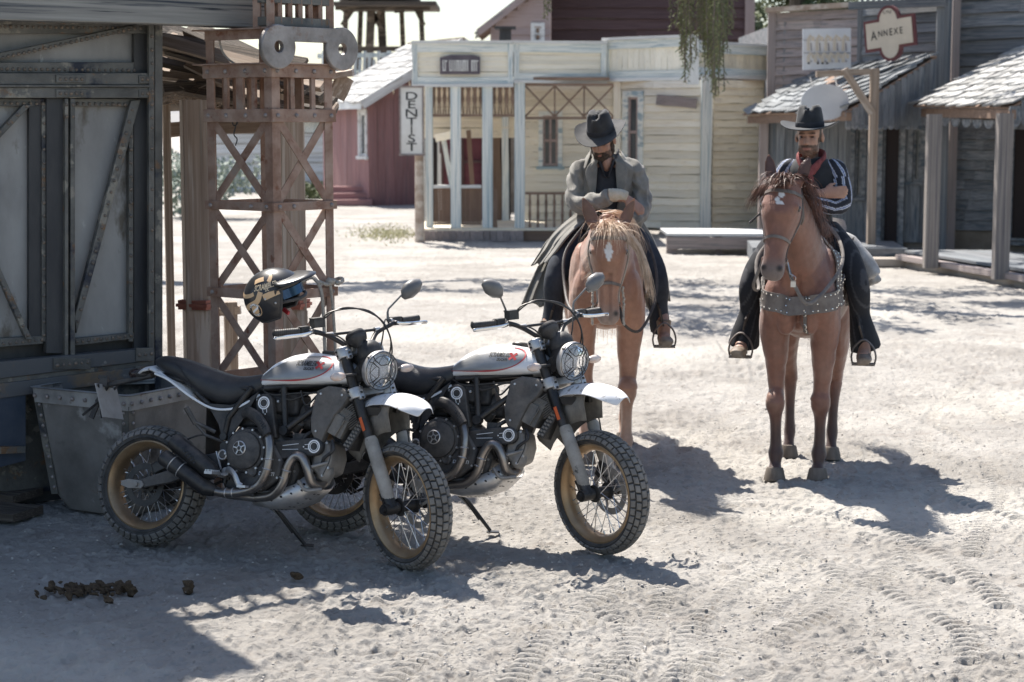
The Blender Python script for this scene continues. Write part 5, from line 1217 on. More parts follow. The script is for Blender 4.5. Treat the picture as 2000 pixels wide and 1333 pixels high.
TANK_TOP = [(0.574, .870), (0.6258, .935), (0.7063, 1.008), (0.7983, 1.05), (0.8903, 1.068), (0.9938, 1.066), (1.0857, 1.048), (1.1547, 1.022), (1.195, .99)]
TANK_BOT = [(0.574, .862), (0.6258, .866), (0.7063, .872), (0.7983, .880), (0.8903, .888), (0.9938, .896), (1.0857, .904), (1.1547, .912), (1.195, .92)]
TANK_W = [.030, .090, .118, .134, .142, .145, .134, .108, .070]
def _interp(tab, x):
    xs = [p[0] for p in TANK_TOP]
    return float(np.interp(x, xs, tab))
def tank_y(x, z):
    zt = _interp([p[1] for p in TANK_TOP], x); zb = _interp([p[1] for p in TANK_BOT], x); w_ = _interp(TANK_W, x)
    t = (z-zb)/max(zt-zb, 1e-3); t = min(max(t, 0), 1)
    return w_*max(0, (1-max(0, (t-.12)/.88)**2.6))**(1/2.1)*(1-.10*(1-min(t/.12, 1)))

def make_bike():
    root = empty('motorcycle', (0, 0, 0))
    def B(name, m, fn, par=root, **k):
        mb = MB(); fn(mb); return mb.build(name, m, par, **k)
    # ---- steering assembly frame: rotated about the steering axis
    ax0 = Vector((1.172, 0, 1.0)); axd = Vector((-math.sin(R_(24)), 0, math.cos(R_(24))))
    SM = Matrix.Translation(ax0) @ Matrix.Rotation(R_(-31), 4, axd) @ Matrix.Translation(-ax0)
    def S(name, m, fn, par=root, **k):
        mb = MB(); mb.M = SM.copy(); fn(mb); return mb.build(name, m, par, **k)
    def AX(z, y=0, f=0.0): return Vector((1.505-(z-.325)*.445+f, y, z))   # along the fork
    # ---- wheels
    make_wheel('front_wheel', root, Vector((1.505, 0, .325)), .327, .125, .248, 36, .062, SM)
    make_wheel('rear_wheel', root, Vector((0, 0, .318)), .322, .178, .224, 36, -.072, Matrix.Identity(4), True)
    # ---- fork
    for s in (-1, 1):
        y = s*.098
        S('fork_tube', k_blk, lambda m: m.tube([AX(.60, y), AX(1.07, y)], [.027, .027], 18))
        S('fork_slider', k_dusty, lambda m: m.tube([AX(.335, y), AX(.60, y)], .022, 16))
        S('fork_guard', k_guard, lambda m: m.tube([AX(.36, y, .004), AX(.40, y, .006), AX(.52, y, .006), AX(.655, y, .006), AX(.672, y, .006)], [.026, .033, .035, .034, .028], 18))
        def foot(m):
            m.tube([AX(.385, y), AX(.325, y, .006)], [.030, .030], 14); m.tube([(1.505, y-.045*(1 if s < 0 else -.2), .325), (1.505, y+.04, .325)], .030, 18)
            m.tube([(1.505, y-.06*(1 if s < 0 else -1), .325), (1.505, y, .325)], .019, 12)
            m.bar(AX(.40, y, -.03), AX(.33, y, -.02), .03, .03)
        S('fork_foot', k_blk, foot)
    S('front_axle', k_alu, lambda m: m.tube([(1.505, -.145, .325), (1.505, .145, .325)], .009, 10))
    def triple(z, m, bolts=True):
        for s in (-1, 1):
            m.lathe([(.028, -.028), (.041, -.028), (.043, -.022), (.043, .022), (.041, .028), (.028, .028)], AX(z, s*.098), axd, 22, closed=True)
            m.box(AX(z, s*.098, .040), (.02, .03, .05), Matrix.Rotation(-R_(24), 3, 'Y'))
        poly = [(-.11, -.035), (-.06, -.065), (.06, -.065), (.11, -.035), (.09, .03), (.03, .02), (-.03, .02), (-.09, .03)]
        m.prism([(q[0], q[1]) for q in poly], AX(z, 0, -.01), (0, 1, 0), axd.cross(Vector((0, 1, 0)))*-1, .038)
    S('lower_clamp', k_alu, lambda m: triple(.885, m), bevel=.003)
    S('upper_clamp', k_alu, lambda m: triple(1.085, m), bevel=.003)
    def clampbolts(m):
        for z in (.872, .898, 1.075, 1.095):
            for s in (-1, 1): m.tube([AX(z, s*.098, .035)+Vector((0, s*.0, 0)), AX(z, s*.098, .058)], .006, 8)
            for s in (-1, 1): m.tube([AX(z, s*.098, .0)+Vector((0, s*.03, 0)), AX(z, s*.098, .0)+Vector((0, s*.048, 0))], .006, 8)
    S('clamp_bolt', k_blk, clampbolts, kind='stuff')
    B('steering_head', k_blk, lambda m: m.tube([AX(.86, 0, -.03), AX(1.08, 0, -.03)], .034, 16))
    S('reflector', k_orange, lambda m: m.box(AX(.74, -.126, .012), (.018, .006, .07), Matrix.Rotation(-R_(24), 3, 'Y')))
    # ---- front fender (high)
    def fend(m, th=0.0, w0=.088, inset=0):
        C = Vector((1.505, 0, .325)); P = []
        for i in range(17):
            t = i/16; a = R_(144-t*80)
            rr = .50+.10*max(0, (.55-t))*1.0+.012*math.sin(t*3.1) ; wv = w0*(.62+.5*math.sin(min(t*1.25, 1)*math.pi*.5))*(1 if t < .86 else (1-(t-.86)/.14*.55))
            row = []
            for j in range(9):
                u = -1+2*j/8; dr = -.048*abs(u)**2.6-inset
                row.append(C+Vector((math.cos(a)*(rr+dr), u*wv, math.sin(a)*(rr+dr)+.055)))
            P.append(row)
        return P
    def fender(m):
        P = fend(m); m.grid(P); 
    f = S('front_fender', k_mud, fender, ang=60); md = f.modifiers.new('s', 'SOLIDIFY'); md.thickness = .004; md.offset = 0; sd_ = f.modifiers.new('d', 'SUBSURF'); sd_.levels = 1; sd_.render_levels = 1
    def muddy_edge(m):
        P = fend(m, inset=.001); m.grid([[q-Vector((0, 0, .001)) for q in (row[0:2] if k_ == 0 else row[-2:])] for k_ in (0,) for row in P[6:]])
    def skirt(m):           # dusty rear part of the fender between the fork legs
        C = Vector((1.505, 0, .325)); P = []
        for i in range(9):
            a = R_(150-i*7); P.append([C+Vector((math.cos(a)*r_, y_, math.sin(a)*r_+.02)) for r_, y_ in ((.36, -.055), (.45, -.062), (.485, -.05), (.50, 0), (.485, .05), (.45, .062), (.36, .055))])
        m.grid(P)
    f = S('fender_stay', k_dusty, skirt, ang=60); md = f.modifiers.new('s', 'SOLIDIFY'); md.thickness = .004
    for s in (-1, 1): S('fender_bracket', k_blk, lambda m: m.bar(AX(.80, s*.075, .02), AX(.80, s*.05, .11), .02, .04))
    # ---- headlight
    HC = AX(1.000, 0, .115); HD = Vector((.992, 0, -.12)).normalized()
    S('headlight_shell', k_blk, lambda m: m.lathe([(.0, -.105), (.05, -.100), (.078, -.075), (.089, -.03), (.090, .005)], HC, HD, 32))
    hr = S('headlight_ring', k_alu, lambda m: m.lathe([(.088, -.01), (.098, -.006), (.102, .008), (.101, .028), (.094, .034), (.088, .028)], HC, HD, 40, closed=True))
    S('reflector_bowl', k_refl, lambda m: m.lathe([(.0, -.055), (.03, -.05), (.06, -.028), (.088, .012)], HC, HD, 32))
    S('bulb_shroud', k_chrome, lambda m: (m.lathe([(.0, .008), (.014, .006), (.020, -.01), (.020, -.05)], HC, HD, 16), m.bar(HC+Vector((0, -.055, 0)), HC+Vector((0, .055, 0)), .006, .02)))
    S('headlight_lens', k_glass, lambda m: m.lathe([(.0, .046), (.03, .044), (.06, .037), (.085, .026), (.090, .022)], HC, HD, 32))
    def grille(m):
        u = Vector((0, 1, 0)); v = HD.cross(u).normalized()*-1
        if v.z < 0: v = -v
        def P(a, b): r_ = math.hypot(a, b); return HC+u*a+v*b+HD*(.058-.022*(r_/.09)**2)
        m.tube([P(math.cos(a)*.098, math.sin(a)*.098)-HD*.0 for a in np.linspace(0, 2*math.pi, 33)[:-1]], .0022, 5, closed=True)
        m.tube([P(math.cos(a)*.080, math.sin(a)*.080) for a in np.linspace(0, 2*math.pi, 33)[:-1]], .0018, 5, closed=True)
        for q in range(4):
            c, s_ = math.cos(q*math.pi/2), math.sin(q*math.pi/2); rt_ = lambda x, y: P(x*c-y*s_, x*s_+y*c)
            m.tube([rt_(x, y) for x, y in ((-.055, .080), (-.050, .060), (-.022, .034), (.022, .034), (.050, .060), (.055, .080))], .0024, 5)
            m.tube([rt_(x, y) for x, y in ((.034, .0), (.034, .022), (.064, .050), (.080, .055))], .0024, 5)
            m.tube([rt_(x, y) for x, y in ((.034, .0), (.034, -.022), (.064, -.050))], .0024, 5)
            m.tube([rt_(x, y) for x, y in ((-.030, .048), (0, .080), (.030, .048))], .0016, 5)
        for a in (.785, 2.356, 3.927, 5.498):
            m.tube([P(math.cos(a)*.098, math.sin(a)*.098), HC+u*math.cos(a)*.104+v*math.sin(a)*.104+HD*.01], .004, 6)
    S('headlight_grille', k_blk, grille)
    S('headlight_nacelle', k_blk2, lambda m: m.lathe([(.0, -.02), (.05, -.015), (.066, .03), (.060, .075), (.035, .10), (0, .105)], HC+Vector((-.055, 0, .045)), Vector((-.25, 0, 1)), 20))
    S('headlight_bracket', k_blk, lambda m: [m.bar(AX(.97, s*.085, .03), HC+Vector((-.03, s*.085, 0)), .012, .07) for s in (-1, 1)], kind='stuff')
    # ---- turn signals
    for s in (-1, 1):
        c = AX(.985, s*.185, .060)
        S('signal_stem', k_blk2, lambda m: m.tube([AX(.985, s*.10, .055), c], [.008, .010], 10))
        S('turn_signal', k_sig, lambda m: m.ball(c+Vector((.0, s*.028, 0)), (.022, .046, .022), 16, 12))
    # ---- handlebar
    bz = 1.205
    def bar(m):
        pts = spline([AX(1.12, -.02, .015), AX(1.12, -.07, .015), AX(1.17, -.14, .0), (1.112+.02, -.23, bz), (1.102, -.30, bz+.012), (1.075, -.45, bz+.012)], 6)
        m.tube(pts, .0125, 12); m.tube([Vector((p.x, -p.y, p.z)) for p in pts], .0125, 12); m.tube([AX(1.12, -.03, .015), AX(1.12, .03, .015)], .014, 12)
        m.tube([AX(1.185, -.17, .0), AX(1.185, .17, .0)], .0075, 10)
    S('handlebar', k_blk, bar)
    S('crossbar_clamp', k_alu, lambda m: [m.tube([AX(1.185, s*.13, 0), AX(1.185, s*.17, 0)], .013, 12) for s in (-1, 1)], kind='stuff')
    S('bar_clamp', k_alu, lambda m: [m.box(AX(1.118, s*.05, .012), (.05, .028, .05)) for s in (-1, 1)], kind='stuff', bevel=.003)
    for s in (-1, 1):
        def grip(m):
            pr = []
            for i in range(24): pr.append(((.0165 if i % 2 else .0185), i*.0052))
            m.lathe([(.012, -.006), (.021, -.005), (.021, .0)]+pr+[(.020, .125), (.012, .130)], (1.095, s*.325, bz+.012), Vector((-.027, s*.15, 0)), 14)
        S('grip', k_blk2, grip)
        def lever(m):
            m.tube(spline([(1.125, s*.255, bz+.008), (1.150, s*.275, bz+.002), (1.158, s*.33, bz-.004), (1.145, s*.40, bz-.006), (1.118, s*.465, bz-.010)], 5), [(.010, .007)]*21, 8); m.ball((1.116, s*.470, bz-.010), .0095, 8, 6)
        S('lever', k_chrome, lever)
        S('switch_housing', k_blk2, lambda m: (m.box((1.096, s*.285, bz+.012), (.038, .055, .045)), m.box((1.12, s*.262, bz+.004), (.05, .02, .022))), bevel=.004, kind='stuff')
        S('lever_clamp', k_alu, lambda m: m.tube([(1.10, s*.245, bz+.01), (1.10, s*.262, bz+.01)], .020, 12))
        def mirror(m, lens=False):
            pass
        st_ = [(1.10, s*.235, bz+.012), (1.098, s*.237, bz+.06), (1.110, s*.262, bz+.118), (1.125, s*(.300+(s > 0)*.03), bz+.158)]
        mr = S('mirror', k_mirror, lambda m: None if False else m.tube([st_[0], st_[1], (st_[1][0]+.002, s*.242, st_[1][2]+.018), st_[3]], [.008, .006, .0055, .005], 8))
        c = Vector((1.128, s*(.345+(s > 0)*.035), bz+.195-(s > 0)*.02)); rot = Euler((0, R_(-8), R_(0))).to_matrix()
        def mh(m):
            out = [(-.062, -.028), (-.045, -.044), (.0, -.048), (.045, -.030), (.066, .008), (.052, .034), (.010, .046), (-.040, .038), (-.064, .008)]
            rings = []
            for sc_, dx in ((1.0, -.012), (1.03, -.006), (1.0, .006), (.82, .020), (.5, .029), (.12, .032)):
                rings.append([c+Vector((dx, s*q[0]*sc_, q[1]*sc_+q[0]*.22*sc_)) for q in out])
            m.loft(rings)
        S('mirror_housing', k_mirror, mh, par=mr, ang=60)
        S('mirror_glass', k_chrome, lambda m: m.lathe([(0, 0), (.04, 0)], c+Vector((-.0135, 0, 0)), (-1, 0, 0), 16), par=mr)
    S('master_cylinder', k_blk2, lambda m: (m.box((1.115, -.215, bz+.045), (.045, .065, .045)), m.box((1.115, -.215, bz+.069), (.05, .07, .008))), bevel=.003)
    # ---- gauge, round, offset to the right
    gc = AX(1.165, -.045, .075); gd = Vector((-.62, -.05, .78)).normalized()
    S('gauge', k_blk2, lambda m: m.lathe([(.0, -.065), (.022, -.062), (.030, -.040), (.046, -.030), (.054, -.012), (.054, .012), (.050, .022), (.046, .022), (.046, .016), (0, .016)], gc, gd, 30))
    S('gauge_ring', k_blk, lambda m: m.lathe([(.0545, -.004), (.0565, -.003), (.0565, .006), (.0545, .007)], gc, gd, 30, closed=True))
    # ---- cables
    for q in ([(1.11, -.22, bz+.03), (1.16, -.15, bz+.10), (1.24, .02, bz+.09), (1.30, .10, bz-.05), (1.27, .08, .98), (1.24, .07, .85)],
              [(1.11, -.24, bz+.02), (1.18, -.10, bz+.115), (1.27, .06, bz+.05), (1.31, .10, bz-.10), (1.26, .09, .96)],
              [(1.11, .24, bz), (1.18, .16, bz+.03), (1.23, .10, bz-.06), (1.22, .06, 1.0)],
              [(1.36, .06, .80), (1.42, .085, .70), (1.44, .085, .55), (1.46, .08, .42)],
              [(1.11, -.23, bz-.01), (1.17, -.15, bz-.02), (1.20, -.09, bz-.08), (1.17, -.05, 1.02)]):
        S('cable', k_blk, lambda m: m.tube(spline(q, 7), .0042, 6))
    # ---- fuel tank
    def tank(m):
        rings = []
        for i in range(33):
            x = .574+(1.195-.574)*i/32; zt = _interp([p[1] for p in TANK_TOP], x); zb = _interp([p[1] for p in TANK_BOT], x); rg = []
            N = 14
            tv = [1-(1-j/N)**1.7 for j in range(N+1)]
            for t in tv: z = zb+(zt-zb)*t; rg.append((x, tank_y(x, z), z))
            for t in reversed(tv[:-1]): z = zb+(zt-zb)*t; rg.append((x, -tank_y(x, z), z))
            rings.append(rg)
        m.loft(rings)
    t_ = B('fuel_tank', k_white, tank, ang=70); ms = t_.modifiers.new('s', 'SMOOTH'); ms.factor = .5; ms.iterations = 3
    PO = [(0.6315, .905), (0.7408, .905), (0.8558, .910), (0.9535, .922), (1.0225, .948), (1.0628, .985), (1.0605, 1.018), (1.0225, 1.040), (0.9477, 1.045), (0.8558, 1.030), (0.7752, 1.000), (0.6948, .955), (0.643, .920)]
    PS = [(p.x, p.z) for p in spline([(a, 0, b) for a, b in PO]+[(PO[0][0], 0, PO[0][1])], 6)][:-1]
    cx = sum(p[0] for p in PS)/len(PS); cz = sum(p[1] for p in PS)/len(PS)
    for s in (-1, 1):
        def TP(x, z, o): return Vector((x, s*(tank_y(x, z)+o), z))
        def panel(m):
            n = len(PS); vs = [TP(cx, cz, .0035)]
            for f_ in (.25, .5, .72, .88, 1.0):
                vs += [TP(cx+(p[0]-cx)*f_, cz+(p[1]-cz)*f_, .0035 if f_ < .99 else .001) for p in PS]
            fs = []
            for k_ in range(n):
                a, b = (k_+1) % n, k_
                if s > 0: a, b = b, a
                fs.append((0, 1+a, 1+b))
                for r_ in range(4): fs.append((1+r_*n+a, 1+(r_+1)*n+a, 1+(r_+1)*n+b, 1+r_*n+b))
            m.add(vs, fs)
        pn = B('side_panel', k_silver, panel, ang=80)
        def stripe(m):
            seg = PS[0:46]; P = []
            for (x, z) in seg:
                d = Vector((x-cx, z-cz)).normalized() if True else 0
                P.append([TP(x+d.x*o, z+d.y*o, .0055) for o in (-.003, .0055)])
            m.grid(P)
        B('pin_stripe', k_red, stripe, par=pn)
        def decal(txt, x, z, size, m, **k_):
            vs, fs = text_polys(txt, size, **k_); mb = MB(); mb.add([TP(x-s*a*1.0 if s > 0 else x+a, z+b, .0062) for a, b in vs], [f_ if s < 0 else f_ for f_ in fs]); return mb.build('lettering', m, pn, smooth=False)
        decal('SCRAMBLER', .925, 1.000, .040, k_print, shear=.3, xs=.55, bold=.0004); decal('DUCATI', .945, .973, .021, k_print, shear=.3, xs=.75, bold=.0006)
        def cross(m):
            for a, b in (((.985, .977), (1.022, 1.013)), ((.985, 1.013), (1.022, .977))):
                d = Vector((b[0]-a[0], b[1]-a[1])).normalized()*.0065; nn = Vector((-d.y, d.x))
                q = [(a[0]+nn.x, a[1]+nn.y), (a[0]-nn.x, a[1]-nn.y), (b[0]-nn.x, b[1]-nn.y), (b[0]+nn.x, b[1]+nn.y)]
                m.add([TP(x, z, .0066+.0004*(a[1] > 1)) for x, z in q], [(0, 1, 2, 3)])
        B('red_cross', k_red, cross, par=pn, kind='stuff')
        B('tank_bolt', k_blk, lambda m: m.tube([(1.165, s*.080, .935), (1.165, s*.105, .935)], .009, 10))
    B('fuel_cap', k_blk, lambda m: m.lathe([(.045, -.02), (.045, .008), (.038, .014), (0, .014)], (.99, 0, 1.066), (0, 0, 1), 20))
    # ---- seat
    def seat(m):
        top = [(-.035, .985), (.02, 1.012), (.10, 1.010), (.20, .985), (.30, .958), (.42, .928), (.52, .920), (.60, .934), (.68, .952), (.715, .945)]
        bot = [(-.035, .965), (.02, .925), (.10, .895), (.20, .862), (.30, .79), (.42, .750), (.52, .755), (.60, .80), (.68, .850), (.715, .88)]
        wid = [.05, .105, .125, .130, .132, .135, .130, .118, .098, .07]
        rings = []
        for i in range(len(top)):
            (x, zt), (_, zb), wv = top[i], bot[i], wid[i]; rg = []
            for k_ in range(22):
                a = 2*math.pi*k_/22; cy = math.copysign(abs(math.cos(a))**.55, math.cos(a)); sz = math.copysign(abs(math.sin(a))**.75, math.sin(a))
                rg.append((x, cy*wv*(.93 if sz > .6 else 1), (zt+zb)/2+sz*(zt-zb)/2))
            rings.append(rg)
        m.loft(rings)
    o = B('seat', k_seat, seat, ang=80); sb_ = o.modifiers.new('s', 'SUBSURF'); sb_.levels = 1; sb_.render_levels = 1
    for s in (-1, 1):
        B('seat_trim', k_white, lambda m: m.tube(spline([(.02, s*.112, .905), (.12, s*.130, .874), (.26, s*.136, .797), (.40, s*.140, .742), (.52, s*.136, .745), (.60, s*.124, .785), (.66, s*.108, .828)], 6), [(.006, .003)]*37, 8, flat=(0, 0, 1)))
        B('side_cover', k_blk2, lambda m: m.prism([(.36, .765), (.50, .765), (.60, .800), (.66, .845), (.60, .72), (.52, .60), (.47, .585), (.44, .66)], (0, s*.118, 0), (1, 0, 0), (0, 0, 1), .012), bevel=.003)
        B('seat_seam', k_blk, lambda m: m.tube(spline([(.14, s*.125, .985), (.20, s*.134, .92), (.27, s*.137, .84)], 5), .002, 5))
    # ---- tail: white fender, tail light, plate arm
    def tail(m):
        P = []
        for i, (x, z, wv) in enumerate([(-.13, .918, .035), (-.09, .935, .060), (-.03, .945, .085), (.06, .915, .10), (.16, .87, .105), (.26, .80, .10)]):
            P.append([(x, u*wv, z-.022*abs(u)**2) for u in (-1, -.7, -.35, 0, .35, .7, 1)])
        m.grid(P)
    o = B('rear_fender', k_mud, tail, ang=80); md = o.modifiers.new('s', 'SOLIDIFY'); md.thickness = .012
    B('tail_light', k_smoke, lambda m: m.ball((-.165, 0, .905), (.045, .04, .030), 16, 10))
    B('tail_housing', k_blk2, lambda m: m.ball((-.12, 0, .905), (.06, .045, .026), 14, 8))
    def parm(m):
        m.tube([(-.06, -.02, .90), (-.20, -.02, .865), (-.33, -.01, .835), (-.40, 0, .74)], [(.014, .010)]*4, 8); m.tube([(-.06, .02, .90), (-.20, .02, .865), (-.33, .01, .835)], .009, 8)
        m.box((-.35, 0, .845), (.05, .07, .045)); m.box((-.37, 0, .875), (.06, .03, .02))
    B('plate_arm', k_blk2, parm, bevel=.002)
    pl = B('plate_holder', k_plate, lambda m: (m.prism([(-.10, .0), (.10, .0), (.10, -.19), (-.10, -.19)], (-.355, 0, .835), (0, 1, 0), Vector((-.36, 0, .93)).normalized(), .004)), smooth=False)
    B('plate_brace', k_blk2, lambda m: (m.bar((-.34, -.09, .835), (-.42, .09, .66), .008, .012), m.bar((-.34, .09, .835), (-.42, -.09, .66), .008, .012), m.bar((-.352, 0, .845), (-.425, 0, .65), .01, .03)))
    # ---- frame
    ft = [[(.62, -.125, .862), (.50, -.125, .70), (.485, -.12, .60)], [(.50, -.11, .61), (.52, -.11, .50), (.50, -.11, .36)], [(.68, -.10, .862), (1.10, -.07, .915)], [(.80, -.115, .875), (.83, -.115, .655)],
          [(.83, -.115, .655), (1.10, -.075, .88)], [(.60, -.11, .855), (.30, -.10, .86), (.05, -.08, .90)], [(.485, -.10, .66), (.28, -.10, .82)]]
    for q in ft:
        for s in (1, -1): B('frame_tube', k_blk, lambda m: m.tube([(a, b*s, c) for a, b, c in q], .0165, 12))
    for s in (1, -1): B('frame_boss', k_blk, lambda m: (m.tube([(.83, s*.10, .652), (.83, s*.142, .652)], .024, 16), m.tube([(.487, s*.10, .600), (.487, s*.146, .600)], .020, 14)), kind='stuff')
    B('airbox', k_blk2, lambda m: m.box((.72, 0, .79), (.30, .15, .12)), bevel=.02)
    B('battery_box', k_blk2, lambda m: m.box((.56, 0, .76), (.16, .16, .20)), bevel=.015)
    B('wiring', k_blk, lambda m: [m.tube(spline([(.66+r_*.12, -.10-.01*r_, .86), (.74+r_*.1, -.12, .83-.02*r_), (.90+.05*r_, -.11, .85), (1.05, -.09, .86+.01*r_)], 5), .005, 6) for r_ in range(4)], kind='stuff')
    # ---- engine
    B('crankcase', k_eng, lambda m: (m.prism([(.47, .40), (.50, .33), (.62, .29), (.80, .30), (.90, .36), (.92, .46), (.86, .58), (.74, .66), (.60, .66), (.50, .60), (.46, .50)], (0, 0, 0), (1, 0, 0), (0, 0, 1), .22)), bevel=.018)
    B('clutch_cover', k_eng, lambda m: (m.lathe([(.118, .10), (.118, .150), (.110, .166), (.098, .170), (.094, .182), (.070, .192), (0, .194)], (.635, 0, .535), (0, -1, 0), 40)))
    B('lower_cover', k_eng, lambda m: m.prism([(.52, .42), (.60, .345), (.74, .33), (.84, .40), (.85, .50), (.80, .57), (.74, .61), (.66, .60), (.60, .50)], (0, -.125, 0), (1, 0, 0), (0, 0, 1), .06), bevel=.016)
    def emblem(m, c=(.618, -.196, .545), r0=.038):
        c = Vector(c); m.lathe([(r0-.005, -.002), (r0, 0), (r0-.005, .003)], c, (0, -1, 0), 30, closed=True); m.lathe([(.010, .0), (.014, .002), (.010, .003)], c, (0, -1, 0), 18, closed=True)
        for i in range(5):
            a = i*2*math.pi/5+.5; m.bar(c+Vector((math.cos(a)*.012, -.001, math.sin(a)*.012)), c+Vector((math.cos(a)*(r0-.004), -.001, math.sin(a)*(r0-.004))), .004, .006, up=(-math.sin(a), 0, math.cos(a)))
    B('clutch_emblem', k_alu, emblem, kind='stuff')
    def bolts(m):
        for i in range(12):
            a = i*math.pi/6+.2; m.tube([(.635+math.cos(a)*.113, -.155, .535+math.sin(a)*.113), (.635+math.cos(a)*.113, -.172, .535+math.sin(a)*.113)], .006, 7)
        for x, z in ((.54, .42), (.62, .355), (.74, .345), (.83, .41), (.835, .50), (.79, .565)): m.tube([(x, -.15, z), (x, -.160, z)], .006, 7)
    B('cover_bolt', k_alu, bolts, kind='stuff')
    B('pivot_cap', k_eng, lambda m: (m.lathe([(.030, .10), (.030, .15), (.022, .156), (0, .156)], (.50, 0, .505), (0, -1, 0), 20)))
    B('pivot_ring', k_alu, lambda m: m.lathe([(.019, .157), (.023, .159), (.027, .157)], (.50, 0, .505), (0, -1, 0), 24, closed=True))
    for p_ in ((.685, .435),): B('oil_cap', k_eng, lambda m: m.lathe([(.03, .15), (.03, .168), (.02, .172), (.012, .168), (0, .168)], (p_[0], 0, p_[1]), (0, -1, 0), 18))
    tv, tf = text_polys('DUCATI', .026, xs=.95, shear=.2, bold=.0006); m_ = MB(); m_.add([(.765+a, -.1565, .425+b) for a, b in tv], tf); m_.build('lettering', k_wprint, root, smooth=False)
    # forward (horizontal) cylinder with fins, belt cover, head
    d1 = Vector((.97, 0, .10)).normalized()
    def cyl(m, o_, d_, L, r_, n_):
        for i in range(n_): m.lathe([(0, i*L/n_), (r_, i*L/n_), (r_, (i+.45)*L/n_), (r_*.86, (i+.5)*L/n_), (r_*.86, (i+1)*L/n_), (0, (i+1)*L/n_)], o_, d_, 24)
    B('front_cylinder', k_eng, lambda m: cyl(m, Vector((.86, 0, .52)), d1, .15, .088, 9))
    B('front_head', k_engl, lambda m: (m.prism([(.985, .47), (1.00, .60), (1.04, .625), (1.085, .60), (1.10, .53), (1.085, .455), (1.04, .43)], (0, -.01, 0), (1, 0, 0), (0, 0, 1), .19), m.tube([(1.03, 0, .46), (1.03, -.05, .40)], .04, 14), m.ball((1.05, -.06, .46), (.05, .05, .05))), bevel=.015, kind='stuff')
    d2 = Vector((-.10, 0, 1)).normalized()
    B('rear_cylinder', k_eng, lambda m: cyl(m, Vector((.72, 0, .62)), d2, .12, .085, 8))
    B('rear_head', k_eng, lambda m: m.prism([(.62, .74), (.80, .74), (.79, .83), (.63, .83)], (0, 0, 0), (1, 0, 0), (0, 0, 1), .17), bevel=.015)
    def belt(m, a, b, r_, w2):
        a = Vector(a); b = Vector(b); d = (b-a).normalized(); nn = Vector((-d.z, 0, d.x)); out = []
        for t in np.linspace(-math.pi/2, math.pi/2, 10): out.append(b+d*math.cos(t)*r_+nn*math.sin(t)*r_)
        out += [a+nn*w2, a-nn*w2]
        m.prism([(p.x, p.z) for p in out], (0, a.y, 0), (1, 0, 0), (0, 0, 1), .04)
    B('belt_cover', k_blk2, lambda m: belt(m, (.80, -.125, .545), (1.018, -.125, .582), .046, .048), bevel=.008)
    B('belt_cover', k_blk2, lambda m: belt(m, (.745, -.125, .60), (.708, -.125, .785), .048, .055), bevel=.008)
    def ring(m, c, d):
        c = Vector(c); m.lathe([(.026, .0), (.030, .0015), (.034, 0)], c, (0, -1, 0), 28, closed=True); m.lathe([(.019, .0), (.021, .0015), (.023, 0)], c, (0, -1, 0), 24, closed=True)
        d = Vector(d).normalized(); q = Vector((-d.z, 0, d.x))
        for s_ in (-1, 1): m.tube([c+d*.032+q*s_*.012, c+d*.052+q*s_*.010], .0018, 5)
        m.ball(c+d*.058+Vector((0, -.001, 0)), .004, 8, 5)
    B('belt_emblem', k_wprint, lambda m: (ring(m, (1.018, -.1465, .582), (-1, 0, -.1)), m.tube([(.84, -.1465, .575), (.93, -.1465, .590)], .0018, 5), m.tube([(.84, -.1465, .555), (.93, -.1465, .562)], .0018, 5)), kind='stuff')
    B('belt_emblem', k_wprint, lambda m: ring(m, (.708, -.1465, .785), (.25, 0, -1)), kind='stuff')
    # exhaust
    def pipe(m, pts, r_): m.tube(spline(pts, 8), r_, 16)
    B('exhaust_pipe', k_exh, lambda m: pipe(m, [(.60, -.10, .72), (.66, -.15, .705), (.735, -.175, .665), (.785, -.195, .60), (.798, -.20, .52), (.785, -.195, .43), (.735, -.185, .358), (.64, -.18, .322), (.54, -.185, .312), (.46, -.195, .325)], .0235))
    B('exhaust_pipe', k_exh, lambda m: pipe(m, [(.70, -.12, .300), (.80, -.135, .320), (.862, -.15, .385), (.888, -.16, .47), (.925, -.165, .525), (.968, -.165, .520), (.998, -.155, .465), (1.012, -.13, .405), (1.035, -.08, .385), (1.045, -.03, .42)], .0235))
    def weld(m):
        for p_, d_ in (((.797, -.20, .50), (.0, 0, 1)), ((.79, -.197, .45), (.15, 0, 1)), ((.868, -.153, .41), (.25, 0, 1)), ((.882, -.158, .45), (.2, 0, 1)), ((.60, -.181, .317), (1, 0, .05)), ((.56, -.183, .313), (1, 0, .0)), ((1.0, -.15, .455), (-.3, .3, 1))):
            m.lathe([(.0237, -.004), (.0262, 0), (.0237, .004)], p_, d_, 16)
    B('pipe_band', k_alu, weld, kind='stuff')
    B('heat_shield', k_blk2, lambda m: m.tube(spline([(.595, -.135, .725), (.64, -.165, .730), (.70, -.188, .708), (.755, -.205, .660), (.785, -.215, .62)], 6), [(.030, .020)]*25, 10, flat=(0, 0, 1)))
    def holes(m):
        for i in range(3):
            for j in range(4): m.lathe([(0, .001), (.0045, 0)], Vector((.742+i*.012+j*.006, -.2285-.0*j, .690-j*.013-i*.006)), (.5, -1, .4), 8)
    B('shield_hole', k_print, holes, kind='stuff')
    B('muffler', k_blk, lambda m: (m.tube([(.50, -.185, .395), (.47, -.20, .415), (.255, -.225, .555), (.245, -.226, .562)], [.026, .046, .046, .040], 20)))
    B('muffler', k_blk, lambda m: (m.tube([(.50, -.19, .315), (.455, -.20, .325), (.215, -.25, .468), (.205, -.251, .474)], [.026, .043, .043, .037], 20)))
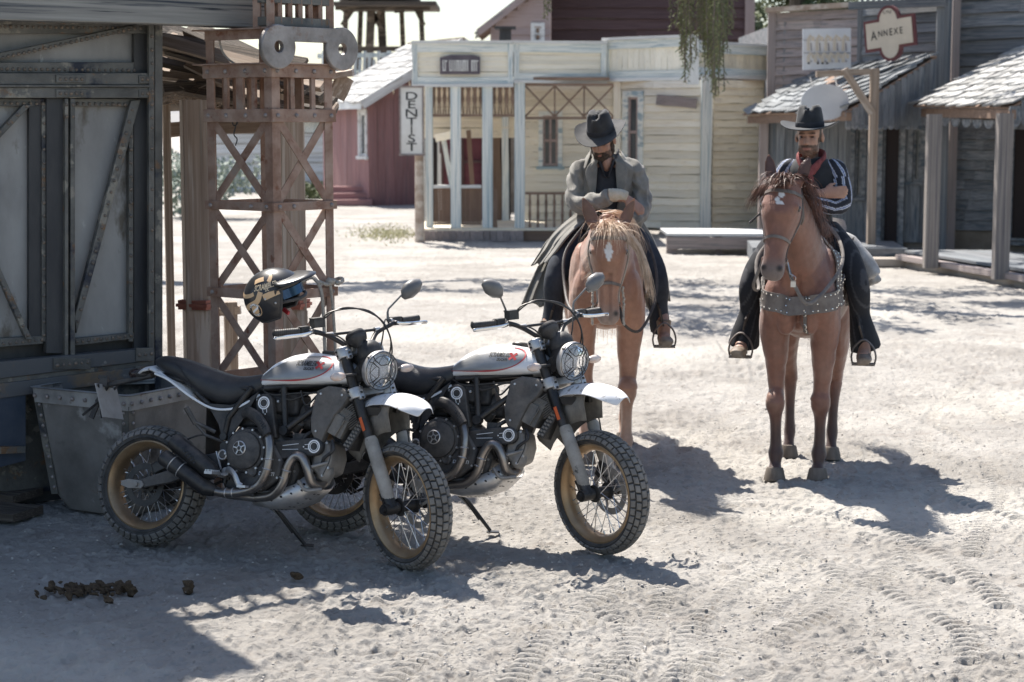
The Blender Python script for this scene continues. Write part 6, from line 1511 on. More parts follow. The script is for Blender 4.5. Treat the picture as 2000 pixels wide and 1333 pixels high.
    B('muffler_end', k_alu, lambda m: [m.lathe([(.020, .0), (.026, .004), (.030, 0)], c_, (-.83, -.1, .5), 20, closed=True) for c_ in ((.244, -.2265, .563), (.204, -.2515, .4755))], kind='stuff')
    B('muffler_strap', k_alu, lambda m: [m.lathe([(.0432, -.003), (.045, 0), (.0432, .003)], c_, (-.83, -.15, .5), 20) for c_ in ((.262, -.240, .440), (.31, -.230, .411))], kind='stuff')
    B('muffler_hole', k_print, lambda m: [m.lathe([(0, .001), (.006, 0)], Vector((.40-i*.018-j*.006, -.262-(j == 1)*.004, .452+i*.012+j*.016-.0)), (0, -1, .15), 8) for i in range(4) for j in range(3)], kind='stuff')
    B('link_pipe', k_exh, lambda m: pipe(m, [(.46, -.195, .325), (.44, -.17, .34), (.50, -.12, .31), (.70, -.12, .300)], .0235))
    # skid plate
    def skid(m):
        P = []
        for (x, z, wv) in ((.66, .262, .10), (.76, .250, .125), (.86, .262, .130), (.95, .30, .125), (1.03, .375, .105)):
            P.append([(x-.03, -wv*1.05, z+.085), (x, -wv, z+.03), (x, -wv*.7, z), (x, 0, z-.008), (x, wv*.7, z), (x, wv, z+.03), (x-.03, wv*1.05, z+.085)])
        m.grid(P)
    o = B('skid_plate', k_alu, skid, ang=50); md = o.modifiers.new('s', 'SOLIDIFY'); md.thickness = .004
    def skh(m):
        for i in range(6):
            for j in range(2):
                t = i/5; x = .70+.27*t+.012*j; zz = .262+.0*t+(.0 if t < .4 else (t-.4)*.10)+.028+j*.034; m.lathe([(0, .0045), (.0075, .004)], (x-.012, -.118-.012*math.sin(t*3)+.000*j, zz+.006), (0, -1, -.35), 9)
        for i in range(6):
            for j in range(2): t = i/5; m.lathe([(0, .0045), (.0075, .004)], (.80+.22*t, -.10+j*.045, .252+(max(0, t-.15))**1.25*.115), (.28*t, -.25, -1), 9)
    B('skid_hole', k_print, skh, kind='stuff')
    # airbox/battery cover below the tank in front, oil cooler
    for s in (-1, 1):
        B('front_cover', k_covr, lambda m: m.loft([[(x, s*(.098+o_), z) for x, z in [(1.085+(a-1.085)*q_, .77+(b-.77)*q_) for a, b in ((1.00, .865), (1.06, .893), (1.15, .888), (1.195, .855), (1.165, .80), (1.115, .745), (1.075, .66), (1.055, .605), (1.02, .602), (.985, .655), (.975, .72), (.985, .79))]] for o_, q_ in ((0, 1), (.028, 1), (.038, .95), (.043, .86), (.044, .5))]), ang=30)
        B('cover_bolt', k_alu, lambda m: [m.tube([(x, s*.13, z), (x, s*.148, z)], .006, 7) for x, z in ((1.03, .85), (1.15, .85), (1.02, .66))], kind='stuff')
    def reg(m):
        R24 = Matrix.Rotation(R_(24), 3, 'Y'); m.box((1.135, -.02, .715), (.085, .19, .15), R24); m.box((1.12, -.118, .70), (.05, .02, .11), R24)
        for i in range(10): m.box(Vector((1.175, -.03, .79))+Vector((.0045*i, 0, -.010*i)), (.06, .18, .0035), Matrix.Rotation(R_(-40), 3, 'Y'))
        for i in range(4): m.box((1.125+.012*i, -.122, .655+.02*i), (.006, .02, .03), R24)
    B('regulator', k_dusty, reg, bevel=.002, kind='stuff')
    B('hose', k_blk2, lambda m: (m.tube(spline([(1.10, -.11, .62), (1.12, -.13, .57), (1.07, -.12, .53), (1.05, -.10, .50)], 6), .009, 8), m.tube(spline([(.98, -.09, .66), (.95, -.12, .63), (.93, -.11, .58), (.96, -.10, .55)], 6), .011, 8), m.tube(spline([(1.10, -.118, .60), (1.105, -.13, .52), (1.07, -.125, .44)], 6), .003, 6)), kind='stuff')
    B('engine_bolt', k_alu, lambda m: [m.tube([(x, -.10, z), (x, -.112, z)], .007, 7) for x, z in ((1.01, .60), (1.07, .605), (1.09, .48), (1.0, .48), (1.06, .44), (.65, .80), (.77, .80), (.90, .45), (.86, .60))], kind='stuff')
    B('throttle_body', k_eng, lambda m: (m.tube([(.80, 0, .70), (.90, 0, .76)], .05, 16), m.tube([(.86, -.02, .70), (.95, -.04, .70)], .03, 12), m.tube([(.86, -.06, .66), (.90, -.09, .70)], .022, 12), m.box((.90, -.06, .62), (.06, .06, .05))), kind='stuff')
    B('oil_cooler', k_blk2, lambda m: m.box((1.215, 0, .66), (.045, .20, .17), Matrix.Rotation(R_(30), 3, 'Y')), bevel=.004)
    B('cooler_fin', k_dusty, lambda m: [m.box(Vector((1.215, -.105, .66))+Vector((math.sin(R_(30))*t, 0, math.cos(R_(30))*t))+Vector((.012*(k_-.5)*1.4, 0, -.004*(k_-.5))), (.014, .006, .010), Matrix.Rotation(R_(30), 3, 'Y')) for t in np.linspace(-.07, .07, 8) for k_ in (0, 1)], kind='stuff')
    B('belly_pipe', k_engl, lambda m: (m.tube(spline([(.93, -.10, .37), (.95, -.14, .40), (.99, -.14, .36), (1.06, -.10, .37)], 5), .010, 8), m.tube([(1.0, -.14, .475), (1.09, -.10, .51)], .008, 8)))
    # swingarm, chain side, shock, pegs
    for s in (-1, 1):
        B('swingarm', k_eng, lambda m: m.loft([[(x, s*y-hw, z-hh), (x, s*y+hw, z-hh), (x, s*y+hw, z+hh), (x, s*y-hw, z+hh)] for x, y, z, hw, hh in ((.50, .10, .49, .018, .040), (.38, .122, .455, .018, .042), (.20, .132, .375, .016, .036), (.03, .132, .325, .014, .026), (-.06, .132, .318, .012, .022))]), bevel=.006)
        B('axle_plate', k_engl, lambda m: (m.prism([(-.095, -.012), (-.05, -.024), (.03, -.020), (.045, 0), (.03, .020), (-.05, .024), (-.095, .012)], (0, s*.150, .318), (1, 0, 0), (0, 0, 1), .008), m.tube([(0, s*.14, .318), (0, s*.168, .318)], .014, 14)), bevel=.002)
        B('foot_peg', k_alu, lambda m: (m.tube([(.505, s*.12, .395), (.505, s*.20, .405)], .012, 8), m.box((.505, s*.245, .408), (.045, .09, .014)), [m.box((.487+.018*i, s*(.21+.018*j), .418), (.006, .008, .012)) for i in range(3) for j in range(5)]), kind='stuff', bevel=.0)
        B('rear_peg', k_eng, lambda m: (m.tube([(.42, s*.11, .62), (.32, s*.15, .66)], .011, 8), m.tube([(.32, s*.15, .655), (.275, s*.185, .735)], (.014), 8), m.tube([(.48, s*.11, .57), (.38, s*.14, .60), (.32, s*.15, .655)], .008, 8)))
        B('peg_bracket', k_blk, lambda m: (m.prism([(.46, .56), (.52, .60), (.56, .50), (.53, .38), (.48, .38)], (0, s*.115, 0), (1, 0, 0), (0, 0, 1), .014)))
    B('brake_pedal', k_alu, lambda m: (m.tube(spline([(.52, -.145, .425), (.56, -.175, .432), (.605, -.20, .41), (.635, -.205, .365), (.66, -.21, .352)], 5), [(.016, .006)]*21, 8, flat=(0, 0, 1)), m.box((.675, -.225, .352), (.05, .035, .012)), m.tube([(.525, -.12, .42), (.525, -.155, .42)], .022, 14)))
    B('brake_rod', k_alu, lambda m: m.tube([(.46, -.15, .52), (.50, -.155, .43)], .005, 6))
    B('rear_caliper', k_blk, lambda m: m.box((.09, -.085, .42), (.08, .04, .06), Matrix.Rotation(-.5, 3, 'Y')), bevel=.008)
    B('shock', k_blk, lambda m: (m.tube([(.44, .08, .50), (.34, .08, .80)], .018, 12), [m.lathe([(.030, 0), (.034, .005), (.030, .010)], Vector((.43-i*.012, .08, .53+i*.033)), (-.3, 0, .95), 14) for i in range(7)]), kind='stuff')
    B('rear_splash_guard', k_blk2, lambda m: m.grid([[(.33+.03*i/5, y_, .86-.36*i/5) for y_ in (-.09, -.04, 0, .04, .09)] for i in range(6)]))
    B('chain', k_blk, lambda m: (m.tube([(.52, .10, .49), (0.02, .105, .424)], .008, 6), m.tube([(.52, .10, .44), (0.02, .105, .214)], .008, 6)))
    B('brake_hose', k_blk, lambda m: m.tube(spline([(.45, -.12, .58), (.36, -.14, .60), (.25, -.16, .55), (.17, -.13, .48), (.10, -.10, .45)], 6), .005, 6))
    B('caliper', k_blk, lambda m: m.box((0, 0, 0), (.001, .001, .001))) if False else None
    S('front_caliper', k_blk, lambda m: m.box((1.44, .075, .43), (.05, .05, .09), Matrix.Rotation(.5, 3, 'Y')), bevel=.01)
    # side stand
    B('side_stand', k_blk, lambda m: (m.tube([(.66, .12, .255), (.70, .16, .22), (.80, .262, .075)], [.013, .012, .010], 10), m.prism([(-.03, -.02), (.04, -.012), (.03, .022), (-.025, .02)], (.81, .275, .070), (1, .1, 0), (-.1, .95, .26), .006), m.tube([(.67, .10, .27), (.75, .21, .13)], .006, 6)))
    B('stand_spring', k_alu, lambda m: m.tube([Vector((.665+.045*t+math.cos(t*75)*.007, .115+.06*t+math.sin(t*75)*.007, .25-.07*t)) for t in np.linspace(0, 1, 90)], .002, 4))
    return root
bike = make_bike()
index_kids()
def place(b, contact, th, k, lean=12.5):
    o = contact-Vector((math.cos(th), -math.sin(th), 0))*1.505*k
    b.matrix_basis = Matrix.Translation(o) @ Matrix.Rotation(-th, 4, 'Z') @ Matrix.Rotation(R_(-lean), 4, 'X') @ Matrix.Scale(k, 4)
bike2 = copy_tree(bike)
GB = 'white dusty motorcycles parked side by side'
place(bike, gnd(788, 1115), R_(22), .995); place(bike2, gnd(1168, 1085), R_(21), 1.0)
tag(bike, 'white motorcycle with a black helmet hung on its grip, nearest the shed', 'motorcycle', GB)
tag(bike2, 'white motorcycle with both mirrors showing, parked nearer the horses', 'motorcycle', GB)
# the right hand mirror of the first motorcycle is taken off, the helmet hangs there
ms = [c for c in COL.objects if c.parent == bike and c.name.startswith('mirror')]
for mname in ms:
    ys = [(v.co.y) for v in mname.data.vertices]
    if sum(ys)/len(ys) < 0:
        for ch in [c for c in COL.objects if c.parent == mname]: bpy.data.objects.remove(ch)
        bpy.data.objects.remove(mname)
# ------------------------------------------------------------------ helmet on the right grip of the first motorcycle
k_hel = mat('helmet_shell', (0.016, 0.016, 0.018), (0.022, 0.022, 0.024), scale=40, rough=0.38, coat=.35)
k_tan = mat('tan_decal', (0.62, 0.42, 0.24), rough=.5)
k_lining = mat('helmet_lining', (0.012, 0.012, 0.013), rough=.95)
k_visor = mat('goggle_lens', (0.03, 0.065, 0.13), rough=0.08, metal=.8)
k_cream = mat('cream_decal', (0.70, 0.55, 0.36), rough=.5)
HX = at(539, 582, 8.95)
hel = empty('helmet', tuple(HX), label='black open face helmet with tan stripes hanging on the handlebar grip', cat='helmet')
# helmet axes: nose direction to the right and slightly towards the viewer, crown up to the left
hn = Vector((.95, -.24, -.18)).normalized(); hu = Vector((.05, -.25, .96)); hu = (hu-hn*hu.dot(hn)).normalized()
tilt = Matrix.Rotation(R_(-22), 3, hn.cross(hu)); 
hn = Matrix.Rotation(R_(24), 3, hn.cross(hu)) @ hn; hs = hn.cross(hu).normalized(); hu = hs.cross(hn).normalized()
def HP(f, s, u): return HX+hn*f+hs*s+hu*u        # forward, right side (towards viewer), up
def shell_pt(th, ph, k=1.0):
    """th polar from the crown, ph azimuth from the nose direction, positive to the visible side"""
    f = math.sin(th)*math.cos(ph)*.160; s = math.sin(th)*math.sin(ph)*.130; u = math.cos(th)*.138
    if th > math.pi/2: f *= 1-.02*(th-math.pi/2); s *= 1+.10*(th-math.pi/2)
    return HP(f*k, s*k, u*k+.01)
def th_edge(ph):                       # lower/face edge of the shell
    a = abs(ph)
    if a < .85: return 1.02+.05*a
    if a < 1.22: return 1.06+(a-.85)/.37*1.22
    return 2.28+.10*math.sin((a-1.22)*1.2)
mb = MB(); to_local(hel, mb); NP_, NT_ = 64, 20
mb.grid([[shell_pt(th_edge(-math.pi+2*math.pi*i/NP_)*j/NT_+.0001, -math.pi+2*math.pi*i/NP_) for j in range(NT_+1)] for i in range(NP_+1)])
o = mb.build('shell', k_hel, hel, ang=80); 
mb = MB(); to_local(hel, mb); mb.grid([[shell_pt(th_edge(-math.pi+2*math.pi*i/NP_)*j/NT_+.0001, -math.pi+2*math.pi*i/NP_, .93) for j in range(NT_+1)] for i in range(NP_+1)]); mb.build('lining', k_lining, hel, ang=80)
mb = MB(); to_local(hel, mb); mb.tube([shell_pt(th_edge(a), a, .975) for a in np.linspace(-math.pi, math.pi, 90)[:-1]], .007, 8, closed=True); mb.build('edge_trim', k_blk2, hel)
def decal(name, poly, m, k=1.012, par=None):    # poly of (ph, th) in order, filled as fan with subdivision
    mb = MB(); to_local(par or hel, mb); n = len(poly); cxx = sum(p[0] for p in poly)/n; cyy = sum(p[1] for p in poly)/n
    pts = []
    for i in range(n):
        a, b = poly[i], poly[(i+1) % n]
        for t in (0, .25, .5, .75): pts.append((a[0]+(b[0]-a[0])*t, a[1]+(b[1]-a[1])*t))
    vs = [shell_pt(cyy, cxx, k)]; N = len(pts); fs = []
    for f_ in (.33, .66, 1): vs += [shell_pt(cyy+(p[1]-cyy)*f_, cxx+(p[0]-cxx)*f_, k) for p in pts]
    for i in range(N):
        j = (i+1) % N; fs.append((0, 1+i, 1+j))
        for r_ in range(2): fs.append((1+r_*N+i, 1+(r_+1)*N+i, 1+(r_+1)*N+j, 1+r_*N+j))
    mb.add(vs, fs); return mb.build(name, m, par or hel, ang=80)
def band(name, pts, wd, m, k=1.011):
    mb = MB(); to_local(hel, mb); P = []
    pts = [(p.x, p.y) for p in spline([(a, b, 0) for a, b in pts], 6)]
    for i, (a, b) in enumerate(pts):
        q = pts[min(i+1, len(pts)-1)]; p = pts[max(i-1, 0)]; d = Vector((q[0]-p[0], q[1]-p[1])).normalized(); nn = (-d.y, d.x)
        P.append([shell_pt(b+nn[1]*w_, a+nn[0]*w_, k) for w_ in (-wd, -wd/3, wd/3, wd)])
    mb.grid(P); return mb.build(name, m, hel, ang=80)
band('tan_stripe', [(1.95, .72), (1.75, .66), (1.45, .64)], .10, k_tan); band('tan_stripe', [(1.25, .82), (1.10, .66), (1.0, .50), (.9, .42)], .085, k_tan)
band('tan_stripe', [(1.0, 1.25), (1.25, 1.28), (1.55, 1.34)], .11, k_tan); band('tan_stripe', [(1.62, 1.12), (1.80, 1.42), (2.15, 1.55), (2.5, 1.70)], .095, k_tan)
band('tan_stripe', [(2.75, 1.15), (2.45, 1.22), (2.1, 1.20), (1.9, 1.15)], .07, k_tan)
def hel_text(txt, ph0, th0, size, m, **kk):
    vs, fs = text_polys(txt, size, **kk); mb = MB(); to_local(hel, mb); mb.add([shell_pt(th0-b/.125, ph0-a/.135, 1.014) for a, b in vs], fs); mb.build('lettering', m, hel, smooth=False)
hel_text('SCRAMBLER', 1.42, .97, .038, k_cream, xs=.62, shear=.3, bold=.001); hel_text('DUCATI', 1.25, 1.10, .018, k_cream, xs=.8, shear=.3, bold=.0006)
bc = (1.98, 1.72)
bd = decal('round_badge', [(bc[0]+.26*math.cos(a), bc[1]+.27*math.sin(a)) for a in np.linspace(0, 2*math.pi, 13)[:-1]], k_tan, 1.013)
decal('badge_ring', [(bc[0]+.235*math.cos(a), bc[1]+.245*math.sin(a)) for a in np.linspace(0, 2*math.pi, 13)[:-1]], k_print, 1.015, None)
decal('badge_centre', [(bc[0]+.155*math.cos(a), bc[1]+.16*math.sin(a)) for a in np.linspace(0, 2*math.pi, 13)[:-1]], k_tan, 1.017, None)
decal('badge_bar', [(bc[0]-.15, bc[1]-.12), (bc[0]-.15, bc[1]-.04), (bc[0]+.15, bc[1]+.12), (bc[0]+.15, bc[1]+.04)], k_wprint, 1.019, None)
for txt, r0, c0, sp in (('SCRAMBLER', .197, -math.pi/2, .24), ('DUCATI', .197, math.pi/2, -.26)):
    for i, ch in enumerate(txt):
        a = c0+(i-(len(txt)-1)/2)*-sp*(-1 if c0 < 0 else -1)
        vs, fs = text_polys(ch, .012, bold=.0005); mb = MB(); to_local(hel, mb); rr_ = a+math.pi/2 if c0 < 0 else a-math.pi/2
        def q_(x, y):
            X_ = x*math.cos(rr_)-y*-math.sin(rr_); Y_ = x*-math.sin(rr_)+y*math.cos(rr_)
            return shell_pt(bc[1]+r0*1.03*math.sin(a)-Y_/.125, bc[0]-r0*math.cos(a)-X_/.135, 1.019)
        mb.add([q_(x, y) for x, y in vs], fs); mb.build('lettering', k_wprint, hel, smooth=False)
# peak, goggles, bits
mb = MB(); to_local(hel, mb); P = []
for i in range(13):
    a = -1.15+2.3*i/12; P.append([HP(math.cos(a)*.15*r_+d_, math.sin(a)*.127*r_, u_) for r_, d_, u_ in ((.72, .0, .095), (.92, .01, .082), (1.02, .035, .080), (1.03, .075*math.cos(a)+.012, .070))])
mb.grid(P); o = mb.build('peak', k_hel, hel, ang=80); md = o.modifiers.new('s', 'SOLIDIFY'); md.thickness = .004
mb = MB(); to_local(hel, mb); P = []
for i in range(11):
    a = -.95+1.9*i/10; P.append([HP(math.cos(a)*.152, math.sin(a)*.118, u_) for u_ in (.048, .028, .004)])
mb.grid(P); mb.build('goggle_lens', k_visor, hel, ang=80)
mb = MB(); to_local(hel, mb); mb.tube([HP(math.cos(a)*.150, math.sin(a)*.120, u_) for a, u_ in [(x, .060) for x in np.linspace(-1.1, 1.1, 12)]+[(1.18, .03)]+[(x, -.010-.01*math.cos(x*2)) for x in np.linspace(1.1, -1.1, 12)]+[(-1.18, .03)]], .0085, 7, closed=True)
mb.build('goggle_frame', k_blk2, hel)
mb = MB(); to_local(hel, mb); P = [[shell_pt(1.12+dt, a, 1.02) for dt in (-.07, .07)] for a in np.linspace(.95, 1.3, 5)]; mb.grid(P); mb.build('goggle_strap', k_blk2, hel)
mb = MB(); to_local(hel, mb)
for ph, t_ in ((1.22, 1.62), (1.5, 1.40)): mb.ball(shell_pt(t_, ph, 1.01), .006, 8, 6)
mb.build('snap', k_alu, hel, kind='stuff')
mb = MB(); to_local(hel, mb); mb.bar(HP(.03, .02, -.06), HP(.060, .04, -.080), .012, .018); mb.build('strap_tab', k_red, hel)

# ================================================================== horses and riders
from mathutils.bvhtree import BVHTree
h_coat = mat('horse_coat', None, None, scale=30, rough=0.42, attr='Col', sheen=.25, bump=.25, bscale=130, rvar=.12)
h_eye = mat('horse_eye', (0.012, 0.008, 0.006), rough=0.08, coat=1)
h_hoof = mat('hoof_horn', (0.10, 0.08, 0.062), (0.20, 0.165, 0.135), scale=14, rough=.7, stretch=(1, 1, .3))
h_flax = mat('flaxen_hair', (0.50, 0.36, 0.25), (0.74, 0.58, 0.43), scale=20, rough=.55)
h_dkmane = mat('dark_mane', (0.035, 0.02, 0.016), (0.20, 0.09, 0.055), scale=16, rough=.5)
h_leather = mat('grey_leather', (0.12, 0.10, 0.09), (0.20, 0.175, 0.155), scale=12, rough=.7, bump=.2)
h_leadk = mat('dark_leather', (0.035, 0.028, 0.026), (0.075, 0.06, 0.05), scale=12, rough=.55, bump=.2)
h_stud = mat('silver_stud', (0.75, 0.73, 0.70), rough=.25, metal=1)
h_metal = mat('bit_steel', (0.55, 0.53, 0.50), rough=.35, metal=1)
h_blanket = mat('saddle_blanket', None, None, scale=60, rough=.95, attr='Col', bump=.5, bscale=120)
h_cream = mat('cream_felt', (0.46, 0.41, 0.35), (0.58, 0.53, 0.47), scale=30, rough=.95, bump=.3)
h_fringe = mat('wool_fringe', (0.36, 0.31, 0.26), (0.5, 0.45, 0.38), scale=30, rough=.95)
h_skin = mat('skin', None, None, scale=40, rough=.5, attr='Col', bump=.05)
h_coatc = mat('grey_duster_cloth', (0.17, 0.16, 0.14), (0.26, 0.245, 0.215), scale=9, rough=.9, bump=.25, bscale=160, sheen=.2)
h_shirt = mat('dark_shirt', (0.025, 0.025, 0.03), (0.05, 0.05, 0.055), scale=9, rough=.85)
h_vest = mat('black_vest', (0.012, 0.013, 0.015), (0.026, 0.027, 0.030), scale=12, rough=.85, sheen=.2)
h_stripe = mat('striped_shirt', None, None, scale=60, rough=.85, attr='Col')
h_scarf = mat('red_scarf', (0.16, 0.035, 0.035), (0.25, 0.07, 0.065), scale=26, rough=.85, bump=.3)
h_jean = mat('dark_trousers', (0.022, 0.026, 0.036), (0.045, 0.052, 0.066), scale=9, rough=.9, bump=.2)
h_pin = mat('pinstripe_trousers', None, None, scale=60, rough=.9, attr='Col')
h_boot = mat('tan_boot', (0.13, 0.09, 0.065), (0.28, 0.225, 0.17), scale=10, rough=.6, bump=.2)
h_felt = mat('black_felt', (0.014, 0.015, 0.016), (0.03, 0.031, 0.033), scale=14, rough=.8, sheen=.15)
h_felt2 = mat('worn_black_felt', (0.018, 0.018, 0.020), (0.045, 0.043, 0.041), scale=9, rough=.85, sheen=.15)
h_beard = mat('beard', (0.03, 0.02, 0.015), (0.08, 0.055, 0.04), scale=60, rough=.8, bump=.6, bscale=200)
h_bandage = mat('bandage', (0.50, 0.43, 0.32), (0.60, 0.53, 0.42), scale=30, rough=.9, bump=.5)
h_white = mat('white_wool_roll', (0.30, 0.29, 0.28), (0.44, 0.43, 0.42), scale=12, rough=.95, bump=.3)

def ribbon(mb, pts, nrm, w_, th):
    m = len(pts); rings = []
    for i in range(m):
        t = (pts[min(i+1, m-1)]-pts[max(i-1, 0)]).normalized(); n = (nrm[i]-t*nrm[i].dot(t)).normalized(); b = t.cross(n)
        rings.append([pts[i]+b*w_/2-n*th*.2, pts[i]+b*w_/2+n*th, pts[i]-b*w_/2+n*th, pts[i]-b*w_/2-n*th*.2])
    mb.loft(rings)
def strap(mb, bvh, pts, w_, th=.004, off=.003, per=6):
    P, N = [], []
    for q in spline(pts, per):
        co, no, _, _ = bvh.find_nearest(q); P.append(co+no*off); N.append(no)
    ribbon(mb, P, N, w_, th); return P, N
def hair(mb, root, d, L, r, width=.005, seg=5, grav=.9, wob=.25):
    p = Vector(root); d = Vector(d).normalized(); s = d.cross(Vector((r.uniform(-1, 1), r.uniform(-1, 1), r.uniform(-1, 1)))).normalized()
    rings = []; wv = Vector((r.gauss(0, wob), r.gauss(0, wob), 0))
    for i in range(seg+1):
        f = 1-.85*i/seg; t = d.cross(s).normalized(); rings.append([p+s*width*f*.5, p+t*width*f*.35, p-s*width*f*.5])
        p = p+d*(L/seg); d = (d+Vector((0, 0, -grav/seg*1.6))+wv/seg).normalized()
    mb.loft(rings, caps=False)
def el(mb, pts, n=18, flat=(0, 1, 0), per=4):
    """organic tube from (x,y,z,half width,half depth) stations"""
    P = spline([Vector(p[:3]) for p in pts], per); R = [tuple(v) for v in [(q.x, q.y) for q in spline([Vector((p[3], p[4], 0)) for p in pts], per)]]
    mb.tube(P, R, n, flat=flat)
def organic(name, mb, vox, m, parent, it=3, fac=.5, wr=0, wscale=9, seed=0, cols=None, stretch=(1, 1, 1)):
    me = remesh(mb, vox, it, fac)
    if wr:
        v = verts_np(me); n = normals_np(me); q = v*np.array(stretch)
        d = (1-np.abs(n3(q, wscale, seed)*2-1)*2.2)*wr + (n3(q, wscale*2.7, seed+3)-.5)*wr*.8
        d = d-d.mean(); set_verts(me, v+n*d[:, None])
    if cols is not None: paint(me, cols(verts_np(me), normals_np(me)))
    return mesh_obj(name, me, m, parent)

def make_horse(label, hd, neck, c_coat, c_leg, c_muz, star, seed, mirror_leg=0, hindx=-.47):
    H = empty('horse', (0, 0, 0), label=label, cat='horse', group='saddled horses facing the street')
    mb = MB()
    el(mb, [(-1.20, 0, 1.22, .08, .10), (-1.14, 0, 1.22, .20, .22), (-.98, 0, 1.23, .26, .29), (-.75, 0, 1.19, .275, .31), (-.45, 0, 1.16, .27, .315), (-.20, 0, 1.18, .24, .32), (.0, 0, 1.20, .21, .30), (.13, 0, 1.18, .18, .25), (.20, 0, 1.17, .11, .17)], 28)
    for s in (-1, 1):
        mb.ball((.10, s*.115, 1.12), (.13, .115, .19), 16, 12); mb.ball((.165, s*.075, 1.05), (.07, .070, .13), 14, 10); mb.ball((.0, s*.19, 1.10), (.12, .055, .16), 14, 10); mb.ball((-.05, s*.155, 1.20), (.17, .09, .24), 16, 12); mb.ball((.03, s*.17, .98), (.10, .075, .14), 14, 10)     # breast and shoulder
        mb.ball((-.98, s*.15, 1.12), (.22, .15, .26), 16, 12)
        k = 1 if s*mirror_leg <= 0 else 0
        fx = .0 if k else .05
        el(mb, [(.06, s*.150, 1.12, .09, .13), (.06, s*.155, .98, .095, .12), (.05, s*.152, .86, .085, .10), (.045, s*.146, .74, .070, .078), (.05, s*.142, .62, .054, .058), (.055, s*.140, .55, .050, .050), (.065+fx, s*.138, .51, .060, .056), (.068+fx, s*.137, .465, .060, .056), (.055+fx, s*.136, .42, .045, .046), (.045+fx, s*.135, .37, .037, .044), (.04+fx, s*.134, .29, .035, .042), (.04+fx, s*.132, .215, .038, .046), (.045+fx, s*.131, .17, .049, .052), (.055+fx, s*.131, .145, .045, .048), (.070+fx, s*.130, .10, .036, .040), (.088+fx, s*.130, .06, .052, .054)], 16)
        hx = hindx
        el(mb, [(hx-.22, s*.16, 1.10, .13, .24), (hx-.20, s*.165, .95, .115, .20), (hx-.22, s*.165, .80, .085, .13), (hx-.28, s*.16, .66, .062, .085), (hx-.33, s*.155, .56, .050, .068), (hx-.33, s*.150, .49, .046, .058), (hx-.30, s*.145, .38, .035, .042), (hx-.28, s*.142, .26, .033, .040), (hx-.27, s*.140, .17, .040, .046), (hx-.24, s*.140, .11, .034, .038), (hx-.22, s*.140, .055, .046, .050)], 16)
    el(mb, [(-.12, 0, 1.26, .20, .28)]+neck, 22)
    # head, in a frame: o poll, a towards the muzzle, b forehead normal
    o, a, b, L, kx = hd['o'], hd['a'].normalized(), hd['b'], hd['L'], 1.0
    b = (b-a*b.dot(a)).normalized(); s_ = a.cross(b).normalized()
    s_ = s_ if s_.dot(Vector((0, 1, 0))) > 0 else -s_
    HPt = lambda u, v, w_: o+a*(u*L)+s_*v+b*w_          # u along, v to the horse's left, w out of the forehead
    st = [(-.06, -.06, 0.067, .06), (.0, -.03, 0.099, .095), (.10, -.01, 0.112, .115), (.22, -.015, 0.123, .135), (.34, -.02, 0.114, .135), (.46, -.015, 0.094, .110), (.60, -.005, 0.074, .078), (.74, .0, 0.067, .064), (.86, -.002, 0.072, .062), (.95, -.012, 0.069, .055), (1.0, -.03, 0.047, .035)]
    P = [HPt(u, 0, w_) for u, w_, _, _ in st]; mb.tube(spline(P, 4), [(q.x, q.y) for q in spline([Vector((r1, r2, 0)) for _, _, r1, r2 in st], 4)], 22, flat=tuple(s_))
    for s in (-1, 1):
        mb.ball(HPt(.30, s*.055, -.07), (.06, .055, .085), 14, 10)                    # jaw
        mb.ball(HPt(.225, s*.088, .045), (.036, .028, .030), 10, 8)                   # brow over the eye
        mb.ball(HPt(.90, s*.046, .018), (.026, .026, .034), 10, 8)                    # nostril rim
        es = hd.get('es', 1.0); ea = HPt(-.02, s*.066*es, -.01); ed = (-a*.95+s_*s*.34*hd.get('ear', 1)+b*.12).normalized()
        q = [ea-ed*.02, ea+ed*.03*es, ea+ed*.075*es, ea+ed*.12*es, ea+ed*.155*es, ea+ed*.178*es]
        mb.tube(spline(q, 3), [(x.x, x.y) for x in spline([Vector(z+(0,)) for z in ((.026, .022), (.036, .020), (.041, .016), (.035, .014), (.021, .010), (.006, .005))], 3)], 12, flat=tuple(s_))
    mb.ball(HPt(.96, 0, -.05), (.03, .045, .03), 10, 8)
    eyes = [HPt(.235, s*.100, .035) for s in (-1, 1)]; nos = [HPt(.905, s*.050, .046) for s in (-1, 1)]
    def cols(v, n):
        cc = np.tile(np.array(c_coat), (len(v), 1)); nn = n3(v, 5, seed)[:, None]; cc = cc*(.66+.40*nn+.20*n3(v, 23, seed+2)[:, None]+.10*n3(v, 70, seed+4)[:, None]); dm = np.clip((n3(v, 8, seed+9)-.55)*3, 0, 1)[:, None]*.35; cc = cc*(1-dm)+np.array((.36, .29, .23))*dm*np.clip(1.1-v[:, 2], .12, 1)[:, None]+cc*dm*(1-np.clip(1.1-v[:, 2], .12, 1)[:, None])
        z = v[:, 2]; t = np.clip((.52-z)/.22, 0, 1)[:, None]*(v[:, 0] < .4)[:, None]; cc = cc*(1-t)+np.array(c_leg)*t
        rel = v-np.array(o); u = rel@np.array(a)/L; lat = rel@np.array(s_); ww = rel@np.array(b); hd_ = (np.abs(lat) < .16) & (u > -.5) & (u < 1.2) & (np.abs(ww) < .25)
        t = (np.clip((u-.78)/.14, 0, 1)*hd_)[:, None]; cc = cc*(1-t)+np.array(c_muz)*t
        for e in nos:
            d = np.linalg.norm((v-np.array(e)), axis=1); t = np.clip(1.6-d/.017, 0, 1)[:, None]; cc = cc*(1-t)+np.array((.015, .01, .01))*t
        d = np.abs(u-.975)*L+np.abs(ww+.0)*.25; 
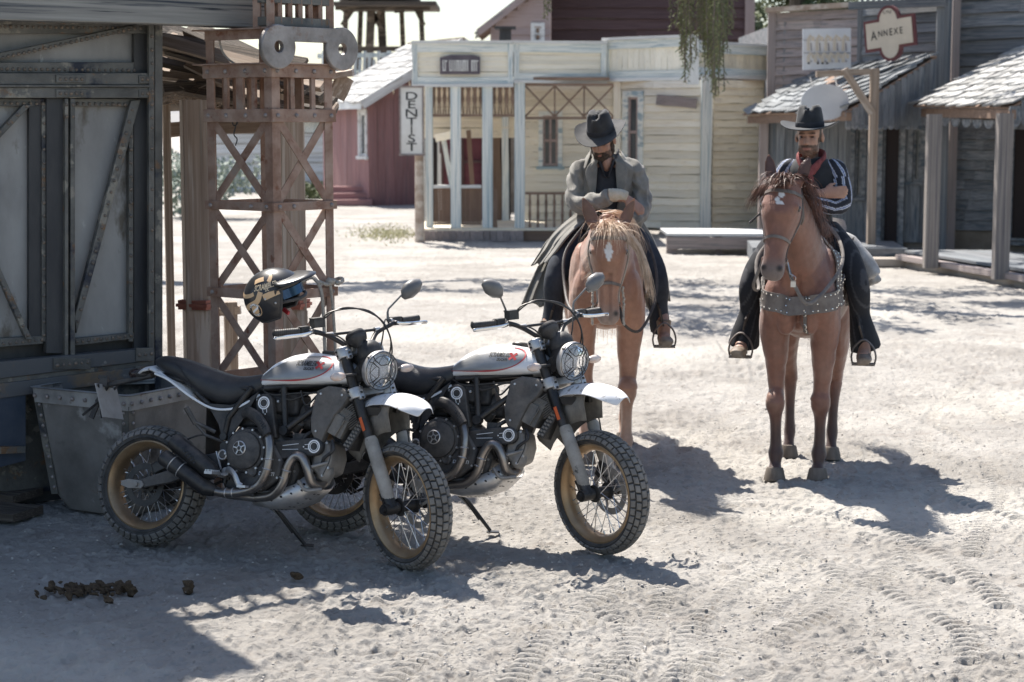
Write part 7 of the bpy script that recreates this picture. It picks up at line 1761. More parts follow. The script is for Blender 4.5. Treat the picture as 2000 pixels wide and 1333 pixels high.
        for e in eyes:
            d = np.linalg.norm((v-np.array(e)), axis=1); t = np.clip(1.5-d/.026, 0, 1)[:, None]*.75; cc = cc*(1-t)+np.array((.03, .018, .014))*t
        front = (n@np.array(b) > .2) & hd_ & (ww > 0)
        m_ = star(u, lat)+(n3(v, 60, 3)-.5)*.5 > .5
        cc[front & m_] = (.78, .76, .74)
        # inner ear
        ear = (u < -.09) & (n@np.array(b) > .35) & (np.abs(lat) > .04); cc[ear] = cc[ear]*.45+.01
        return np.clip(cc, 0, 1)
    me = remesh(mb, .0095, 2, .4); v = verts_np(me); n = normals_np(me)
    # ear cups, muscle relief and vein-like grooves
    rel = v-np.array(o); u = rel@np.array(a)/L; lat = rel@np.array(s_)
    cup = (u < -.10) & (n@np.array(b) > .2); v = v-np.array(b)*(cup*.010)[:, None]
    body = (v[:, 2] > .5); v = v+n*(((n3(v, 7, seed)-.5)*.020+(n3(v, 19, seed+1)-.5)*.008)*body)[:, None]
    g = np.exp(-(v[:, 1]/.018)**2)*np.clip((v[:, 0]-.05)/.1, 0, 1)*((v[:, 2] < 1.30) & (v[:, 2] > .88)); v[:, 0] -= g*.022
    set_verts(me, v); paint(me, cols(verts_np(me), normals_np(me)))
    body_o = mesh_obj('body', me, h_coat, H)
    bvh = BVHTree.FromPolygons([tuple(q) for q in verts_np(me)], [tuple(p.vertices) for p in me.polygons])
    for e, s in zip(eyes, (-1, 1)):
        m = MB(); co, no, _, _ = bvh.find_nearest(e); m.ball(co-no*.012, (.021, .021, .021), 14, 10); m.build('eye', h_eye, H)
    for x, y in ((.085, .130), (.085, -.130), (hindx-.22, .14), (hindx-.22, -.14)):
        if x > 0: x += .05 if (1 if y > 0 else -1)*mirror_leg > 0 else 0
        m = MB(); m.lathe([(.068, .0), (.066, .02), (.055, .070), (.050, .082), (.03, .086)], (x+.012, y, 0), (-.14, 0, 1), 22); m.build('hoof', h_hoof, H, ang=50)
    return H, bvh, HPt, a, b, s_, L

def stirrup(par, s, foot, m_):
    m = MB(); c = Vector(foot)
    pts = [c+Vector((.0, s*y, z)) for y, z in ((-.068, -.025), (-.075, .02), (-.060, .075), (-.025, .115), (.0, .125), (.025, .115), (.060, .075), (.075, .02), (.068, -.025))]
    m.tube(spline(pts, 4), [(.016, .006)]*33, 8, flat=(1, 0, 0)); m.bar(c+Vector((0, -.07, -.028)), c+Vector((0, .07, -.028)), .065, .014); return m.build('stirrup', m_, par)

def make_saddle(H, bvh, label, feet, kind):
    S = empty('saddle', (0, 0, 0), label=label, cat='saddle'); S['group'] = 'saddles on the two horses'; del S['group']
    m = MB()
    el(m, [(-.22, 0, 1.53, .16, .04), (-.30, 0, 1.53, .20, .05), (-.45, 0, 1.50, .21, .04), (-.60, 0, 1.53, .22, .045), (-.70, 0, 1.58, .20, .03)], 16); m.build('saddle_seat', h_leadk, S)
    m = MB(); m.tube([(-.22, 0, 1.52), (-.19, 0, 1.60), (-.18, 0, 1.63)], [.035, .022, .02], 12); m.ball((-.18, 0, 1.645), (.045, .045, .018), 14, 8); m.build('saddle_horn', h_leather, S)
    for s in (-1, 1):
        f = Vector(feet[0 if s < 0 else 1]); m = MB()
        P = [Vector((-.38, s*.20, 1.46)), Vector((-.34, s*.305, 1.28)), Vector((-.28, s*.32, 1.05)), Vector((f.x, f.y-s*.02, f.z+.16))]
        P = spline(P, 4); ribbon(m, P, [Vector((.15, s, .15))]*len(P), .13, .008); m.build('fender_strap', h_leadk, S)
        st = stirrup(S, s, f, h_leather)
    # blanket
    rows = []; cs = []
    nx, na = 26, 60
    for i in range(nx):
        x = -.20-.55*i/(nx-1); row = []
        for j in range(na):
            a = -1.92+3.84*j/(na-1); q = Vector((x+.02*math.sin(j*.9), math.sin(a)*.40, 1.17+math.cos(a)*.40)); co, no, _, _ = bvh.find_nearest(q)
            if co.z < 1.0 and False: co.z = q.z
            off = .020+.006*math.sin(j*.6+i*.4)+(.02 if abs(a) > 1.5 else 0)
            p = co+no*off; p.z = min(p.z, q.z+.05); row.append(p)
            if kind == 'stripe':
                t = abs(a); k = int(t*11)%6; c = [(.42, .12, .10), (.10, .16, .11), (.62, .30, .18), (.30, .26, .21), (.10, .18, .22), (.55, .25, .14)][k]
                if i < 2: c = (.45, .38, .30)
            else: c = (.55, .50, .44) if (i in (0, 1, 4)) else ((.06, .05, .05) if i in (2, 3) else (.38, .34, .30))
            cs.append(c)
        rows.append(row)
    m = MB(); m.grid(rows); o = m.build('saddle_blanket', h_blanket, S, ang=80); paint(o.data, np.array(cs)); md = o.modifiers.new('s', 'SOLIDIFY'); md.thickness = .012
    if kind == 'stripe':
        m = MB(); r = random.Random(4)
        for j in (0, na-1):
            for i in range(nx):
                for _ in range(9):
                    p = rows[i][j]+Vector((r.uniform(-.012, .012), 0, 0)); hair(m, p, (r.uniform(-.15, .25), (-.25 if j == 0 else .25)*r.random(), -1), r.uniform(.05, .10), r, .008, 3, .3, .2)
        m.build('fringe', h_fringe, S, kind='stuff')
    return S
def to_world(root, X, Y, yaw, k=1.0):
    root.matrix_basis = Matrix.Translation((X, Y, 0)) @ Matrix.Rotation(yaw, 4, 'Z') @ Matrix.Scale(k, 4)

def person(label, face_col, hair_c, headM, headC, arms, foot, seat=(-.44, 1.49), lean=0.0, vox=.0085, hands=None):
    """body in horse space; headM rotates the head about its centre headC"""
    Pn = empty('person', (0, 0, 0), label=label, cat='person', group='two mounted men in broad brimmed hats')
    mb = MB(); sx, sz = seat
    el(mb, [(sx, 0, sz-.02, .14, .11), (sx, 0, sz+.08, .14, .11), (sx-.01+lean*.3, 0, sz+.20, .12, .09), (sx+lean*.7, 0, sz+.34, .14, .10), (sx+lean, 0, sz+.43, .13, .085), (sx+lean, 0, sz+.49, .08, .06)], 18)
    el(mb, [(sx+lean, 0, sz+.44, .06, .06), (headC.x-.02, headC.y*.7, headC.z-.10, .052, .055), (headC.x-.02, headC.y, headC.z-.02, .05, .05)], 14)
    T = lambda x, y, z: headC+headM @ Vector((x, y, z))
    HB = MB()
    def hb(c, r, n=14, m=10): mb.ball(T(*c), r, n, m, headM)
    hb((-.012, 0, .035), (.098, .077, .095), 20, 14); hb((.022, 0, -.035), (.068, .062, .080), 18, 12); hb((.040, 0, -.085), (.038, .036, .032)); hb((.030, 0, .035), (.062, .064, .045))
    for s in (-1, 1): hb((.052, s*.030, -.012), (.030, .026, .024)); hb((.074, s*.028, .026), (.018, .026, .009)); hb((-.004, s*.080, -.002), (.018, .009, .030)); hb((.030, s*.045, -.065), (.035, .018, .030))
    hb((.090, 0, -.012), (.016, .010, .026)); hb((.098, 0, -.024), (.014, .014, .010)); hb((.078, 0, -.055), (.014, .026, .008)); hb((.076, 0, -.066), (.013, .022, .007))
    for i, (pts, rs) in enumerate(arms):
        P = spline([Vector(p) for p in pts], 5); R = [(q.x, q.x) for q in spline([Vector((r, 0, 0)) for r in rs], 5)]; mb.tube(P, R, 14)
    for s, f in zip((-1, 1), foot):
        f = Vector(f); el(mb, [(sx, s*.10, sz, .10, .10), (sx+.16, s*.25, sz-.13, .08, .085), (sx+.28, s*.335, sz-.30, .060, .060), (sx+.22, s*.35, sz-.48, .054, .056), (f.x-.07, f.y, f.z+.10, .040, .040), (f.x-.02, f.y, f.z+.04, .04, .035), (f.x+.06, f.y, f.z+.025, .038, .025)], 14, flat=(0, 1, 0))
    for hnd in (hands or []): hnd(mb)
    def cols(v, n):
        c = np.tile(np.array(face_col), (len(v), 1))*(.92+.16*n3(v, 30, 2)[:, None]); q = (v-np.array(headC))@np.array(headM.inverted().transposed())
        near = np.linalg.norm(q, axis=1) < .16
        def sp(p, r, col, k=1.0):
            nonlocal c
            d = np.linalg.norm((q-np.array(p))/np.array(r), axis=1); t = (np.clip(1.6-d, 0, 1)*near*k)[:, None]; c = c*(1-t)+np.array(col)*t
        for s in (-1, 1): sp((.072, s*.030, .012), (.02, .018, .009), (.12, .06, .045), .8); sp((.082, s*.030, .032), (.02, .022, .0055), hair_c, .9)
        sp((.090, 0, -.060), (.02, .026, .006), (.30, .12, .10), .9)
        # stubble and beard
        jaw = near & (q[:, 2] < -.036-.10*np.clip(-(q[:, 0]-.03), 0, .2)) & (q[:, 0] > -.02) & (v[:, 2] > headC.z-.15); lip = (np.abs(q[:, 2]+.058) < .008) & (np.abs(q[:, 1]) < .024)
        nz = n3(v, 90, 7); t = ((jaw & ~lip)*np.clip(.50+nz*.5, 0, .9))[:, None]; c = c*(1-t)+np.array(hair_c)*t
        must = near & (np.abs(q[:, 2]+.044) < .008) & (np.abs(q[:, 1]) < .034) & (q[:, 0] > .05); c[must] = c[must]*.3+np.array(hair_c)*.7
        side = near & (np.abs(q[:, 1]) > .055) & (q[:, 2] > -.05) & (q[:, 0] < .035) & (q[:, 0] > -.09) & (np.abs(q[:, 1]) < .082) & (q[:, 2] > -.03); side = side & ~((np.abs(q[:, 0]+.004) < .022) & (np.abs(q[:, 1]) > .074)); c[side] = hair_c
        back = near & (q[:, 0] < -.03) & (q[:, 2] > -.09); c[back] = hair_c
        return np.clip(c, 0, 1)
    o = organic('body', mb, vox, h_skin, Pn, it=1, fac=.4, cols=cols)
    m = MB()
    for s in (-1, 1): m = MB(); m.ball(T(.070, s*.030, .010), (.011, .013, .006), 10, 8, headM); m.build('eye', h_eye, Pn)
    return Pn, T
def hand_mb(mb, w_, d, n, curl, L=.085, s=1, thumb=1):
    """a relaxed hand: wrist w_, pointing along d, back of the hand towards n; five fingers of their own"""
    w_ = Vector(w_); d = Vector(d).normalized(); n = Vector(n); n = (n-d*n.dot(d)).normalized(); b = d.cross(n)*s
    mb.tube([w_-d*.02, w_+d*.02, w_+d*.055, w_+d*L], [(.027, .020), (.034, .017), (.041, .015), (.040, .013)], 14, flat=tuple(b))
    for i, (o_, ln) in enumerate(((-.030, .070), (-.010, .080), (.010, .075), (.029, .060))):
        p = w_+d*(L-.008)+b*o_; q = [p]; dd = (d+b*o_*2.5).normalized()
        for k_ in range(3): dd = (dd-n*curl*(.5+.35*k_)).normalized(); q.append(q[-1]+dd*ln*(.45, .32, .25)[k_])
        mb.tube(q, [.0105, .0098, .0088, .0065], 8)
    p = w_+d*.020-b*.028*thumb; q = [p, p+(d*.7-b*.7*thumb-n*.3).normalized()*.035, p+(d*.9-b*.45*thumb-n*.45).normalized()*.072]; mb.tube(q, [.014, .011, .008], 8)

def hat(par, T, HM, m_, name, brim, crown_h, droop=0.0, tilt=0.0):
    m = MB(); rings = []
    n = 48
    def pt(r, a, z): return T(math.cos(a)*r*1.12-.005, math.sin(a)*r*.94, z)
    prof = []
    for (r, z, kind) in ((.080, .062, 'in'), (.083, .058, 'b'), (brim*.75, .056, 'b'), (brim*.93, .062, 'b'), (brim, .068, 'b'), (brim*1.0, .072, 'b'), (brim*.93, .068, 'b'), (brim*.75, .064, 'b'), (.090, .066, 'b'), (.088, .070, 'c'), (.086, .10, 'c'), (.080, .10+crown_h*.45, 'c'), (.072, .10+crown_h*.8, 'c'), (.060, .10+crown_h, 'c'), (.045, .10+crown_h*1.02, 't'), (.025, .10+crown_h*.90, 't'), (.004, .10+crown_h*.82, 't')):
        rg = []
        for k_ in range(n):
            a = 2*math.pi*k_/n; rr, zz = r, z
            if kind == 'b' and r > .085:
                f = (r-.085)/(brim-.085); zz += f*f*(.030*abs(math.sin(a))**3-.010*max(0, math.cos(a))-droop*abs(math.cos(a)))
            if kind in 'ct' and z > .12:
                f = min(1, (z-.12)/max(crown_h-.02, .01)); front = math.exp(-((a if a < math.pi else a-2*math.pi)/.85)**2)
                pin = math.exp(-(((a if a < math.pi else a-2*math.pi)-.62)/.30)**2)+math.exp(-(((a if a < math.pi else a-2*math.pi)+.62)/.30)**2)
                rr = r*(1-.26*f*pin); zz += f*.004*front
                if abs(math.sin(a)) > .5: zz += f*.012
            if kind == 't' or z > .10+crown_h*.95: zz -= .040*(1-abs(math.sin(a)))**1.3*(.65 if r > .04 else 1)
            rg.append(pt(rr, a, zz))
        rings.append(rg)
    m.loft(rings, caps=False); o = m.build(name, m_, par, ang=70)
    m = MB(); m.loft([[pt(r, 2*math.pi*k_/n, z) for k_ in range(n)] for r, z in ((.0905, .070), (.0915, .072), (.0895, .094), (.0880, .095))], caps=False); m.build('hat_band', h_shirt, o)
    return o

# ------------------------------------------------------------------ bay horse on the right
def star2(u, lat):
    a = ((u-.135)/.030)**2+((lat-.008)/.020)**2 < 1; b = ((u-.190)/.030)**2+((lat+.012)/.012)**2 < 1; c = ((u-.225)/.018)**2+((lat-.006)/.024)**2 < 1
    return (a | b | c)*1.0
hdR = dict(o=Vector((.44, -.065, 1.83)), a=Vector((.34, -.09, -1.0)), b=Vector((1, -.05, .34)), L=.56, ear=.75, es=1.1)
HR, bR, HPR, aR, bRn, sR, LR = make_horse('bay horse with a small white star and a studded breast collar', hdR,
    [(.06, 0, 1.40, .150, .22), (.20, -.005, 1.56, .115, .175), (.33, -.04, 1.70, .092, .14), (.42, -.058, 1.80, .078, .10)], (.225, .10, .065), (.075, .04, .032), (.17, .13, .115), star2, 11, mirror_leg=-1)
# ------------------------------------------------------------------ chestnut horse on the left
def star1(u, lat):
    c = .235+.0*u; return ((np.abs(lat-.0) < .026*np.clip(1-np.abs(u-c)/.11, 0, 1)**.6) & (np.abs(u-c) < .11))*1.0
hdL = dict(o=Vector((.62, .0, 1.555)), a=Vector((.12, .0, -1.0)), b=Vector((1, 0, .10)), L=.565, ear=1.2, es=1.18)
HL, bL, HPL, aL, bLn, sL, LL_ = make_horse('light chestnut horse with flaxen forelock and white star, head lowered', hdL,
    [(.10, 0, 1.36, .165, .23), (.28, 0, 1.45, .135, .18), (.44, 0, 1.52, .110, .145), (.56, 0, 1.56, .085, .10)], (.37, .185, .115), (.47, .29, .205), (.30, .215, .175), star1, 17, mirror_leg=1)
# manes
r = random.Random(8); m = MB()
for i in range(210):                              # forelock
    u = r.uniform(-.06, .03); v = r.gauss(.006, .030); p = HPL(u, v, .09-.3*abs(v)); cl_ = round(v*60)/60; d = Vector((.75, .22+cl_*9+r.gauss(0, .12), .30+r.uniform(-.25, .35))); hair(m, p, d, r.uniform(.08, .27), r, .0040, 7, 1.6, .45)
for i in range(70):
    p = HPL(r.uniform(-.08, .0), r.gauss(0, .03), .06); hair(m, p, (.3, r.uniform(-.8, .8), .8), r.uniform(.05, .11), r, .005, 4, .8, .9)
for i in range(150):                              # mane falling to the horse's left side of the neck
    t = r.random(); p = Vector((.56-.50*t, r.gauss(0, .02), 1.66+.03*math.sin(t*3)-.06*t)); d = (.10, .9 if r.random() < .97 else -.9, .15); hair(m, p, d, r.uniform(.16, .42), r, .006, 7, 2.2, .35)
for i in range(120):
    p = HPL(r.uniform(0, .1), .095+r.uniform(-.01, .01), .0); hair(m, p, (.35, .35, -.2), r.uniform(.32, .50), r, .0085, 6, 1.8, .12)
for i in range(60):
    p = HPL(r.uniform(.15, .55), -.10+r.uniform(-.01, .02), -.02); hair(m, p, (.2, -.6, -.4), r.uniform(.03, .08), r, .005, 3, .5, .4)
m.build('mane', h_flax, HL, kind='stuff')
m = MB()
for i in range(260):
    p = HPR(r.uniform(-.07, .03), r.gauss(0, .03), .085); d = Vector((.5, -.45+r.gauss(0, .5), .55+r.uniform(-.2, .3))); hair(m, p, d, r.uniform(.09, .20), r, .006, 6, 1.7, .6)
for i in range(520):
    t = r.random(); p = Vector((.42-.42*t, -.03*(1-t)+r.gauss(0, .018), 1.90-.30*t)); sd_ = -1 if r.random() < .3*(1-t)+.12 else 1; hair(m, p, (.3, sd_*.9, .3), r.uniform(.16, .34), r, .008, 6, 2.2, .3)
for i in range(120):
    p = HPR(r.uniform(-.02, .10), -.085+r.uniform(-.01, .01), .0); hair(m, p, (.2, -.7, .2), r.uniform(.10, .22), r, .006, 5, 2.0, .35)
m.build('mane', h_dkmane, HR, kind='stuff')
for H_, mm, L0 in ((HL, h_flax, .8), (HR, h_dkmane, .9)):
    m = MB()
    for i in range(170): p = Vector((-1.22+r.uniform(-.02, .02), r.gauss(0, .02), 1.28+r.uniform(-.05, .03))); hair(m, p, (-.7, r.uniform(-.2, .3), -.1), L0*r.uniform(.7, 1.05), r, .011, 7, 2.4, .06)
    m.build('tail', mm, H_, kind='stuff')

# ------------------------------------------------------------------ bridles, collars
def bridle(HP_, bvh, m_, label, rein_side, buckle=True, throat=True):
    B = empty('bridle', (0, 0, 0), label=label, cat='bridle')
    S_ = lambda name, pts, w_, **k: (lambda m: (strap(m, bvh, pts, w_, **k), m.build(name, m_, B)))(MB())
    S_('browband', [HP_(.10, -.10, .0), HP_(.085, -.07, .09), HP_(.08, 0, .13), HP_(.085, .07, .09), HP_(.10, .10, .0)], .022)
    S_('noseband', [HP_(.60, -.09, -.06), HP_(.60, -.085, .0), HP_(.585, -.05, .07), HP_(.58, 0, .09), HP_(.585, .05, .07), HP_(.60, .085, .0), HP_(.60, .09, -.06)], .018)
    for s in (-1, 1):
        S_('cheek_strap', [HP_(-.03, s*.06, -.03), HP_(.10, s*.11, -.02), HP_(.35, s*.12, -.03), HP_(.60, s*.09, -.03), HP_(.80, s*.07, -.02)], .016)
        m = MB(); co, no, _, _ = bvh.find_nearest(HP_(.80, s*.07, -.025)); m.lathe([(.020, -.003), (.024, 0), (.020, .003), (.016, 0)], co+no*.008, no, 18, closed=True); m.build('bit_ring', h_metal, B)
    return B
def free_strap(name, pts, w_, m_, par, flat=(1, 0, 0), th=.003):
    m = MB(); P = spline([Vector(p) for p in pts], 7); m.tube(P, [(th, w_/2)]*len(P), 8, flat=flat); return m.build(name, m_, par)
BR = bridle(HPR, bR, h_leather, 'grey leather bridle with steel bit on the bay horse', 1)
free_strap('rein', [HPR(.82, .075, -.03), HPR(1.05, .14, -.06), HPR(1.18, .23, -.12), (.30, .26, 1.34), (.10, .235, 1.50), (-.15, .10, 1.62)], .022, h_leather, BR)
free_strap('rein', [HPR(.82, -.075, -.03), HPR(1.05, -.12, -.10), (.36, -.22, 1.22), (.18, -.25, 1.40), (-.15, -.10, 1.60)], .020, h_leather, BR)
m = MB(); c = HPR(1.02, .125, -.05)
m.box(c, (.012, .03, .034)); m.lathe([(.014, -.002), (.017, 0), (.014, .002)], c+Vector((.004, .0, .035)), (1, 0, 0), 14, closed=True); m.tube([HPR(.80, .078, -.02), HPR(.92, .10, -.03), c+Vector((0, 0, .05))], .005, 6); m.build('rein_buckle', h_metal, BR, kind='stuff')
for s in (-1, 1): free_strap('throat_strap', [HPR(.05, s*.10, -.03), HPR(.28, s*.125, -.07), HPR(.34, s*.10, -.13)], .014, h_leather, BR)
free_strap('strap_end', [HPR(.30, -.12, .0), HPR(.38, -.16, .0), HPR(.42, -.18, .0)], .012, h_leadk, BR)
BL = bridle(HPL, bL, h_leather, 'braided grey rope bridle on the chestnut horse', 1)
free_strap('rein', [HPL(.82, .07, -.03), HPL(1.02, .10, -.03), HPL(1.08, .20, -.12), (.36, .30, 1.10), (.18, .31, 1.30), (.0, .24, 1.48), (-.2, .08, 1.62)], .018, h_leadk, BL)
free_strap('rein', [HPL(.82, -.07, -.03), (.52, -.22, 1.05), (.30, -.27, 1.18), (.12, -.27, 1.38), (-.1, -.14, 1.56)], .018, h_leadk, BL)
m = MB()
for s in (-1, 1):
    for i in range(40):
        co, no, _, _ = bL.find_nearest(HPL(.10+.70*i/40, s*(.115-.04*i/40), -.02)); m.ball(co+no*.006, (.009, .007, .009), 7, 5)
    for i in range(14):
        p = HPL(.62+.03*i, s*(.088+.001*i), -.03); m.ball(p+Vector((r.uniform(-.006, .006), r.uniform(-.006, .006), 0)), (.011, .009, .012), 7, 5)
m.build('braided_cheek', h_fringe, BL, kind='stuff')
bc_ = empty('breast_collar', (0, 0, 0), label='wide grey leather breast collar with rows of silver studs on the bay horse', cat='collar')
cp = [(-.12, -.36, 1.22), (.05, -.33, 1.17), (.20, -.20, 1.13), (.28, 0, 1.115), (.20, .20, 1.13), (.05, .33, 1.17), (-.12, .36, 1.22)]
m = MB(); Pc, Nc = strap(m, bR, cp, .115, th=.007, off=.004, per=10); m.build('collar_band', h_leather, bc_)
m = MB()
for i in range(1, len(Pc)-1):
    n_ = Nc[i]; t_ = (Pc[i+1]-Pc[i-1]).normalized(); b_ = t_.cross(n_)
    for s in (-1, 1):
        if i % 2 == 0: m.lathe([(.0075, 0), (.005, .004), (0, .005)], Pc[i]+b_*s*.042+n_*.007, n_, 4)
    if i % 9 == 0: m.lathe([(.0075, 0), (.005, .004), (0, .005)], Pc[i]+n_*.007, n_, 4)
m.build('stud', h_stud, bc_, kind='stuff')
m = MB(); Pd, Nd = strap(m, bR, [(.30, .012, 1.07), (.30, .005, .98), (.26, .010, .90), (.22, .02, .84)], .022, th=.006); m.build('chest_strap', h_leather, bc_)
m = MB()
for k_ in (1, 8, 11):
    k_ = min(k_, len(Pd)-2); n_ = Nd[k_]; m.lathe([(.013, -.002), (.018, 0), (.013, .003)], Pd[k_]+n_*.009, n_, 14, closed=True)
m.build('ring', h_metal, bc_, kind='stuff')
for s in (-1, 1):
    m = MB(); P_, N_ = strap(m, bR, [(.10, s*.30, 1.20), (.05, s*.27, 1.32), (-.05, s*.20, 1.45)], .075 if s > 0 else .05, th=.006, off=.006); m.build('shoulder_strap', h_leather, bc_)
    m = MB()
    for i in range(1, len(P_)-1, 1): b_ = (P_[i+1]-P_[i-1]).normalized().cross(N_[i]); [m.lathe([(.0065, 0), (.004, .004), (0, .005)], P_[i]+b_*q*.025+N_[i]*.007, N_[i], 4) for q in (-1, 1)]
    m.build('stud', h_stud, bc_, kind='stuff')

# ------------------------------------------------------------------ saddles
feetR = [(-.08, -.385, .77), (-.06, .385, .75)]; feetL = [(-.08, -.385, .78), (-.04, .38, .79)]
SR = make_saddle(HR, bR, 'dark western saddle with cream edged blanket on the bay horse', feetR, 'plain')
SL = make_saddle(HL, bL, 'saddle over a striped fringed blanket on the chestnut horse', feetL, 'stripe')
rl = empty('bedroll', (0, 0, 0), label='rolled pale wool blanket tied behind the saddle of the bay horse', cat='bedroll')
m = MB()
for dx, dz_, rr in ((0, -.05, .050), (-.10, -.10, .045)):
    m.tube(spline([(-.74+dx, -.26, 1.47+dz_), (-.74+dx, -.15, 1.53+dz_), (-.74+dx, 0, 1.56+dz_), (-.72+dx, .20, 1.51+dz_), (-.68+dx, .34, 1.37+dz_), (-.66+dx, .40, 1.27+dz_)], 5), [rr]*26, 16)
organic('roll', m, .012, h_white, rl, it=2, wr=.010, wscale=9); m = MB()
for y, z in ((.24, 1.425), (-.18, 1.465)): m.lathe([(.056, -.012), (.060, 0), (.056, .012)], (-.715, y, z), (0, .9, -.4 if y > 0 else .4), 18)
m.build('tie', h_leadk, rl)

# ------------------------------------------------------------------ right rider
HMr = Matrix.Scale(1.07, 3) @ Matrix.Rotation(R_(-6), 3, 'Z') @ Matrix.Rotation(R_(4), 3, 'Y'); hc = Vector((-.41, -.01, 2.12))
armsR = [([(-.45, -.145, 1.925), (-.43, -.185, 1.86), (-.40, -.205, 1.72), (-.33, -.14, 1.70), (-.27, .02, 1.765), (-.27, .10, 1.775)], [.042, .044, .042, .041, .032, .026]),
         ([(-.45, .145, 1.925), (-.43, .185, 1.86), (-.40, .210, 1.72), (-.32, .15, 1.69), (-.25, .02, 1.73), (-.26, -.08, 1.76)], [.042, .044, .042, .041, .032, .026])]
PR, TR_ = person('man in black hat, black waistcoat and red scarf with folded arms on the bay horse', (.42, .245, .175), (.045, .028, .02), HMr, hc, armsR, feetR,
                 hands=[lambda mb: hand_mb(mb, (-.27, .10, 1.775), (-.1, 1, .05), (1, .1, 0), .25, s=1), lambda mb: hand_mb(mb, (-.26, -.08, 1.76), (-.1, -1, .15), (1, -.1, 0), .25, s=-1)])
hat(PR, TR_, HMr, h_felt, 'hat', .182, .082)
vest = MB()
el(vest, [(-.44, 0, 1.50, .155, .12), (-.45, 0, 1.62, .140, .113), (-.44, 0, 1.74, .155, .122), (-.44, 0, 1.86, .165, .12), (-.45, 0, 1.94, .150, .095), (-.45, 0, 1.995, .085, .070)], 22)
organic('waistcoat', vest, .012, h_vest, PR, it=4, wr=.006, wscale=8, seed=4)
def stripecol(axis_pts, base, c1, c2, k, w_=.22, w2=None):
    A = [np.array(p) for p in axis_pts]
    def f(v, n):
        best = np.full(len(v), 9.); ang = np.zeros(len(v))
        for p, q in zip(A, A[1:]):
            d = q-p; L2 = d@d; t = np.clip((v-p)@d/L2, 0, 1); c = p+t[:, None]*d; e = v-c; ds = np.linalg.norm(e, axis=1)
            dn = d/np.sqrt(L2); u = np.cross(dn, np.array((0.3, .2, 1.))); u /= np.linalg.norm(u); w = np.cross(dn, u); a = np.arctan2(e@w, e@u)
            m_ = ds < best; best[m_] = ds[m_]; ang[m_] = a[m_]
        ph = (ang/(2*np.pi)*k) % 1.0; c = np.tile(np.array(base), (len(v), 1)); c[(np.abs(ph-.5) < w_/2)] = c1; c[(np.abs(ph-.5) < w_/6)] = c2
        return c
    return f
for pts, rs in armsR:
    m = MB(); P = spline([Vector((-.44, pts[0][1]*.4, 1.90))]+[Vector(p) for p in pts[:5]], 5); m.tube(P, [q.x for q in spline([Vector((r_, 0, 0)) for r_ in (.05, .062, .062, .058, .054, .046)], 5)], 16)
    organic('sleeve', m, .006, h_stripe, PR, it=2, wr=.005, wscale=11, seed=6, cols=stripecol(pts[:5], (.022, .024, .034), (.52, .55, .62), (.12, .16, .32), 7, .34))
sc = MB()
sc.tube(spline([(-.47, -.03, 2.035), (-.48, -.070, 2.015), (-.42, -.082, 1.985), (-.345, -.045, 1.94), (-.318, 0, 1.905), (-.345, .045, 1.94), (-.42, .082, 1.985), (-.48, .070, 2.015), (-.51, 0, 2.035)], 5), [(.032, .012)]*41, 10, flat=(0, 0, 1))
sc.ball((-.312, .0, 1.91), (.018, .021, .022)); sc.tube(spline([(-.305, .0, 1.90), (-.300, -.02, 1.84), (-.305, -.035, 1.76), (-.31, -.04, 1.72)], 4), [(.013, .026)]*13, 8, flat=(1, 0, 0)); sc.tube(spline([(-.305, .0, 1.90), (-.298, .015, 1.84), (-.30, .0, 1.77)], 4), [(.014, .024)]*9, 8, flat=(1, 0, 0))
organic('scarf', sc, .008, h_scarf, PR, it=2, wr=.004, wscale=22, seed=9)
def trousers(name, m_, par, feet, cols, flare, hem, wr=.007):
    tr = MB(); el(tr, [(-.44, 0, 1.55, .165, .125), (-.44, 0, 1.46, .17, .13)], 18)
    for s, f in zip((-1, 1), feet):
        f = Vector(f); el(tr, [(-.44, s*.10, 1.49, .115, .12), (-.28, s*.245, 1.37, .092, .110), (-.15, s*.335, 1.19, .074, .090), (-.20, s*.345, 1.03, .064, .085), (-.21, s*(.35+flare*.5), .90, .062+flare*.7, .085+flare), (-.22, s*(.355+flare*.9), hem, .064+flare, .095+flare*1.3)], 18)
    return organic(name, tr, .011, m_, par, it=3, wr=wr, wscale=7, seed=12, cols=cols, stretch=(1, 1, .6))
def pinstripe(v, n):
    c = np.tile(np.array((.018, .019, .023)), (len(v), 1)); q = v[:, 0]*.6+v[:, 2]*.35+np.abs(v[:, 1])*.9; c[(q*17) % 1 < .22] = (.055, .055, .06); return c
trousers('trousers', h_pin, PR, feetR, pinstripe, .035, .80)
def boots(par, feet, hi=.07):
    for s, f in zip((-1, 1), feet):
        f = Vector(f); m = MB(); el(m, [(f.x-.10, f.y, f.z+hi+.06, .055, .055), (f.x-.09, f.y, f.z+.10, .048, .05), (f.x-.07, f.y, f.z+.035, .042, .045), (f.x+.0, f.y, f.z+.022, .046, .036), (f.x+.08, f.y+s*.01, f.z+.012, .048, .030), (f.x+.13, f.y+s*.012, f.z+.008, .035, .020)], 16)
        m.box((f.x-.10, f.y, f.z-.012), (.06, .06, .03)); m.box((f.x+.03, f.y, f.z-.014), (.20, .075, .010)); organic('boot', m, .008, h_boot, par, it=2, wr=.002, wscale=18)
boots(PR, feetR)
# revolver grip and belt on the right hip
m = MB(); m.tube([(-.40, -.19, 1.50), (-.34, -.24, 1.44), (-.30, -.255, 1.40)], [(.022, .012)]*3, 8); m.box((-.28, -.25, 1.385), (.05, .02, .06)); m.build('holster', h_leadk, PR)

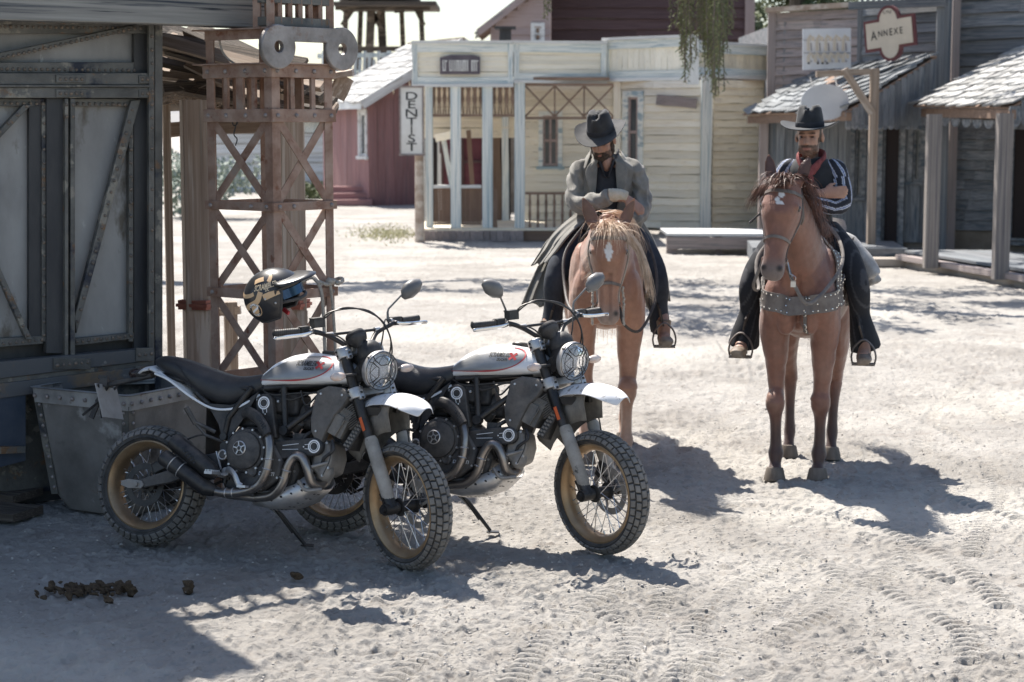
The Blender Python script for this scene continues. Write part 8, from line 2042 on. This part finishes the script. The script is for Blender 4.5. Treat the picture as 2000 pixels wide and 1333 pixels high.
# ------------------------------------------------------------------ left rider
HMl = Matrix.Scale(1.07, 3) @ Matrix.Rotation(R_(-16), 3, 'Z') @ Matrix.Rotation(R_(25), 3, 'Y') @ Matrix.Rotation(R_(3), 3, 'X'); hcl = Vector((-.31, -.03, 2.095))
wr_l = Vector((-.14, .14, 1.735)); 
armsL = [([(-.40, -.150, 1.915), (-.36, -.195, 1.83), (-.28, -.195, 1.69), (-.18, -.11, 1.69), (-.12, .02, 1.735), (-.13, .13, 1.725)], [.042, .044, .042, .040, .034, .028]),
         ([(-.40, .155, 1.915), (-.40, .215, 1.83), (-.37, .235, 1.70), (-.28, .21, 1.60), (-.20, .16, 1.57), (-.17, .12, 1.56)], [.042, .044, .042, .040, .033, .026])]
PL, TL_ = person('bearded man in long grey duster coat and black hat on the chestnut horse', (.42, .235, .165), (.05, .032, .022), HMl, hcl, armsL, feetL, lean=.05,
                 hands=[lambda mb: hand_mb(mb, (-.13, .13, 1.725), (.05, .75, -.60), (.75, .35, .55), .30, s=1, thumb=-1), lambda mb: hand_mb(mb, (-.17, .12, 1.56), (.3, -.7, -.1), (.7, 0, .6), .35, s=-1)])
hat(PL, TL_, HMl, h_felt2, 'hat', .168, .085, droop=.012)
m = MB(); 
for i in range(1):
    m.ball(TL_(.040, 0, -.075), (.052, .058, .045), 16, 12, HMl); m.ball(TL_(.052, 0, -.103), (.036, .036, .026), 14, 10, HMl)
    for s in (-1, 1): m.ball(TL_(.010, s*.062, -.045), (.030, .012, .045), 12, 8, HMl); m.ball(TL_(.080, s*.018, -.047), (.012, .020, .007), 10, 8, HMl)
organic('beard', m, .006, h_beard, PL, it=1, wr=.004, wscale=70)
m = MB(); el(m, [(-.41, 0, 1.50, .155, .115), (-.40, 0, 1.70, .150, .118), (-.39, 0, 1.84, .150, .115), (-.39, 0, 1.93, .10, .085)], 18); sh = organic('shirt', m, .012, h_shirt, PL, it=3, wr=.004)
m = MB(); m.grid([[Vector((-.265+.02*j*(1-j)*0, (-.030+.06*j)*(1-i/6), 1.99-.022*i)) for j in (0, .5, 1)] for i in range(7)]); 
m = MB()
for s in (-1, 1): m.tube(spline([(-.40, s*.075, 2.02), (-.33, s*.065, 1.985), (-.28, s*.035, 1.93), (-.268, s*.012, 1.86)], 4), [(.030, .008)]*13, 8, flat=(0, s*.3, 1))
m.build('shirt_collar', h_shirt, PL)
m = MB(); m.ball((-.335, 0, 1.955), (.075, .048, .075), 14, 10); organic('throat', m, .008, h_skin, PL, cols=lambda v, n: np.tile(np.array((.40, .225, .16)), (len(v), 1)))
# duster coat: body shell open at the front, sleeves, collar and lapels, skirts falling over the saddle
m = MB(); rows = []
for i in range(22):
    t = i/21; z = 2.01-.56*t; hw_ = float(np.interp(t, [0, .08, .2, .5, 1], [.075, .130, .180, .165, .185])); hd_ = float(np.interp(t, [0, .1, .3, .6, 1], [.075, .115, .145, .14, .16])); op = float(np.interp(t, [0, .3, .7, 1], [.42, .55, .45, .7])); row = []
    for j in range(41):
        a = op+(2*math.pi-2*op)*j/40; fold = .010*math.sin(a*7+z*16)+.007*math.sin(a*13-z*21)+.006*math.sin(z*48+a*3); row.append(Vector((-.41+.03*(1-t)+math.cos(a)*(hd_+fold), math.sin(a)*(hw_+fold), z)))
    rows.append(row)
m.grid(rows); o = m.build('coat_body', h_coatc, PL, ang=80); md = o.modifiers.new('s', 'SOLIDIFY'); md.thickness = .010; md.offset = 0
for pts, rs in armsL:
    k = 5 if pts[0][1] < 0 else 6
    m = MB(); P = spline([Vector((-.40, pts[0][1]*.35, 1.895))]+[Vector(p) for p in pts[:k]], 5); R0 = (.050, .064, .066, .062, .058, .050, .042)[:k+1]; m.tube(P, [q.x for q in spline([Vector((r_, 0, 0)) for r_ in R0], 5)], 18)
    organic('coat_sleeve', m, .009, h_coatc, PL, it=2, wr=.018, wscale=17, seed=21 if pts[0][1] < 0 else 25)
for s in (-1, 1):
    m = MB(); m.grid([[Vector(q) for q in row] for row in (
        [(-.47, s*.075, 2.045), (-.40, s*.105, 2.035), (-.33, s*.100, 2.0)], [(-.49, s*.095, 2.00), (-.40, s*.145, 1.985), (-.30, s*.125, 1.945)], [(-.47, s*.10, 1.97), (-.38, s*.165, 1.94), (-.285, s*.135, 1.89)])]); o = m.build('coat_collar', h_coatc, PL, ang=80); md = o.modifiers.new('s', 'SOLIDIFY'); md.thickness = .009; md2 = o.modifiers.new('d', 'SUBSURF'); md2.levels = 2; md2.render_levels = 2
    m = MB(); m.grid([[Vector(q) for q in row] for row in (
        [(-.30, s*.055, 1.985), (-.275, s*.125, 1.95)], [(-.262, s*.055, 1.90), (-.245, s*.150, 1.885)], [(-.245, s*.065, 1.80), (-.235, s*.120, 1.80)], [(-.245, s*.075, 1.68), (-.25, s*.10, 1.68)])]); o = m.build('lapel', h_coatc, PL, ang=80); md = o.modifiers.new('s', 'SOLIDIFY'); md.thickness = .010; md2 = o.modifiers.new('d', 'SUBSURF'); md2.levels = 2; md2.render_levels = 2
def skirt(pts_front, pts_back, name='coat_skirt'):
    n_ = 14; A_ = spline([Vector(p) for p in pts_front], 5); B_ = spline([Vector(p) for p in pts_back], 5); m = MB(); rows = []
    for i, (p, q) in enumerate(zip(A_, B_)):
        t = i/len(A_); rows.append([p.lerp(q, j/n_)+Vector((.025*t*math.sin(j*1.3+.8), .006*t*math.sin(j*1.9), .012*t*math.sin(j*.8))) for j in range(n_+1)])
    m.grid(rows); o = m.build(name, h_coatc, PL, ang=80); md = o.modifiers.new('s', 'SOLIDIFY'); md.thickness = .010
skirt([(-.38, -.10, 1.60), (-.36, -.20, 1.45), (-.32, -.27, 1.30), (-.29, -.31, 1.15), (-.26, -.35, 1.00)], [(-.42, -.19, 1.64), (-.40, -.32, 1.48), (-.36, -.43, 1.30), (-.32, -.51, 1.14), (-.28, -.56, 1.02)])
skirt([(-.27, -.12, 1.58), (-.20, -.20, 1.53), (-.15, -.27, 1.46), (-.16, -.33, 1.38), (-.22, -.40, 1.29)], [(-.34, -.17, 1.64), (-.33, -.29, 1.55), (-.34, -.38, 1.46), (-.36, -.44, 1.36), (-.38, -.50, 1.27)])
skirt([(-.40, .10, 1.58), (-.38, .20, 1.46), (-.35, .27, 1.32), (-.33, .31, 1.18), (-.31, .34, 1.05)], [(-.44, .20, 1.62), (-.42, .30, 1.48), (-.39, .37, 1.32), (-.37, .41, 1.18), (-.35, .43, 1.04)])
m = MB(); m.tube([(-.122, .01, 1.746), (-.125, .05, 1.746), (-.128, .10, 1.742), (-.132, .135, 1.735)], [.046, .044, .040, .036], 16); organic('bandage', m, .007, h_bandage, PL, it=1, wr=.005, wscale=40)
trousers('trousers', h_jean, PL, feetL, None, .012, .86)
boots(PL, feetL)
YR, YL = R_(-90-15), R_(-90-2)
kR, kL = 1.0, 1.0
for o in (HR, BR, bc_, SR, rl, PR): to_world(o, 1.80, 11.42, YR, kR)
for o in (HL, BL, SL, PL): to_world(o, .615, 11.95, YL, kL)
